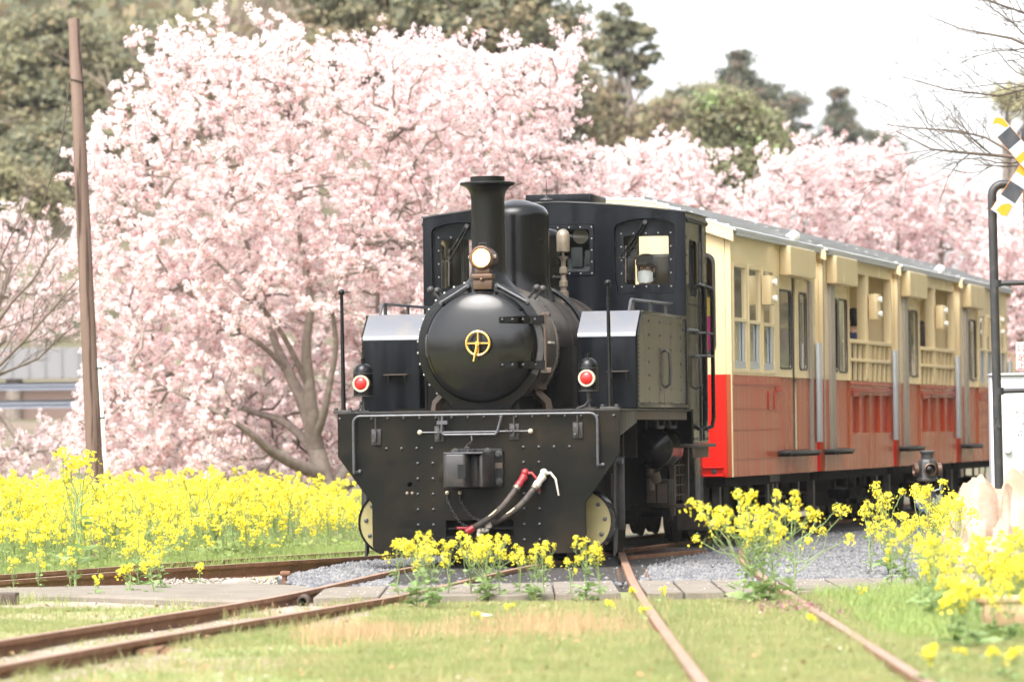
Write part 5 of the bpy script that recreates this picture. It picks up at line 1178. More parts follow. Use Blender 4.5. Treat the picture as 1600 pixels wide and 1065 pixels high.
def make_coach(name, label, holes_cream, holes_red, doors, box, windows, bay, step, end_window):
    t = empty(name, CO, CO_YAW, label, 'railway coach', 'coaches of the tourist train')
    for sx in (1, -1):
        xo, xi = HW * sx, (HW - .05) * sx
        up = MB().prism([(0.002, ZM + .001), (LEN, ZM + .001), (LEN, ZT), (.002, ZT)], holes_cream, xi, xo, SIDE).build('upper_side', 'cream_side', t, bevel=.004, seg=1)
        lo = MB().prism([(0.002, ZB), (LEN, ZB), (LEN, ZM), (.002, ZM)], holes_red, xi, xo, SIDE).build('lower_side', 'red_side', t, bevel=.003, seg=1)
        # seams and mouldings on the lower side
        b = MB()
        y0, y1 = (.03, doors[0][0] - .12) if doors[0][0] > 2 else (doors[-1][1] + .12, LEN - .03)
        b.box(min(xo, xo + .012 * sx), max(xo, xo + .012 * sx), y0, y1, 1.685, 1.705)
        b.build('waist_strip', 'red_trim', lo)
        if not bay:
            b = MB()
            for zz in (1.42, 1.20, .885): b.box(min(xo, xo + .004 * sx), max(xo, xo + .004 * sx), .03 if doors[0][0] > 2 else y0, y1 if doors[0][0] > 2 else LEN - .05, zz, zz + .008)
            b.build('panel_seam', 'red_seam', lo)
            b = MB()
            for yy in ((2.05, 2.4) if doors[0][0] > 2 else (2.9, 3.3)): b.box(min(xo, xo + .012 * sx), max(xo, xo + .012 * sx), yy, yy + .11, 1.42, 1.63)
            b.build('number_slot', 'red_trim', lo, bevel=.003, kind='stuff')
        ty = (doors[0][0] - .34, doors[0][0] - .02) if doors[0][0] > 2 else (doors[-1][1] + .1, doors[-1][1] + .5)
        MB().box(min(xo, xo + .015 * sx), max(xo, xo + .015 * sx), ty[0], ty[1], 1.60, 1.68).box(min(xo, xo + .02 * sx), max(xo, xo + .02 * sx), ty[1] - .1, ty[1] + (.18 if doors[0][0] > 2 else 0), 1.625, 1.655).build('tag_plate', 'red_trim', lo, bevel=.003)
        MB().box(min(xo, xo + .01 * sx), max(xo, xo + .01 * sx), 0.0 if doors[0][0] > 2 else .0, .045, ZB, ZT - .02).build('corner_post', 'cream_side' if doors[0][0] > 2 else 'door_frame', t)
        # doors
        for k, (d0, d1, w0, w1) in enumerate(doors):
            xd = xo - .03 * sx
            dl = MB().prism([(d0, .97), (d1, .97), (d1, 2.93), (d0, 2.93)], [rrect(w0, w1, 1.90, 2.765, .05, 3)], xd - .025 * sx, xd, SIDE).build('door', 'cream_side', t, bevel=.003, seg=1)
            MB().prism([(d0, .971), (d1, .971), (d1, ZM), (d0, ZM)], [], xd, xd + .003 * sx, SIDE).build('door_skirt', 'red_side', dl)
            MB().prism(rrect(w0 - .018, w1 + .018, 1.882, 2.783, .06, 3), [rrect(w0, w1, 1.90, 2.765, .05, 3)], xd - .01 * sx, xd + .008 * sx, SIDE).build('window_seal', 'seal', dl)
            MB().prism(rrect(w0 - .005, w1 + .005, 1.895, 2.77, .05, 3), [], xd - .015 * sx, xd - .01 * sx, SIDE).build('pane', 'sideglass', dl, smooth=0)
        g0, g1 = doors[0][1], doors[1][0]
        if g1 - g0 > .02:
            MB().box(min(xo - .075 * sx, xo - .05 * sx), max(xo - .075 * sx, xo - .05 * sx), g0, g1, .97, 2.93).build('door_gap_rubber', 'seal', t)
        b0, b1 = box
        bx = MB().box(min(xo + .001 * sx, xo + .125 * sx), max(xo + .001 * sx, xo + .125 * sx), b0, b1, 2.93, 3.262).build('door_engine_box', 'cream', t, bevel=.016)
        MB().box(min(xo + .1255 * sx, xo + .129 * sx), max(xo + .1255 * sx, xo + .129 * sx), b0 + .012, b1 - .012, 2.942, 3.25).build('box_tone_overlay', 'cream_side', bx)  # overlay added to keep the box's outer face from reading too bright
        p0 = doors[0][0] - .32 if doors[0][0] < 2 else doors[-1][1]
        p1 = doors[0][0] if doors[0][0] < 2 else doors[-1][1] + .12
        MB().box(min(xo - .03 * sx, xo + (.035 if doors[0][0] < 2 else .012) * sx), max(xo - .03 * sx, xo + (.035 if doors[0][0] < 2 else .012) * sx), p0 + .01, p1 - .01, .95, 2.925).build('door_post', 'door_frame', t, bevel=.004)
        s0, s1 = step
        st = MB().box(min(xo + .001 * sx, xo + .16 * sx), max(xo + .001 * sx, xo + .16 * sx), s0, s1, .925, .965).build('door_step', 'iron', t, bevel=.01)
        b = MB()
        for yy in np.arange(s0 + .05, s1, .12): b.box(min(xo + .002 * sx, xo + .14 * sx), max(xo + .002 * sx, xo + .14 * sx), yy, yy + .03, .90, .925)
        b.build('step_rib', 'under', st, kind='stuff')
        # windows
        for (w0, w1, z0, z1, zm) in windows:
            wf = MB().prism([(w0 - .03, z0 - .03), (w1 + .03, z0 - .03), (w1 + .03, z1 + .03), (w0 - .03, z1 + .03)],
                            [[(w0 + .015, z0 + .015), (w1 - .03, z0 + .015), (w1 - .03, zm - .02), (w0 + .015, zm - .02)], [(w0 + .015, zm + .02), (w1 - .03, zm + .02), (w1 - .03, z1 - .012), (w0 + .015, z1 - .012)]], xo - .04 * sx, xo + .008 * sx, SIDE).build('window', 'cream_side', t, bevel=.003, seg=1)
            MB().box(min(xo - .03 * sx, xo - .025 * sx), max(xo - .03 * sx, xo - .025 * sx), w0, w1, z0, zm).build('lower_pane', 'sideglass', wf, smooth=0)
            MB().box(min(xo - .022 * sx, xo - .018 * sx), max(xo - .022 * sx, xo - .018 * sx), w0, w1, zm, z1).build('upper_pane', 'sideglass', wf, smooth=0)
            MB().box(min(xo - .02 * sx, xo), max(xo - .02 * sx, xo), w1 - .16, w1 - .10, z0 + .02, zm - .02).box(min(xo - .02 * sx, xo - .002 * sx), max(xo - .02 * sx, xo - .002 * sx), w0 + .02, w1 - .04, z0 + .018, z0 + .09).build('sash', 'grey_alu', wf)
        lb = None
        if windows or bay:
            ly = (windows[1][1] + windows[2][0]) / 2 if windows else bay[2] - .0
            lb = MB().box(min(xo + .012 * sx, xo + .13 * sx), max(xo + .012 * sx, xo + .115 * sx), ly - .06, ly + .25, 2.57, 2.89).build('lamp_box', 'cream', t, bevel=.008)
            for zz in (2.64, 2.82):
                MB().lathe([(.0001, 0), (.026, 0), (.036, .02 * sx), (.040, .035 * sx), (.034, .043 * sx), (.0001, .042 * sx)], (xo + .115 * sx, ly + .10, zz), 'x', 14).build('lamp_head', 'white', lb)
        if bay:
            y0, y1, ym = bay
            MB().box(min(xo - .12 * sx, xo - .001 * sx), max(xo - .12 * sx, xo - .001 * sx), ym - .17, ym + .03, ZM + .03, 3.12).build('bay_post', 'cream', t, bevel=.006)
            MB().box(min(xo - .10 * sx, xo - .0 * sx), max(xo - .10 * sx, xo - .0 * sx), y1 - .03, y1 + .03, ZM, 3.12).build('bay_post', 'cream', t, bevel=.006)
            rl = MB().box(min(xo - .065 * sx, xo + .012 * sx), max(xo - .065 * sx, xo + .012 * sx), y0, y1 - .03, 2.255, 2.305).box(min(xo - .06 * sx, xo + .004 * sx), max(xo - .06 * sx, xo + .004 * sx), y0, y1 - .03, 2.03, 2.07).build('balustrade', 'cream', t, bevel=.006)
            for k in range(9):
                yy = y0 + .12 + (y1 - y0 - .25) * k / 8
                MB().box(min(xo - .05 * sx, xo - .01 * sx), max(xo - .05 * sx, xo - .01 * sx), yy, yy + .05, ZM + .01, 2.254).build('baluster', 'cream', rl)
            for h in holes_red[1:] if doors[0][0] < 2 else holes_red:
                pass
            ys = [h[0][0] for h in holes_red if h[0][1] > 1.0]; 
            for h in holes_red:
                if h[0][1] > 1.0: MB().box(min(xo - .058 * sx, xo - .05 * sx), max(xo - .058 * sx, xo - .05 * sx), h[0][0] - .02, h[1][0] + .02, h[0][1] - .02, h[2][1] + .02).build('recessed_panel', 'red_trim', lo)
            MB().box(min(xo, xo + .02 * sx), max(xo, xo + .02 * sx), y0, y1, 1.655, 1.675).box(min(xo, xo + .018 * sx), max(xo, xo + .018 * sx), y0, y1, 1.74, 1.755).build('panel_moulding', 'red_trim', lo, bevel=.003)
        MB().box(min((HW + .02) * sx, (HW + .06) * sx), max((HW + .02) * sx, (HW + .06) * sx), LEN - .12, LEN + .08, 1.05, 2.21).build('gap_guard', 'grey_alu', t, bevel=.006)
        MB().box(min((HW + .015) * sx, (HW + .085) * sx), max((HW + .015) * sx, (HW + .085) * sx), 0.0, LEN, 3.264, 3.312).build('gutter', 'grey_alu', t)
    # ends
    for k, yy in enumerate((0., LEN - .03)):
        h = [rrect(-.35, .35, 1.05, 2.9, .05, 3)]
        if end_window and k == 0: h = [rrect(.35, 1.115, 2.03, 3.05, .09, 4)]
        prof = [(x, roof_c(x) - .01) for x in np.linspace(-1.245, 1.245, 15)][::-1]
        lowh = [rrect(-.35, .35, 1.05, ZM - .002, .002, 1)] if not (end_window and k == 0) else []
        fn = FRONT
        y0, y1 = (yy, yy + .03)
        hu = [rrect(-.35, .35, ZM + .006, 2.9, .004, 1)] if not (end_window and k == 0) else h
        e = MB().prism([(-1.248, ZM + .002), (1.248, ZM + .002)] + prof, hu, y0, y1, FRONT).build('end_wall', 'cream', t)
        MB().prism([(-1.248, ZB), (1.248, ZB), (1.248, ZM), (-1.248, ZM)], lowh, y0, y1, FRONT).build('end_apron', 'red', e)
        if end_window and k == 0:
            MB().prism(rrect(.32, 1.145, 2.0, 3.08, .1, 4), [rrect(.35, 1.115, 2.03, 3.05, .09, 4)], -.012, .02, FRONT).build('window_seal', 'seal', e)
            MB().prism(rrect(.345, 1.12, 2.025, 3.055, .09, 4), [], .008, .013, FRONT).build('pane', 'glass', e, smooth=0)
        else:
            MB().prism(rrect(-.36, .36, 1.04, 2.91, .02, 2), [rrect(-.2, .2, 1.9, 2.7, .05, 3)], y0 + .008, y1 - .008, FRONT).build('end_door', 'grey_alu', e)
            MB().box(-.21, .21, y0 + .012, y0 + .016, 1.89, 2.71).build('pane', 'sideglass', e, smooth=0)
    # roof
    rp = [(x, roof_c(x) + .03) for x in np.linspace(-1.39, 1.39, 17)] + [(x, roof_c(x)) for x in np.linspace(1.39, -1.39, 17)]
    rf = MB().prism(rp, [], -.10, LEN + .10, FRONT).build('roof', 'roof', t)
    b = MB()
    for x in np.arange(-1.3, 1.31, .13):
        for y0 in (-.1,): b.beam((x, y0 + .004, roof_c(x) + .034), (x, LEN + .096, roof_c(x) + .034), .045, .022)
    b.build('roof_rib', 'roof', rf, kind='stuff')
    fp = [(x, roof_c(x) - .003) for x in np.linspace(-1.36, 1.36, 15)] + [(x, roof_c(x) - .12) for x in np.linspace(1.36, -1.36, 15)]
    MB().prism(fp, [], -.096, -.03, FRONT).build('fascia', 'cream', rf, bevel=.004, seg=1); MB().prism(fp, [], LEN + .04, LEN + .096, FRONT).build('fascia', 'cream', rf, bevel=.004, seg=1)
    MB().prism([(-1.245, ZB), (1.245, ZB), (1.245, ZB + .05), (-1.245, ZB + .05)], [], .04, LEN - .04, FRONT).build('floor', 'under', t)
    MB().prism([(-1.245, 3.14), (1.245, 3.14), (1.0, 3.25), (-1.0, 3.25)], [], .04, LEN - .04, FRONT).build('ceiling', 'cream_in', t)
    fl = MB().box(-1.24, 1.24, .04, LEN - .04, 1.12, 1.14).build('deck', 'under', t)
    # seats and interior posts
    for yy in ((1.9, 2.9, 3.9) if doors[0][0] < 2 else (.7, 1.6)):
        for sx in (-1, 1):
            MB().box(min(.35 * sx, 1.1 * sx), max(.35 * sx, 1.1 * sx), yy, yy + .42, 1.14, 1.56).box(min(.35 * sx, 1.1 * sx), max(.35 * sx, 1.1 * sx), yy + .36, yy + .44, 1.56, 1.98).build('seat', 'seat', fl, bevel=.02)
    # underframe
    b = MB().box(-1.22, 1.22, .05, LEN - .05, .60, .70).box(-.8, .8, 2.1, 3.0, .25, .6)
    u = b.build('underframe', 'undersoot', t)
    for yy in (.95, 4.15):
        bg = MB().box(-.98, .98, yy - .65, yy + .65, .32, .44).build('bogie', 'undersoot', u)
    for sx in (-1, 1):
        for yy in (.55, 1.35, 3.75, 4.55):
            MB().lathe([(.0001, -.065), (.28, -.065), (.31, -.06), (.31, .0), (.335, .01), (.335, .03), (.0001, .05)], (.55 * sx, yy, .335), 'x', 28).build('wheel', 'under', u)
            MB().box(min(.78 * sx, .92 * sx), max(.78 * sx, .92 * sx), yy - .09, yy + .09, .24, .46).build('axle_box', 'under', u, bevel=.012)
        for yy in (.15, LEN - .35):
            MB().box(min(1.05 * sx, 1.13 * sx), max(1.05 * sx, 1.13 * sx), yy, yy + .10, .28, .70).box(min(1.0 * sx, 1.18 * sx), max(1.0 * sx, 1.18 * sx), yy - .01, yy + .11, .25, .285).build('step_hanger', 'iron', u)
        MB().tube([(1.05 * sx, 2.0, .6), (1.05 * sx, 2.0, .48), (1.05 * sx, 2.9, .46), (1.05 * sx, 2.9, .6)], .018, 6).tube([(1.1 * sx, 3.2, .62), (1.08 * sx, 3.4, .36), (1.08 * sx, 3.75, .33), (1.1 * sx, 3.9, .6)], .012, 6).build('brake_pipe', 'under', u)
    return t


def roof_c(x):
    a = abs(x)
    return 3.655 - .012 * (a / .5) ** 2 if a < .42 else 3.646 - (a - .42) * .352


R4 = lambda a, b, c, d: [(a, c), (b, c), (b, d), (a, d)]
win1 = [(.19, .89, 1.845, 2.955, 2.38), (1.03, 1.69, 1.845, 2.955, 2.37), (1.84, 2.49, 1.845, 2.955, 2.36)]
hw = lambda ws: [R4(w[0], w[1], w[2], w[3]) for w in ws]
dr1 = [(2.84, 3.74, 2.97, 3.68), (3.98, 4.76, 4.20, 4.66)]
coach1 = make_coach('enclosed_coach', 'cream and red closed coach coupled right behind the locomotive', hw(win1) + [R4(2.82, 4.78, ZM + .002, 2.93)], [R4(2.82, 4.78, .96, ZM - .002)], dr1, (2.86, 4.47), win1, None, (2.6, 4.5), True)
MB().box(.2, 1.1, .35, .37, 2.0, 2.42).build('pink_poster', 'pink_print', coach1)
MB().box(.2, 1.1, .34, .35, 2.42, 2.62).build('yellow_poster', 'yellow_print', coach1)
MB().box(.2, 1.1, .36, .37, 1.85, 2.0).build('green_poster', 'green_print', coach1)
MB().prism([(-1.2, 1.2), (1.2, 1.2), (1.2, 3.1), (-1.2, 3.1)], [], 1.3, 1.32, FRONT).build('partition', 'cream_in', coach1)
MB().box(-1.22, 1.22, -.06, -.002, .72, .80).box(-1.22, 1.22, -.09, -.06, .715, .73).box(-1.22, 1.22, -.09, -.002, .80, .815).build('headstock', 'red', coach1, bevel=.004)
MB().rivets([(x, -.062, .765) for x in (.3, .75, 1.12)], (0, -1, 0), .03).build('bolt', 'steel', coach1, kind='stuff')
MB().beam((HW - .12, 2.58, .70), (HW - .12, 2.58, .22), .03, .1).beam((HW - .12, 2.86, .70), (HW - .12, 2.86, .22), .03, .1).beam((HW - .12, 3.12, .70), (HW - .12, 3.12, .22), .03, .1).box(HW - .16, HW - .08, 2.55, 3.15, .62, .7).box(HW - .16, HW - .08, 2.55, 3.15, .22, .36).tube([(HW - .1, 2.7, .42), (HW + .0, 3.0, .45)], .015, 6).build('ladder_hanger', 'iron', coach1)
MB().beam((.2, .3, .5), (1.0, 1.6, .3), .05, .05).box(.7, 1.0, .0, .25, .15, .70).box(.95, 1.02, .9, 1.2, .1, .7).build('end_bracket', 'under', coach1)
dr2 = [(.66, 1.175, .70, 1.13), (1.19, 1.86, 1.245, 1.82)]
bay = (1.87, 5.05, 3.28)
panels = [R4(1.95, 2.52, 1.15, 1.62), R4(2.62, 3.27, 1.15, 1.62), R4(3.37, 4.07, 1.15, 1.62), R4(4.17, 4.94, 1.15, 1.62)]
coach2 = make_coach('open_coach', 'open-sided coach, second of the train, with a black-haired passenger in navy at its balustrade',
                    [R4(.64, 1.865, ZM + .002, 2.93), R4(1.868, 5.06, ZM + .003, 3.12)], [R4(.64, 1.865, .96, ZM - .002)] + panels, dr2, (.26, 1.76), [], bay, (-.1, 1.2), False)
coach2.location = CO + CEY * PITCH_C
coach3 = copy_tree(coach2); coach3.location = CO + CEY * PITCH_C * 2
coach3['label'] = 'open-sided coach, third of the train, behind the small lantern on its rusty post'
win4 = [(1.98, 2.62, 1.845, 2.85, 2.35), (2.75, 3.4, 1.845, 2.85, 2.35), (3.55, 4.15, 1.845, 2.85, 2.35), (4.3, 4.9, 1.845, 2.85, 2.35)]
coach4 = make_coach('enclosed_coach', 'last coach of the train, half hidden by the crossing post and the white cabinet', hw(win4) + [R4(.64, 1.865, ZM + .002, 2.93)], [R4(.64, 1.865, .96, ZM - .002)], dr2, (.26, 1.76), win4, None, (-.1, 1.2), False)
coach4.location = CO + CEY * PITCH_C * 3
MB().tube([(HW + .05, LEN + .3, .9), (HW + .05, LEN + .3, 2.3), (HW - .1, LEN + .25, 2.4), (HW - .2, LEN, 2.45)], .025, 8).build('end_handrail', 'cream', coach4)
for c, yy in ((coach1, 3.55), (coach3, 3.55)):
    MB().tube([(HW + .0, yy - .12, 3.355), (HW + .02, yy + .12, 3.40), (HW + .025, yy + .2, 3.405)], [.055, .07, .055], 12).box(HW - .05, HW + .03, yy - .05, yy + .05, 3.33, 3.36).build('roof_camera', 'white', c)
# ------------------------------------------------------------------ pole, signs, crossing equipment, tarpaulins
up_ = empty('utility_pole', (-4.90, 50, -.3), 0, 'tall cracked brown wooden pole leaning a little, without any wires', 'pole')
p0 = at(150, 775, 50) - Vector((-4.90, 50, -.3)); p1 = at(115.5, 31, 50) - Vector((-4.90, 50, -.3))
d_ = (p1 - p0).normalized(); pb = p0 - d_ * (p0.z + .2)
MB().tube([pb, p0, p0.lerp(p1, .35), p0.lerp(p1, .7), p1, p1 + d_ * .012], [.098, .096, .088, .078, .068, .060], 20).build('shaft', 'wood', up_)
b = MB()
c1 = p0.lerp(p1, .868); c2 = p0.lerp(p1, .872)
b.tube([c1 + Vector((.085 * cos(t), .085 * sin(t), -.02 * cos(t) + .02)) for t in np.linspace(0, 2 * pi, 17)[:-1]], .009, 6, closed=True)
b.tube([c1 + Vector((-.085, -.03, .0)), c1 + Vector((-.11, -.04, -.25)), c1 + Vector((-.2, -.05, -.8)), c1 + Vector((-.42, -.05, -1.45)), c1 + Vector((-.62, -.05, -2.0))], [.010, .009, .008, .007, .005], 6)
b.build('loose_wire', 'brown_iron', up_)
q0 = at(168, 775, 50) - up_.location; q1 = at(154.5, 560, 50) - up_.location; q0.y = q1.y = -.03
MB().tube([q0 - Vector((0, 0, .35)), q0, q1], [.022, .022, .019], 10).build('conduit', 'pipe_white', up_)
b = MB()
for f in (.1, .57, .93):
    c = q0.lerp(q1, f); b.box(c.x - .1, c.x + .03, -.055, -.01, c.z - .008, c.z + .008)
b.build('conduit_clip', 'iron', up_)


def disc_sign(loc, r, label, rz=0., post=None):
    t = empty('switch_marker', loc, rz, label, 'switch marker', None)
    m = MB().lathe([(.0001, -.006), (r, -.006), (r, .006), (.0001, .006)], (0, 0, 0), 'y', 36).build('disc', 'sign_blue', t)
    pts = [(x, z) for x, z in ((-sqrt(r * r - .0009 * (r / .17) ** 2) * .985, -.2 * r), (sqrt(r * r - .04 * r * r) * .985, -.2 * r), (sqrt(r * r - .04 * r * r) * .985, .2 * r), (-sqrt(r * r - .04 * r * r) * .985, .2 * r))]
    pts[0] = (-pts[1][0], pts[1][1])
    MB().prism(pts, [], -.010, -.0065, FRONT).build('white_bar', 'signwhite_and_glare', m)
    if post: MB().tube([(post, .02, .25), (post, .02, loc[2] * -1 - .3)], .02, 8).build('post', 'rail', t)
    return t


v = at(163, 752, 50.6); disc_sign(tuple(v), .105, 'blue disc with a white bar half hidden behind the wooden pole', .2, post=-.02)
# lantern on a rusty post with its disc
v = at(1449, 733, 44)
la = empty('switch_lantern', (v.x, 44, -.12), radians(8), 'small dark switch lantern with round lenses on a rusty post', 'lantern'); h = v.z + .12
bd = MB().lathe([(.0001, h - .12), (.115, h - .12), (.115, h - .09), (.10, h - .085), (.10, h + .07), (.085, h + .10), (.06, h + .115), (.0001, h + .116)], (0, 0, 0), 'z', 8).build('lamp_body', 'iron', la, bevel=.004)
MB().lathe([(.065, h + .11), (.065, h + .16), (.078, h + .165), (.078, h + .185), (.03, h + .195), (.0001, h + .195)], (0, 0, 0), 'z', 16).build('lamp_cap', 'iron', bd)
for k in range(3):
    a = -pi / 2 + (k - 1) * pi / 2
    M3 = Matrix.Translation((0, 0, h)) @ Matrix.Rotation(a + pi / 2, 4, 'Z')
    rb = MB().lathe([(.04, -.095), (.064, -.10), (.066, -.14), (.055, -.145), (.052, -.11), (.04, -.095)], (0, 0, 0), 'y', 24)
    rb.v = [tuple(M3 @ Vector(q)) for q in rb.v]; rb.build('lens_hood', 'copper', bd)
    lb = MB().lathe([(.054, -.11), (.04, -.128), (.02, -.136), (.0001, -.138)], (0, 0, 0), 'y', 20); lb.v = [tuple(M3 @ Vector(q)) for q in lb.v]; lb.build('lens', 'door', bd)
MB().tube([(0, 0, -.2), (0, 0, h - .12)], .024, 8).tube([(.03, -.01, -.2), (.03, -.01, h - .2)], .011, 6).build('post', 'rail', la)
MB().tube([(.09, -.02, h - .1), (.13, -.03, h - .14), (.12, -.03, h - .2), (.05, -.02, h - .22)], .008, 6).build('cable', 'grey_alu', la)
v = at(1447, 782, 44.1); disc_sign(tuple(v), .115, 'blue disc with a white bar behind the rusty lantern post', .12)

# level crossing warning frame
CRY = 36.
cr = empty('pipe_barrier', (4.05, CRY, -.1), 0, 'chipped black pipe frame at the right edge, bent over at the top', 'pipe barrier')
f0 = at(1562, 790, CRY) - cr.location; f1 = at(1550, 305, CRY) - cr.location; f0.y = f1.y = 0
dd = (f1 - f0).normalized()
bend = [f1 + Vector((.09 - .09 * cos(t), 0, .09 * sin(t))) for t in np.linspace(0, pi / 2, 7)]
MB().tube([f0 - dd * .55, f0] + bend + [f1 + Vector((.9, 0, .095))], .037, 14).build('frame_pipe', 'blackpipe', cr)
c = at(1557, 443, CRY) - cr.location
MB().tube([(c.x, 0, c.z), (c.x + .9, 0, c.z + .02)], .022, 10).lathe([(.042, -.03), (.042, .03)], (c.x - .002, 0, c.z), 'z', 14).build('cross_bar', 'blackpipe', cr)
c = at(1561, 611, CRY) - cr.location
MB().tube([(c.x, 0, c.z), (c.x + .9, 0, c.z + .02)], .020, 10).lathe([(.042, -.03), (.042, .03)], (c.x - .002, 0, c.z), 'z', 14).build('cross_bar', 'blackpipe', cr)
c = at(1559, 665, CRY) - cr.location; MB().tube([(c.x + .0, -.045, c.z), (c.x + .0, .045, c.z)], .02, 6).tube([(c.x - .02, -.03, c.z + .03), (c.x - .02, -.03, c.z + .07)], .008, 6).build('frame_bolt', 'blackpipe', cr)
sg = empty('crossing_sign', tuple(at(1611, 256, 35.85)), 0, 'weathered striped cross board, white black and yellow, cut by the right edge', 'crossing sign')  # the white on these boards is painted glare
for sgn in (1, -1):
    ang = radians(50 if sgn > 0 else -56)
    ca, sa = -cos(ang), sin(ang)

    def loc2(u, w, y): return (u * ca - w * sa * (1), y, u * sa + w * ca)
    for side in (1, -1):
        bd = MB(); y0 = -.012 if sgn > 0 else .012
        L0 = [(.0, .06, 'signwhite_and_glare'), (.06, .12, 'yellow'), (.12, .21, 'signwhite_and_glare'), (.21, .35, 'signblack'), (.35, .50, 'signwhite_and_glare')]
        if side > 0:
            board = MB().prism([(0.0, -.072), (.50, -.072), (.50, .072), (0.0, .072)], [], 0, .003, lambda u, w, t: loc2(u, w, y0 + t)).build('cross_arm', 'orange', sg)
        else:
            board = MB().prism([(0.0, -.072), (.50, -.072), (.50, .072), (0.0, .072)], [], 0, .003, lambda u, w, t: loc2(-u, w, y0 + t)).build('cross_arm', 'orange', sg)
        for a_, b_, m_ in L0:
            sk = .0
            MB().prism([(a_, -.069), (b_, -.069), (b_, .069), (a_, .069)], [], -.0035, -.0005, lambda u, w, t: loc2(u * side, w, y0 + t)).build('stripe', m_, board)
        # the board's own yellow left showing beside the painted glare
        rr = [(.46, -.03), (.435, .01), (.37, .035), (.36, .05), (.37, .064), (.44, .066), (.47, .045), (.485, .02)] if sgn > 0 else [(.48, .03), (.42, .02), (.39, -.01), (.375, -.035), (.38, -.06), (.42, -.066), (.475, -.066), (.492, -.03)]
        rr = [(u, -w) for u, w in rr]
        MB().prism(rr, [], -.005, -.0037, lambda u, w, t: loc2(u * side, w, y0 + t)).build('yellow_patch', 'yellow', board)
cp0 = at(1610, 300, CRY)
ps = empty('crossing_post', (cp0.x + .0, CRY + .05, -.1), 0, 'yellow and black banded post carrying the striped cross at the right edge', 'post')
zt = at(1608, 200, CRY).z
b = MB().tube([(0, 0, -.2), (0, 0, zt)], .055, 18).build('post_core', 'signblack', ps)
zz = zt - .45
for k in range(6):
    MB().lathe([(.0565, zz - .16 - .42 * k), (.0565, zz + .02 - .42 * k)], (0, 0, .1), 'z', 18).build('yellow_band', 'yellow', ps)
MB().lathe([(.065, zt + .0), (.065, zt + .09), (.05, zt + .11), (.0001, zt + .112)], (0, 0, .0), 'z', 16).build('post_cap', 'iron', ps)


def text(body, size, mat_, parent, loc, rot, name, weight=0.):
    cu = bpy.data.curves.new(name, 'FONT'); cu.body = body; cu.size = size; cu.align_x = 'LEFT'; cu.extrude = .0004; cu.offset = weight
    o = bpy.data.objects.new(name, cu); COL.objects.link(o); bpy.context.view_layer.update()
    me = bpy.data.meshes.new_from_object(o.evaluated_get(bpy.context.evaluated_depsgraph_get())); bpy.data.objects.remove(o)
    me.materials.clear(); me.materials.append(X[mat_]); me.name = name
    t = link(name, me, parent); t.location = loc; t.rotation_euler = rot; return t


# grey-white equipment cabinet with its notice
cb0 = at(1552, 765, 38)
cb = empty('equipment_cabinet', (cb0.x, 38, -.1), -radians(4), 'grey-white metal equipment cabinet with a notice, behind the black pipe frame', 'cabinet')
zt = at(1552, 587, 38).z + .1
MB().box(.035, .75, .0, .5, .0, zt).build('cabinet_body', 'cabinet', cb, bevel=.008)
MB().box(-.012, .05, .02, .48, .0, zt - .01).build('side_panel', 'cabinet', cb, bevel=.006)
MB().box(-.02, .78, -.03, .53, zt + .002, zt + .022).build('cabinet_roof', 'cabinet', cb, bevel=.005)
MB().prism(rrect(.055, .74, .12, zt - .05, .015), [], -.016, -.002, FRONT).build('cabinet_door', 'cabinet', cb, bevel=.004)
MB().lathe([(.0001, -.05), (.028, -.045), (.032, -.02), (.032, 0)], (.13, -.016, at(1571, 703, 38).z + .1), 'y', 16).build('door_knob', 'cabinet', cb)
nz = at(1583, 664, 38).z + .1; nx = .17
no = MB().prism([(nx, nz - .158), (nx + .40, nz - .158), (nx + .40, nz + .158), (nx, nz + .158)], [], -.021, -.0165, FRONT).build('notice', 'notice', cb)
Rx = (pi / 2, 0, 0)
text('踏切道', .030, 'ink', no, (nx + .032, -.0215, nz + .098), Rx, 'notice_heading', .0006)
MB().prism([(nx + .02, nz + .035), (nx + .38, nz + .035), (nx + .38, nz + .088), (nx + .02, nz + .088)], [[(nx + .022, nz + .037), (nx + .378, nz + .037), (nx + .378, nz + .086), (nx + .022, nz + .086)]], -.0222, -.0212, FRONT).build('notice_frame', 'ink', no)
for k, s in enumerate(('この踏切', 'れており', '列車に', '異常を')):
    text(s, .025, 'ink', no, (nx + .036 + .003 * k, -.0215, nz + .004 - .034 * k), Rx, 'notice_line', .0003)
text('小湊', .030, 'ink', no, (nx + .04, -.0215, nz - .138), Rx, 'notice_owner', .0006)
MB().rivets([(nx + .015, -.021, nz + .145), (nx + .02, -.021, nz - .145)], (0, -1, 0), .006).build('notice_screw', 'iron', no, kind='stuff')
# small board with red characters behind, partly out of the picture
sb0 = at(1592, 556, 47)
rs = empty('red_letter_board', (sb0.x - .03, 47, -.2), 0, 'white board with red characters above the white cabinet, cut by the right edge', 'sign')
hz = sb0.z + .2
bdm = MB().box(0, .5, -.004, .004, hz - .15, hz + .15).build('board', 'notice', rs)
text('口', .085, 'redink', bdm, (.012, -.006, hz + .055), Rx, 'red_character', .002); text('足', .085, 'redink', bdm, (.012, -.006, hz - .05), Rx, 'red_character', .002); text('止', .085, 'redink', bdm, (.012, -.006, hz - .14), Rx, 'red_character', .002)
MB().tube([(.25, .03, -.2), (.25, .03, hz + .15)], .02, 8).build('post', 'grey_alu', rs)

from mathutils import noise
# pale woven bags heaped at the right, striped bar and plank


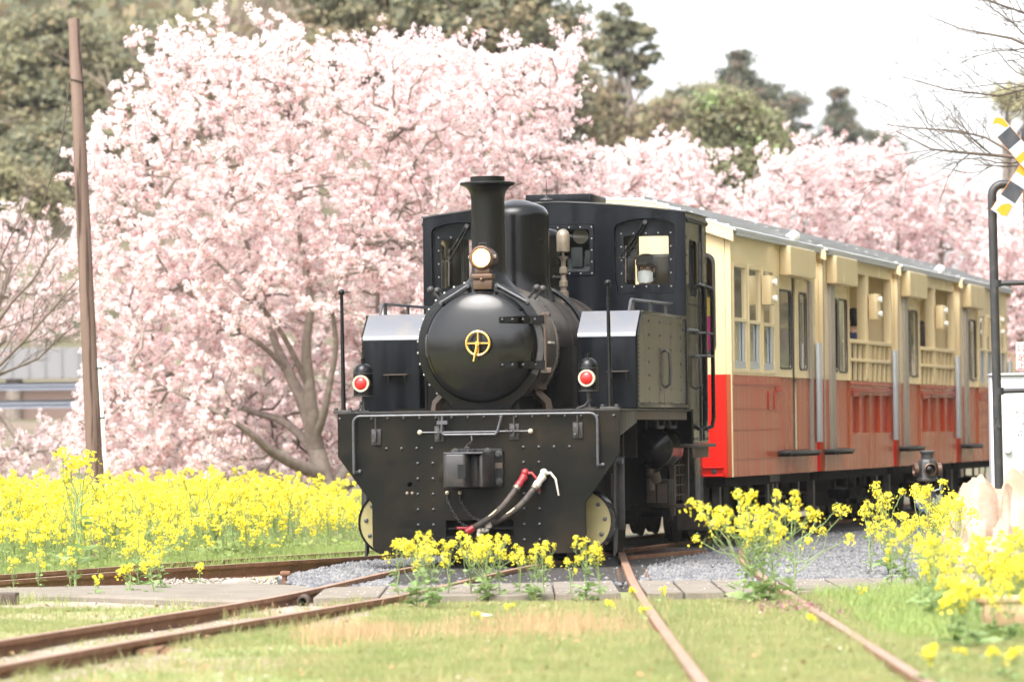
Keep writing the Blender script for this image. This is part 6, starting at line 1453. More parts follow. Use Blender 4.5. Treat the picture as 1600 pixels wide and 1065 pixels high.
def bag(name, label, c, w, dpt, h, seed, rz):
    rng = np.random.default_rng(seed); me = bpy.data.meshes.new(name); bm = bmesh.new()
    bmesh.ops.create_cube(bm, size=1); bmesh.ops.subdivide_edges(bm, edges=bm.edges, cuts=11, use_grid_fill=True)
    o_ = Vector(rng.uniform(0, 50, 3))
    for v in bm.verts:
        p = v.co.copy(); r = (abs(p.x * 2) ** 5 + abs(p.y * 2) ** 5 + abs(p.z * 2) ** 6) ** .2 or 1; p /= max(r, .75)
        q = p * 1.6 + o_; q.z *= .6
        n1 = 1 - abs(noise.noise(q * 1.3)) * 2; n2 = 1 - abs(noise.noise(q * 2.9 + Vector((7, 3, 1)))) * 2; n3 = noise.noise(q * 7)
        d = .10 * n1 + .06 * n2 + .02 * n3 - .08
        nrm = p.normalized()
        p = Vector((p.x * w * (1.0 - .12 * p.z), p.y * dpt * (1. - .12 * p.z), (p.z + .5) * h)) + Vector((nrm.x, nrm.y, nrm.z * .6)) * d
        if v.co.z > .3: p.z += .10 * max(0, 1 - abs(p.x + w * .28) / .16) * h * 2 - .06 * abs(p.x / w)
        v.co = p
    bm.normal_update(); bm.to_mesh(me); bm.free()
    me.polygons.foreach_set('use_smooth', [True] * len(me.polygons)); me.set_sharp_from_angle(angle=radians(24)); me.materials.append(X['tarp'])
    o = link(name, me); o.location = c; o.rotation_euler = (0, 0, rz)
    for sx in (-1, 1): MB().tube([(sx * w * .34, -dpt * .1, h * .85), (sx * w * .30, -dpt * .12, h * 1.02), (sx * w * .12, -dpt * .14, h * 1.06), (sx * w * .06, -dpt * .12, h * .88)], .016, 5).build('lifting_loop', 'tarp', o)
    return tag(o, label, 'bag', 'pale woven bags by the crossing')


v = at(1545, 765, 33.4); bag('woven_bag', 'pale peach woven bag with a pointed fold, nearest to the white cabinet', (v.x + .04, 33.6, -.12), .62, .7, v.z + .10, 1, .2)
v = at(1625, 765, 33); bag('woven_bag', 'crumpled cream woven bag at the very right edge', (v.x, 33.0, -.12), .62, .7, v.z + .12, 4, -.4)
v = at(1548, 905, 32); bag('woven_bag', 'low rumpled woven bag in front among the rape flowers', (v.x + .2, 32.2, -.12), .9, .7, .42, 7, .1)
sbz = at(1520, 769, 33.9)
bar = empty('hazard_bar', (sbz.x, 34.15, sbz.z - .02), 0, 'orange and black edged bar lying along the top of the woven bags', 'bar')
MB().box(-.08, .02, -.03, .03, -.015, .022).build('orange_end', 'orange', bar); MB().box(.021, .6, -.03, .03, -.02, .02).build('black_length', 'blackpipe', bar)
b = MB()
for k in range(4): b.box(-.07 + .02 * k, -.06 + .02 * k, -.0325, -.0305, .0, .015)
b.build('black_mark', 'ink', bar, kind='stuff')
MB().box(-.02, .03, -.02, .02, -sbz.z - .1, -.02).box(.5, .55, -.02, .02, -sbz.z - .1, -.021).build('bar_leg', 'blackpipe', bar)
v = at(1530, 940, 25.5)
plk = empty('wooden_plank', (v.x, 25.5, 0), 0, 'pale wooden plank resting on its edge in the grass at lower right', 'plank')
MB().box(-.02, .75, -.10, .10, v.z - .0, v.z + .035).build('board', 'plank', plk, bevel=.006); MB().box(.02, .75, -.085, .085, .03, v.z - .002).build('box_side', 'plank', plk, bevel=.006)

# far-left house and road rails
hs_ = empty('far_house', tuple(at(20, 690, 104)), 0, 'far low house with a pale grey roof at the left edge', 'house')
k = 104 / F_PX
MB().box(-3.5, 2.6, 0, 5, 0, 90 * k).build('wall', 'wall_far', hs_)
rfh = MB().prism([(-3.8, 98 * k), (2.9, 98 * k), (2.4, 146 * k), (-3.4, 146 * k)], [], -.3, .2, FRONT).build('roof', 'grey_roof', hs_)
b = MB()
for j in range(16): b.box(-3.6 + .4 * j, -3.56 + .4 * j, -.34, -.301, 99 * k, 145 * k)
b.build('roof_batten', 'grey_roof', rfh, kind='stuff')
for py, Y, lab in ((604, 99, 'upper blue-grey road guardrail far behind the wooden pole'), (632, 94, 'lower blue-grey road guardrail far behind the wooden pole')):
    a_ = at(-40, py, Y); c_ = at(215, py - 2, Y); t = empty('road_guardrail', tuple(a_), 0, lab, 'guardrail', 'guardrails of the far road')
    L_ = c_.x - a_.x
    MB().prism([(-.03, -.09), (.03, -.05), (-.01, 0), (.03, .05), (-.03, .09), (-.05, .09), (.01, .05), (-.03, 0), (.01, -.05), (-.05, -.09)], [], 0, L_, lambda u, w, t_: (t_, u, w)).build('beam', 'guard', t)


# ------------------------------------------------------------------ people
def skin_body(name, pts, edges, root=0, m=('skin',), pick=None):
    me = bpy.data.meshes.new(name); me.from_pydata([p[0] for p in pts], edges, []); o = bpy.data.objects.new(name, me); COL.objects.link(o)
    sk = o.modifiers.new('skin', 'SKIN'); sk.use_smooth_shade = True; sk.branch_smoothing = .6
    for i, p in enumerate(pts):
        r = p[1] if hasattr(p[1], '__len__') else (p[1], p[1]); me.skin_vertices[0].data[i].radius = r; me.skin_vertices[0].data[i].use_root = i == root
    sb = o.modifiers.new('sub', 'SUBSURF'); sb.levels = 2; sb.render_levels = 2
    bpy.context.view_layer.update()
    out = bpy.data.meshes.new_from_object(o.evaluated_get(bpy.context.evaluated_depsgraph_get())); bpy.data.objects.remove(o)
    out.name = name; out.materials.clear()
    for x in m: out.materials.append(X[x])
    if pick:
        for f in out.polygons: f.material_index = pick(f.center)
    out.polygons.foreach_set('use_smooth', [True] * len(out.polygons))
    return out


def person(label, head, yaw, coat, hair, sitting=True, driver=False, long_hair=False):
    """head: world position of the head's centre; yaw: the way the face points, 0 = towards the camera"""
    t = empty('person', (head.x, head.y, head.z - 1.12), yaw, label, 'person')
    H = 1.12                                                        # head centre above the root (pelvis at .42, seated)
    P = [((0, .04, .42), (.17, .13)), ((0, .03, .58), (.155, .115)), ((0, .02, .76), (.175, .115)), ((0, .03, .88), (.15, .10)), ((0, .01, .955), (.058, .058)), ((0, 0, 1.01), (.055, .06)),
         ((0, -.005, 1.08), (.072, .088)), ((0, .005, 1.16), (.08, .098)), ((0, .01, 1.215), (.055, .065)),
         ((.16, .03, .87), (.062, .062)), ((.215, .02, .66), (.048, .048)), ((.19, -.20, .60), (.038, .038)), ((.15, -.28, .61), (.03, .036)),
         ((-.16, .03, .87), (.062, .062)), ((-.215, .02, .66), (.048, .048)), ((-.19, -.20, .60), (.038, .038)), ((-.15, -.28, .61), (.03, .036)),
         ((.10, -.05, .40), (.088, .082)), ((.12, -.42, .42), (.065, .065)), ((.12, -.42, .05), (.048, .05)), ((.12, -.52, .02), (.042, .035)),
         ((-.10, -.05, .40), (.088, .082)), ((-.12, -.42, .42), (.065, .065)), ((-.12, -.42, .05), (.048, .05)), ((-.12, -.52, .02), (.042, .035)), ((0, -.092, 1.10), (.016, .018))]
    E = [(0, 1), (1, 2), (2, 3), (3, 4), (4, 5), (5, 6), (6, 7), (7, 8), (3, 9), (9, 10), (10, 11), (11, 12), (3, 13), (13, 14), (14, 15), (15, 16), (0, 17), (17, 18), (18, 19), (19, 20), (0, 21), (21, 22), (22, 23), (23, 24), (6, 25)]
    pick = lambda c: 0 if (c.z > .955 or (c.y < -.235 and c.z > .55 and abs(c.x) < .19)) else (2 if c.z < .45 and (abs(c.y) > .12 or c.z < .4) else 1)
    link('body', skin_body('body', P, E, 0, ('skin', coat, 'cloth_dark'), pick), t)
    # hands: five fingers each
    for sx in (1, -1):
        b = MB(); b.tube([(.15 * sx, -.28, .61), (.145 * sx, -.33, .608)], [.028, .034], 8)
        for j in range(4): b.tube([((.117 + .018 * j) * sx, -.33, .61), ((.117 + .018 * j) * sx, -.37 - .006 * (j in (1, 2)), .607), ((.117 + .018 * j) * sx, -.388 - .006 * (j in (1, 2)), .588)], [.009, .008, .006], 6)
        b.tube([(.117 * sx, -.30, .615), (.095 * sx, -.33, .615), (.09 * sx, -.352, .607)], [.011, .009, .007], 6)
        b.build('hand', 'skin', t)
    e = MB()
    for sx in (1, -1): e.lathe([(.0001, -.012), (.02, -.01), (.03, .004), (.0001, .012)], (.098 * sx if False else .082 * sx, .01, 1.115), 'x', 10)
    e.build('ear', 'skin', t)
    if driver:
        cp_ = MB().lathe([(.108, 1.165), (.112, 1.19), (.108, 1.225), (.085, 1.262), (.04, 1.28), (.0001, 1.283)], (0, .008, 0), 'z', 24, .92).build('cap', 'cap', t)
        MB().prism([(-.075, -.09), (-.07, -.15), (-.03, -.175), (.03, -.175), (.07, -.15), (.075, -.09)], [], 1.168, 1.178, FLAT).build('cap_peak', 'cap', cp_)
        mk = [(x, z) for x, z in ((-.078, 1.03), (-.055, .99), (0, .975), (.055, .99), (.078, 1.03), (.078, 1.085), (.04, 1.105), (0, 1.115), (-.04, 1.105), (-.078, 1.085))]
        b = MB(); nx_ = 10
        for i in range(nx_ + 1):
            x = -.08 + .16 * i / nx_; w = 1 - (x / .082) ** 2
            for j in range(7):
                z = .985 + .125 * j / 6; zz = 1.045 + (z - 1.045) * (.62 + .38 * sqrt(max(0, w)))
                b.v.append((x, -.045 - .068 * sqrt(max(0, w)) - .006 * sin(j * 2.6), zz))
        b.f = [(i * 7 + j, (i + 1) * 7 + j, (i + 1) * 7 + j + 1, i * 7 + j + 1) for i in range(nx_) for j in range(6)]
        b.build('face_mask', 'mask', t, smooth=70)
        b = MB()
        for sx in (1, -1): b.tube([(.036 * sx + .028 * cos(a), -.098, 1.135 + .02 * sin(a)) for a in np.linspace(0, 2 * pi, 15)[:-1]], .0035, 5, closed=True).tube([(.064 * sx, -.095, 1.137), (.085 * sx, .01, 1.13)], .003, 5)
        b.tube([(-.01, -.1, 1.138), (.01, -.1, 1.138)], .003, 5); b.build('glasses', 'seal', t)
        MB().prism(arc(0, 0, .105, 20, 160, 8) + arc(0, 0, .09, 160, 20, 8), [], 1.04, 1.17, FLAT).build('hair', hair, t)
    else:
        prof = [(.075, 1.04), (.102, 1.09), (.112, 1.15), (.108, 1.20), (.085, 1.245), (.04, 1.266), (.0001, 1.27)]
        if long_hair: prof = [(.115, .86), (.125, .95), (.118, 1.03)] + prof[1:]
        hb = MB().lathe(prof, (0, .028, 0), 'z', 20); rng = np.random.default_rng(3)
        hb.v = [(x + rng.normal() * .003, y + rng.normal() * .003 + (.02 if y < -.02 and z < 1.16 else 0) + (max(0, -y - .02) * .9 if z < 1.15 else 0), z + rng.normal() * .004) for x, y, z in hb.v]
        hb.build('hair', hair, t, smooth=60)
        b = MB()
        for sx in (1, -1): b.ball((.032 * sx, -.085, 1.13), .010, 8)
        b.build('eye', 'seal', t)
        MB().tube([(-.022, -.089, 1.065), (0, -.094, 1.063), (.022, -.089, 1.065)], .005, 6).build('mouth', 'red_fit', t)
    return t


LW = lambda a, bb, z: Vector((-.3254, 39.4, 0)) + Vector((cos(radians(12)), -sin(radians(12)), 0)) * a + Vector((sin(radians(12)), cos(radians(12)), 0)) * bb + Vector((0, 0, z))
CW = lambda a, bb, z: CO + Vector((cos(radians(14.2)), -sin(radians(14.2)), 0)) * a + CEY * bb + Vector((0, 0, z))
person('driver in a dark cap, glasses and white face mask behind the cab window', LW(.868, 3.97, 2.815), -radians(10), 'cloth_dark', 'hair', driver=True)
MB().box(.55, 1.1, 4.25, 4.7, 1.45, 2.05).build('driver_seat', 'seat', loco, bevel=.03)
pp = person('passenger with black hair and a navy jacket standing at the second coach balustrade', CW(.88, 10.1, 2.60), -radians(105), 'cloth_navy', 'hair')
p2 = person('passenger with long dark brown hair in the third coach, mostly hidden by its door', CW(.88, 15.62, 2.56), -radians(105), 'cloth_brown', 'hair_brown', long_hair=True)
# ------------------------------------------------------------------ rape plants, grass, field
def rape_plant(rng, h, heads, spread, leaves=8, floret=36, fs=.0112, stems=True, hr=.040):
    """arrays of a single plant: stem tubes, leaf and petal faces; material 0 stem, 1 leaf, 2 petal, 3 deeper petal"""
    T = Tubes(); V = []; Q = []; MI = []; o = 0
    lean = rng.normal(size=2) * .05 * h
    main = curve_pts([0, 0, -.03], [lean[0], lean[1], h * .92], 6, .015, 0, rng); T.add(main, np.linspace(.007, .0035, 6), 4)
    tips = []
    for j in range(heads):
        if j == 0: tips.append(main[-1] + [0, 0, .01]); continue
        u = rng.uniform(.3, .8); i = min(int(u * 5), 4); s = main[i] + (main[i + 1] - main[i]) * (u * 5 - i); a = rng.uniform(0, 6.28)
        e = np.array([s[0] + cos(a) * spread * rng.uniform(.35, 1), s[1] + sin(a) * spread * rng.uniform(.35, 1), max(s[2] + .08, h * rng.uniform(.68, 1.04))])
        P = curve_pts(s, e, 5, .03, -.15, rng); T.add(P, np.linspace(.0045, .0022, 5), 3); tips.append(e)
        for q in range(4):                                          # seed pods under the head
            p = P[3] + (P[4] - P[3]) * rng.uniform(-.6, .8); a = rng.uniform(0, 6.28); T.add(np.array([p, p + [cos(a) * .02, sin(a) * .02, .018], p + [cos(a) * .032, sin(a) * .032, .04]]), np.array([.0012, .002, .0008]), 3)
    for tpt in tips:
        r = hr * rng.uniform(.5, 1.12); nf = int(floret * (.35 + .65 * (r / hr) ** 1.5) * rng.uniform(.8, 1.2))
        d = unit(rng.normal(size=(nf, 3)) + [0, 0, .45]); p = tpt + d * np.array([r, r, r * .8]) * rng.uniform(.45, 1.12, (nf, 1)); p[:nf // 5] -= [0, 0, r * 1.1]; p[:nf // 5, :2] += rng.normal(size=(nf // 5, 2)) * r * .5
        v, q = quad_cloud(p, fs * rng.uniform(.75, 1.2, nf), unit(d + [0, 0, .4]), .55, rng); V.append(v); Q.append(q + o); o += len(v); MI.append(np.where(rng.random(nf) < .75, 2, 3))
        nb = max(3, nf // 6); p = tpt + [0, 0, r * .55] + rng.normal(size=(nb, 3)) * r * .22; v, q = quad_cloud(p, .006, None, 1, rng); V.append(v); Q.append(q + o); o += len(v); MI.append(np.full(nb, 0))
    for j in range(leaves):
        z = h * rng.uniform(.02, .62) * (1 if j % 2 else .45); a = rng.uniform(0, 6.28); L_ = rng.uniform(.07, .17) * (1.2 - z / h); w = L_ * .30
        d = np.array([cos(a), sin(a), rng.uniform(.1, .7)]); d /= np.linalg.norm(d); sd = np.array([-sin(a), cos(a), rng.normal() * .2]); p = np.array([lean[0] * z / h, lean[1] * z / h, z])
        m1, m2, m3 = p + d * L_ * .35, p + d * L_ * .72 + [0, 0, -.012], p + d * L_ + [0, 0, -.03]
        v = np.array([p, m1 + sd * w * .9 + [0, 0, .008], m1 - [0, 0, .006], m1 - sd * w * .9 + [0, 0, .008], m2 + sd * w + [0, 0, .006], m2 - [0, 0, .004], m2 - sd * w + [0, 0, .006], m3])
        V.append(v); Q.append(np.array([[0, 2, 1, 1], [0, 3, 2, 2]]) * 0 + np.array([[1, 2, 5, 4], [2, 3, 6, 5]]) + o); MI.append(np.array([1, 1]))
        V.append(np.array([p, p + sd * .004, m1 + sd * .02, m1 - sd * .02, m2 + sd * w * .95, m3, m2 - sd * w * .95, m2])); Q.append(np.array([[0, 1, 2, 3], [7, 4, 5, 6]]) + o + 8); MI.append(np.array([1, 1])); o += 16
    SV = np.concatenate(T.V); SQ = np.concatenate(T.Q)
    V = np.concatenate(V); Q = np.concatenate(Q) + len(SV); MI = np.concatenate(MI)
    return np.concatenate([SV, V]), np.concatenate([SQ, Q]), np.concatenate([np.zeros(len(SQ), int), MI])


RM = ('stem', 'edge_leaf', 'rape', 'rape_b')
rng = np.random.default_rng(77)
PROTO = {}
for kind, spec in {'tall': dict(h=.62, heads=11, spread=.15, leaves=18), 'wide': dict(h=.60, heads=16, spread=.42, leaves=12, hr=.038), 'thin': dict(h=.55, heads=6, spread=.11, leaves=11), 'dense': dict(h=.70, heads=16, spread=.24, leaves=14), 'lush': dict(h=.62, heads=12, spread=.17, leaves=30), 'short': dict(h=.26, heads=4, spread=.08, leaves=8, hr=.03)}.items():
    PROTO[kind] = []
    for k in range(3):
        A = rape_plant(rng, **spec)
        st = mesh_np('stem', A[0], A[1][A[2] < 2], mats=('stem', 'leaf'), midx=A[2][A[2] < 2]); fl = mesh_np('blossom', A[0], A[1][A[2] > 1], mats=('rape', 'rape_b'), midx=A[2][A[2] > 1] - 2)
        PROTO[kind].append((st, fl))


def plant(kind, px, py, Y, hpx, label, group, k=None):
    v = at(px, py, Y); z = float(ground_z(np.array([v.x]), np.array([Y]))[0])
    top = at(px, py - hpx, Y).z if hpx else None
    t = empty('rape_plant', (v.x, Y, z), random.uniform(0, 6.28), label, 'rape plant', group)
    h0 = {'tall': .62, 'wide': .60, 'thin': .55, 'dense': .70, 'short': .26, 'lush': .62}[kind]
    s = (hpx / F_PX * Y) / h0; t.scale = (max(s, .75 * s) * random.uniform(.92, 1.08), s, s)
    st, fl = random.choice(PROTO[kind])
    a = link('stem', st, t); link('blossom', fl, a)
    return t


def YG(py, px=800): return (CAM_Z + .08) * F_PX / (py - 676 + (px - 800) * .012)


FR = ['leftmost and thin, under the lower left corner', 'second from the left and tallest of its group', 'wide one third from the left', 'in the left clump, just right of the tallest', 'thin one between the left and middle clumps', 'under the left end of the dark slot', 'wide one under the middle of the dark slot', 'in the middle clump, below the red hose end', 'at the right end of the middle clump', 'thin one in small clump under white hose valve', 'tall one in small clump under white hose valve', 'right one of small clump under white hose valve']
FD = ['leafiest', 'thin one on its left', 'thin one on its right']
FM = ['widest one, before the ladder-like hanger', 'bushy one in the middle', 'right of the middle by the rail', 'leftmost, blooms near the reservoir', 'rightmost, over the ballast']
FT = ['tallest one, standing left of the lantern', 'thin one left of the tallest', 'right beside the lantern post', 'thin one between lantern and woven bags']
FL = ['leafy one under the dry stalk', 'low one left of the biggest leaf tuft', 'middle of the biggest leaf tuft', 'low right part of the biggest leaf tuft', 'rightmost of the biggest leaf tuft', 'near the left edge with a few blooms', 'thin one at the very left edge', 'smallest one against the far rail', 'small one in front of the path', 'back of the biggest leaf tuft']
g1 = 'rape plants in bloom in front of the buffer plate'
for kind, px, py, hp in (('thin', 622, 945, 100), ('lush', 650, 955, 122), ('lush', 678, 957, 108), ('tall', 664, 950, 112), ('thin', 700, 940, 95), ('tall', 735, 940, 105), ('wide', 765, 935, 98), ('lush', 758, 942, 108), ('tall', 780, 940, 102)):
    plant(kind, px, py, YG(py, px), hp, f"rape plant before the buffer plate, {FR.pop(0)}", g1)
for kind, px, py, hp in (('thin', 812, 938, 88), ('lush', 835, 942, 97), ('tall', 852, 938, 92)):
    plant(kind, px, py, YG(py, px), hp, f"rape plant before the buffer plate, {FR.pop(0)}", g1)
for kind, px, py, hp in (('lush', 915, 945, 108), ('thin', 895, 940, 70), ('thin', 940, 945, 88)):
    plant(kind, px, py, YG(py, px), hp, 'rape plant beside the rail under the round cover disc, ' + FD.pop(0), 'rape plants by the right-hand rail')
for kind, px, py, hp in (('wide', 1180, 955, 175), ('lush', 1195, 950, 150), ('wide', 1215, 955, 150), ('wide', 1160, 950, 150), ('wide', 1240, 935, 140)):
    plant(kind, px, py, YG(py, px), hp, 'rape plant between the right-hand rails, ' + FM.pop(0), 'rape plants between the right-hand rails')
for kind, px, py, hp in (('tall', 1388, 905, 150), ('thin', 1365, 900, 115), ('tall', 1460, 900, 125), ('thin', 1475, 890, 110)):
    plant(kind, px, py, YG(py, px), hp, 'rape plant before the dark coach underframe, ' + FT.pop(0), 'tall rape plants by the woven bags')
pr = np.random.default_rng(4)
for i in range(66):
    u = pr.random(); py = 893 + 95 * pr.random() ** 1.2; px = 1345 + 275 * pr.random() ** .75 + (py - 890) * .25
    if px < 1400 and py > 930: px += 110
    kd_ = pr.choice(['tall', 'dense', 'thin', 'wide'], p=[.32, .12, .42, .14]); hp = pr.uniform(70, 150) * (1 if px > 1430 else .8) * (.8 if px > 1520 else 1)
    lab_ = f"{'tall' if hp > 115 else 'short' if hp < 85 else 'middling'} {dict(tall='narrow', dense='bushy', thin='sparse', wide='spreading')[kd_]} rape plant {'left in the right clump' if px < 1400 else 'left of the woven bags' if px < 1470 else 'before the woven bags' if px < 1540 else 'at the right edge'}, {'nearest the camera' if py > 955 else 'in the front half' if py > 932 else 'halfway back' if py > 910 else 'at the very back'}"
    plant(kd_, px, py, YG(py, px), hp, lab_, 'rape plants clumped at the right')
for i in range(26):
    py = pr.uniform(962, 1035); px = pr.uniform(1440 + (py - 960) * .9, 1640)
    kd_ = pr.choice(['thin', 'lush', 'short']); hp = pr.uniform(55, 110)
    plant(kd_, px, py, YG(py, px), hp, f"blurred {'tall' if hp > 82 else 'low'} {dict(thin='thin', lush='leafy', short='tufted')[kd_]} rape plant {'right of the rail' if px < 1530 else 'beside the wooden plank' if py < 1000 else 'in the lower right corner'}, {'back' if py < 985 else 'middle' if py < 1010 else 'front'} row", 'young rape plants at lower right')
for px, py, Y, hp in ((1500, 1010, 22, 40), (1555, 1010, 21.5, 52), (1585, 1030, 21, 60), (1450, 1060, 20.6, 70)):
    plant('short', px, YG(1, 1) and py, Y, hp, 'small out-of-focus rape bloom low in the grass at lower right', 'low rape blooms at lower right')
for px, py in ((1035, 955), (1010, 985), (950, 975), (745, 985), (800, 975), (1265, 1000), (1350, 960), (990, 955)):
    plant('short', px, py, YG(py, px), 32, 'small rape sprout with a single yellow bloom in the short grass', 'small rape sprouts in the grass')
for kind, px, py, hp in (('tall', 112, 925, 75), ('short', 200, 930, 55), ('lush', 215, 920, 92), ('short', 240, 932, 62), ('lush', 252, 925, 84), ('tall', 60, 925, 70), ('thin', 22, 925, 60), ('short', 310, 905, 36), ('short', 150, 935, 40), ('tall', 232, 915, 75)):
    plant(kind, px, py, YG(py, px), hp, 'young rape plant at lower left, ' + FL.pop(0), 'young rape plants at lower left')
t = plant('thin', 118, 918, YG(918, 118), 215, 'tall dried rape stalk standing above the field below the wooden pole', 'tall stalks in front of the field')

# the rape field beyond the far rail: nobody could count it
rng = np.random.default_rng(9); V = []; Q = []; MI = []; o = 0
FP = [rape_plant(rng, h=rng.uniform(.7, .9), heads=8, spread=.19, leaves=7, floret=15, fs=.021, hr=.05) for k in range(5)]


def far_rail_y(x): return 41.6 + (x + 2.4) * 1.75
cnt = 0
while cnt < 900:
    y = rng.uniform(38, 61); x = rng.uniform(-.128 * y - .4, .0)
    if y < far_rail_y(x) + 1.0 or (x > -2.2 and y < 47.5): continue
    edge = min(1, (y - far_rail_y(x) - 1.0) / 3.0)
    v, q, mi = FP[rng.integers(0, 5)]; a = rng.uniform(0, 6.28); s = rng.choice([rng.uniform(.66, .92), rng.uniform(.84, 1.2)]) * (.62 + .38 * edge) * (.82 if x > -2.4 else 1)
    w = np.stack([v[:, 0] * cos(a) - v[:, 1] * sin(a), v[:, 0] * sin(a) + v[:, 1] * cos(a), v[:, 2]], 1) * s + [x, y, float(ground_z(np.array([x]), np.array([y]))[0]) if y < 55.5 else -.25]
    V.append(w); Q.append(q + o); MI.append(mi); o += len(v); cnt += 1
tag(link('rape_field', mesh_np('rape_field', np.concatenate(V), np.concatenate(Q), mats=RM, midx=np.concatenate(MI))), kind='stuff')
for px in (120, 140, 95):
    pass
tw = empty('dry_stalk', (at(117, 905, 40).x, 40, -.15), 0, 'dry many-branched seed stalk rising out of the rape field below the pole', 'stalk')
T = Tubes(); r3 = np.random.default_rng(2)
for k in range(9):
    e = np.array([r3.normal() * .14, r3.normal() * .1, r3.uniform(.6, 1.0)]); T.add(curve_pts([0, 0, 0], e, 6, .03, .1, r3), np.linspace(.006, .002, 6), 4)
    for j in range(10):
        s = e * r3.uniform(.4, 1); a = r3.uniform(0, 6.28); T.add(curve_pts(s, s + np.array([cos(a) * .04, sin(a) * .04, .05]), 3, .02, 0, r3), np.array([.002, .003, .001]), 3)
link('stalk', T.mesh('stalk', 'stem'), tw)


# grass: short turf everywhere in the foreground, straw patches, tufts along rails
def blades(n, xr, yr, h, w, m, name, mask=None, per=3, seed=1, lean=.45):
    rng = np.random.default_rng(seed); y = np.sqrt(rng.uniform(yr[0] ** 2, yr[1] ** 2, n)); x = rng.uniform(-1, 1, n) * (.122 * y + .3)
    if xr is not None: x = rng.uniform(xr[0], xr[1], n)
    k = mask(x, y, rng) if mask else np.ones(n, bool); x, y = x[k], y[k]; n = len(x)
    x = np.repeat(x, per) + rng.normal(size=n * per) * .018; y = np.repeat(y, per) + rng.normal(size=n * per) * .018; N = n * per
    z = ground_z(x, y) - .005; a = rng.uniform(0, 6.28, N); hh = h * rng.uniform(.45, 1.25, N); ww = w * rng.uniform(.7, 1.3, N); l = rng.normal(size=(N, 2)) * lean * hh[:, None]
    b0 = np.stack([x - np.cos(a) * ww, y - np.sin(a) * ww, z], 1); b1 = np.stack([x + np.cos(a) * ww, y + np.sin(a) * ww, z], 1); tp = np.stack([x + l[:, 0], y + l[:, 1], z + hh], 1)
    V = np.stack([b0, b1, tp], 1).reshape(-1, 3)
    return tag(link(name, mesh_np(name, V, tris=np.arange(3 * N).reshape(N, 3), mats=(m,))), kind='stuff')


def nz(x, y, s, p): return .5 + .5 * np.sin(x * s + p + 1.7 * np.sin(y * s * .7 + p * 2)) * np.cos(y * s * .9 - p + 1.3 * np.sin(x * s * .6))


def rail_clear(x, y):
    c = np.ones(len(x), bool)
    for P in ([(.88, 18.5), (.905, 28.8), (.93, 32.8)], [(1.93, 18.5), (1.995, 29), (2.02, 33)], [(-3.3, 19.5), (-2.21, 25.75), (-1.28, 30.33), (-.83, 32.6)], [(-4.3, 19.5), (-3.1, 25.6), (-1.69, 32.55)]):
        P = np.array(P); c &= np.abs(x - np.interp(y, P[:, 1], P[:, 0])) > .042
    return c


def turf(x, y, rng):
    dirt = ((x < -1.0 + .0 * y) & (nz(x, y, 1.1, .7) > .45)) | (nz(x, y, 1.9, 3.3) * nz(x, y, 4.1, 1.2) > .50) | ((y < 22.6) & (x < .3) & (nz(x, y, 2.3, 2.) > .45)) | ((x < -1.3) & (y < 25.5) & (rng.random(len(x)) < .72))
    l1 = np.interp(y, [19.5, 25.75, 32.6], [-3.3, -2.21, -.83]); between = (x < l1) & (x > l1 - 1.05)
    return rail_clear(x, y) & (y < 32.3) & (~dirt | (rng.random(len(x)) < .16)) & (~between | (rng.random(len(x)) < .10)) & ~((((x + 1.35) / 1.0) ** 2 + ((y - 21.3) / 1.1) ** 2 < 1) & (rng.random(len(x)) < .85))


blades(150000, None, (19.2, 32.3), .045, .0045, 'grass', 'short_grass', turf, 3, 1)


def strawm(x, y, rng):
    u = ((x - .15) / .75) ** 2 + ((y - 27.6) / 1.9) ** 2; v = ((x + 1.0) / .5) ** 2 + ((y - 27.2) / 1.5) ** 2
    return rail_clear(x, y) & ((u < rng.random(len(x)) * 1.2) | (v < rng.random(len(x)) * 1.1) | (rng.random(len(x)) < .02)) & (nz(x, y, 4., .3) > .3)


blades(26000, (-2.2, 1.8), (21, 31.5), .11, .0032, 'straw', 'dry_grass', strawm, 2, 2, .22)


def tufts(x, y, rng):
    l1 = np.interp(y, [19.5, 25.75, 32.6], [-3.3, -2.21, -.83])
    near = (np.abs(x - l1 - .12) < .1) | (np.abs(x - l1 + .45) < .5) & (nz(x, y, 3, 1) > .86) | (np.abs(x - .9) < .2) | (np.abs(x - 2.) < .2)
    return rail_clear(x, y) & (y < 32.3) & near & (nz(x, y, 5., 2.2) > .55) | ((y > 32.4) & (y < 36) & (x < -2.2) & (nz(x, y, 2.4, 1.) > .5) & (rng.random(len(x)) < .3) & ~((y > 32.6) & (x > -3.4) & (y < 36.2) & (y > 34.2)))


blades(42000, (-4.4, 2.6), (20, 36), .095, .004, 'grass', 'grass_tufts', tufts, 3, 3, .4)
# the low green edge between the far rail and the field
blades(60000, (-6.5, -.2), (36, 50), .15, .007, 'edge_leaf', 'field_edge_grass', lambda x, y, rng: (y > far_rail_y(x) + .75) & (y < far_rail_y(x) + 5) & (x > -.125 * y - .3), 3, 5, .5)
blades(9000, (1.2, 4), (25, 33), .11, .005, 'edge_leaf', 'weeds', lambda x, y, rng: (x > 2.2) & (nz(x, y, 2.6, .4) > .35), 4, 6, .5)
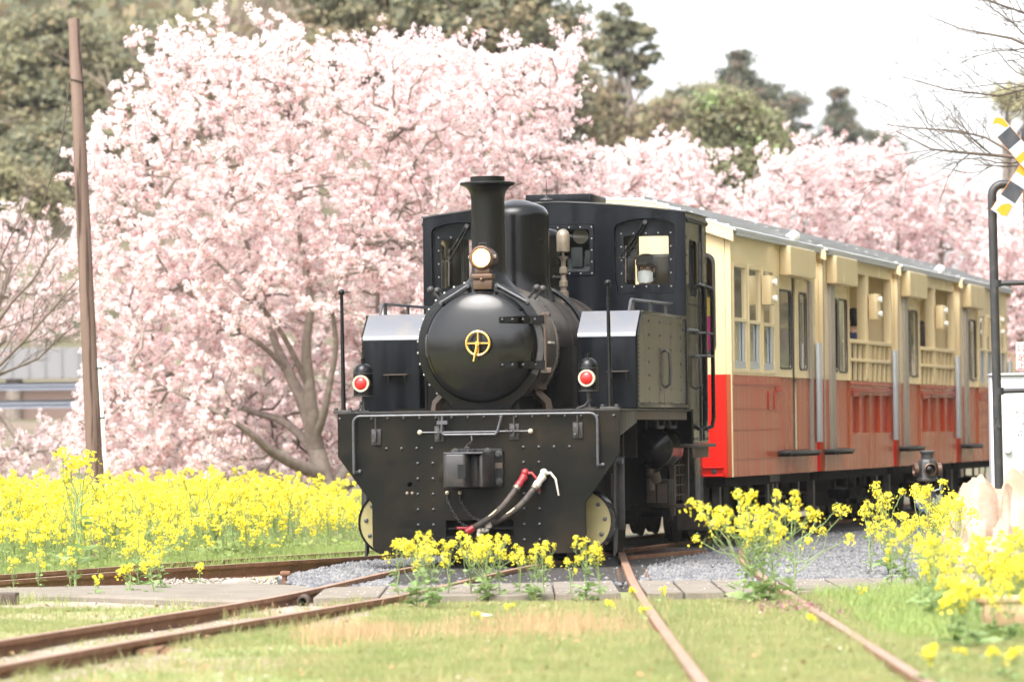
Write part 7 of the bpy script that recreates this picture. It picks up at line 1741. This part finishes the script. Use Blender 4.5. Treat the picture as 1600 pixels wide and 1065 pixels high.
# small purple deadnettles by the right rail
r4 = np.random.default_rng(6); c = np.stack([r4.normal(size=70) * .13 + 1.86, r4.normal(size=70) * .5 + 29.4, np.zeros(70)], 1); c[:, 2] = ground_z(c[:, 0], c[:, 1]) + .03
X['purple'] = mat('deadnettle_purple', (.30, .13, .17), .7)
cc = np.repeat(c, 6, 0) + r4.normal(size=(420, 3)) * .014; v, q = quad_cloud(cc, .011, None, 1, r4)
tag(link('deadnettle_patch', mesh_np('deadnettle_patch', v, q, mats=('purple',))), kind='stuff')
lt = empty('paper_scrap', (at(762, 957, 29.5).x, 29.5, -.05), .3, 'small white scrap lying in the grass before the rape plants', 'scrap')
MB().add([(-.05, -.02, .0), (.04, -.03, .012), (.06, .03, .0), (-.03, .035, .02)], [(0, 1, 2, 3)]).add([(-.05, -.02, -.002), (.04, -.03, .01), (.06, .03, -.002), (-.03, .035, .018)], [(3, 2, 1, 0)]).build('scrap_paper', 'white', lt)

# fallen cherry petals and dead leaves on the ground
r5 = np.random.default_rng(12); n_ = 1500
y_ = np.sqrt(r5.uniform(19.5 ** 2, 36 ** 2, n_)); x_ = r5.uniform(-1, 1, n_) * .125 * y_
c = np.stack([x_, y_, np.maximum(ground_z(x_, y_), np.where((y_ > 32.5) & (y_ < 35) & (x_ > -1.5) & (x_ < 2.8), -.012, -9)) + np.where(y_ < 32.4, r5.uniform(.005, .035, n_), .006)], 1)
v, q = quad_cloud(c, r5.uniform(.006, .012, n_), np.tile([0, 0, 1.], (n_, 1)), .35, r5)
tag(link('fallen_petals', mesh_np('fallen_petals', v, q, mats=('petal_pink',))), kind='stuff')
n_ = 420; y_ = np.sqrt(r5.uniform(19.5 ** 2, 33 ** 2, n_)); x_ = r5.uniform(-1, 1, n_) * .125 * y_
X['dead_leaf'] = mat('dead_leaf', (.33, .18, .09), .8)
v, q = quad_cloud(np.stack([x_, y_, ground_z(x_, y_) + r5.uniform(.01, .04, n_)], 1), r5.uniform(.010, .026, n_), np.tile([0, 0, 1.], (n_, 1)), .6, r5)
tag(link('dead_leaves', mesh_np('dead_leaves', v, q, mats=('dead_leaf',))), kind='stuff')
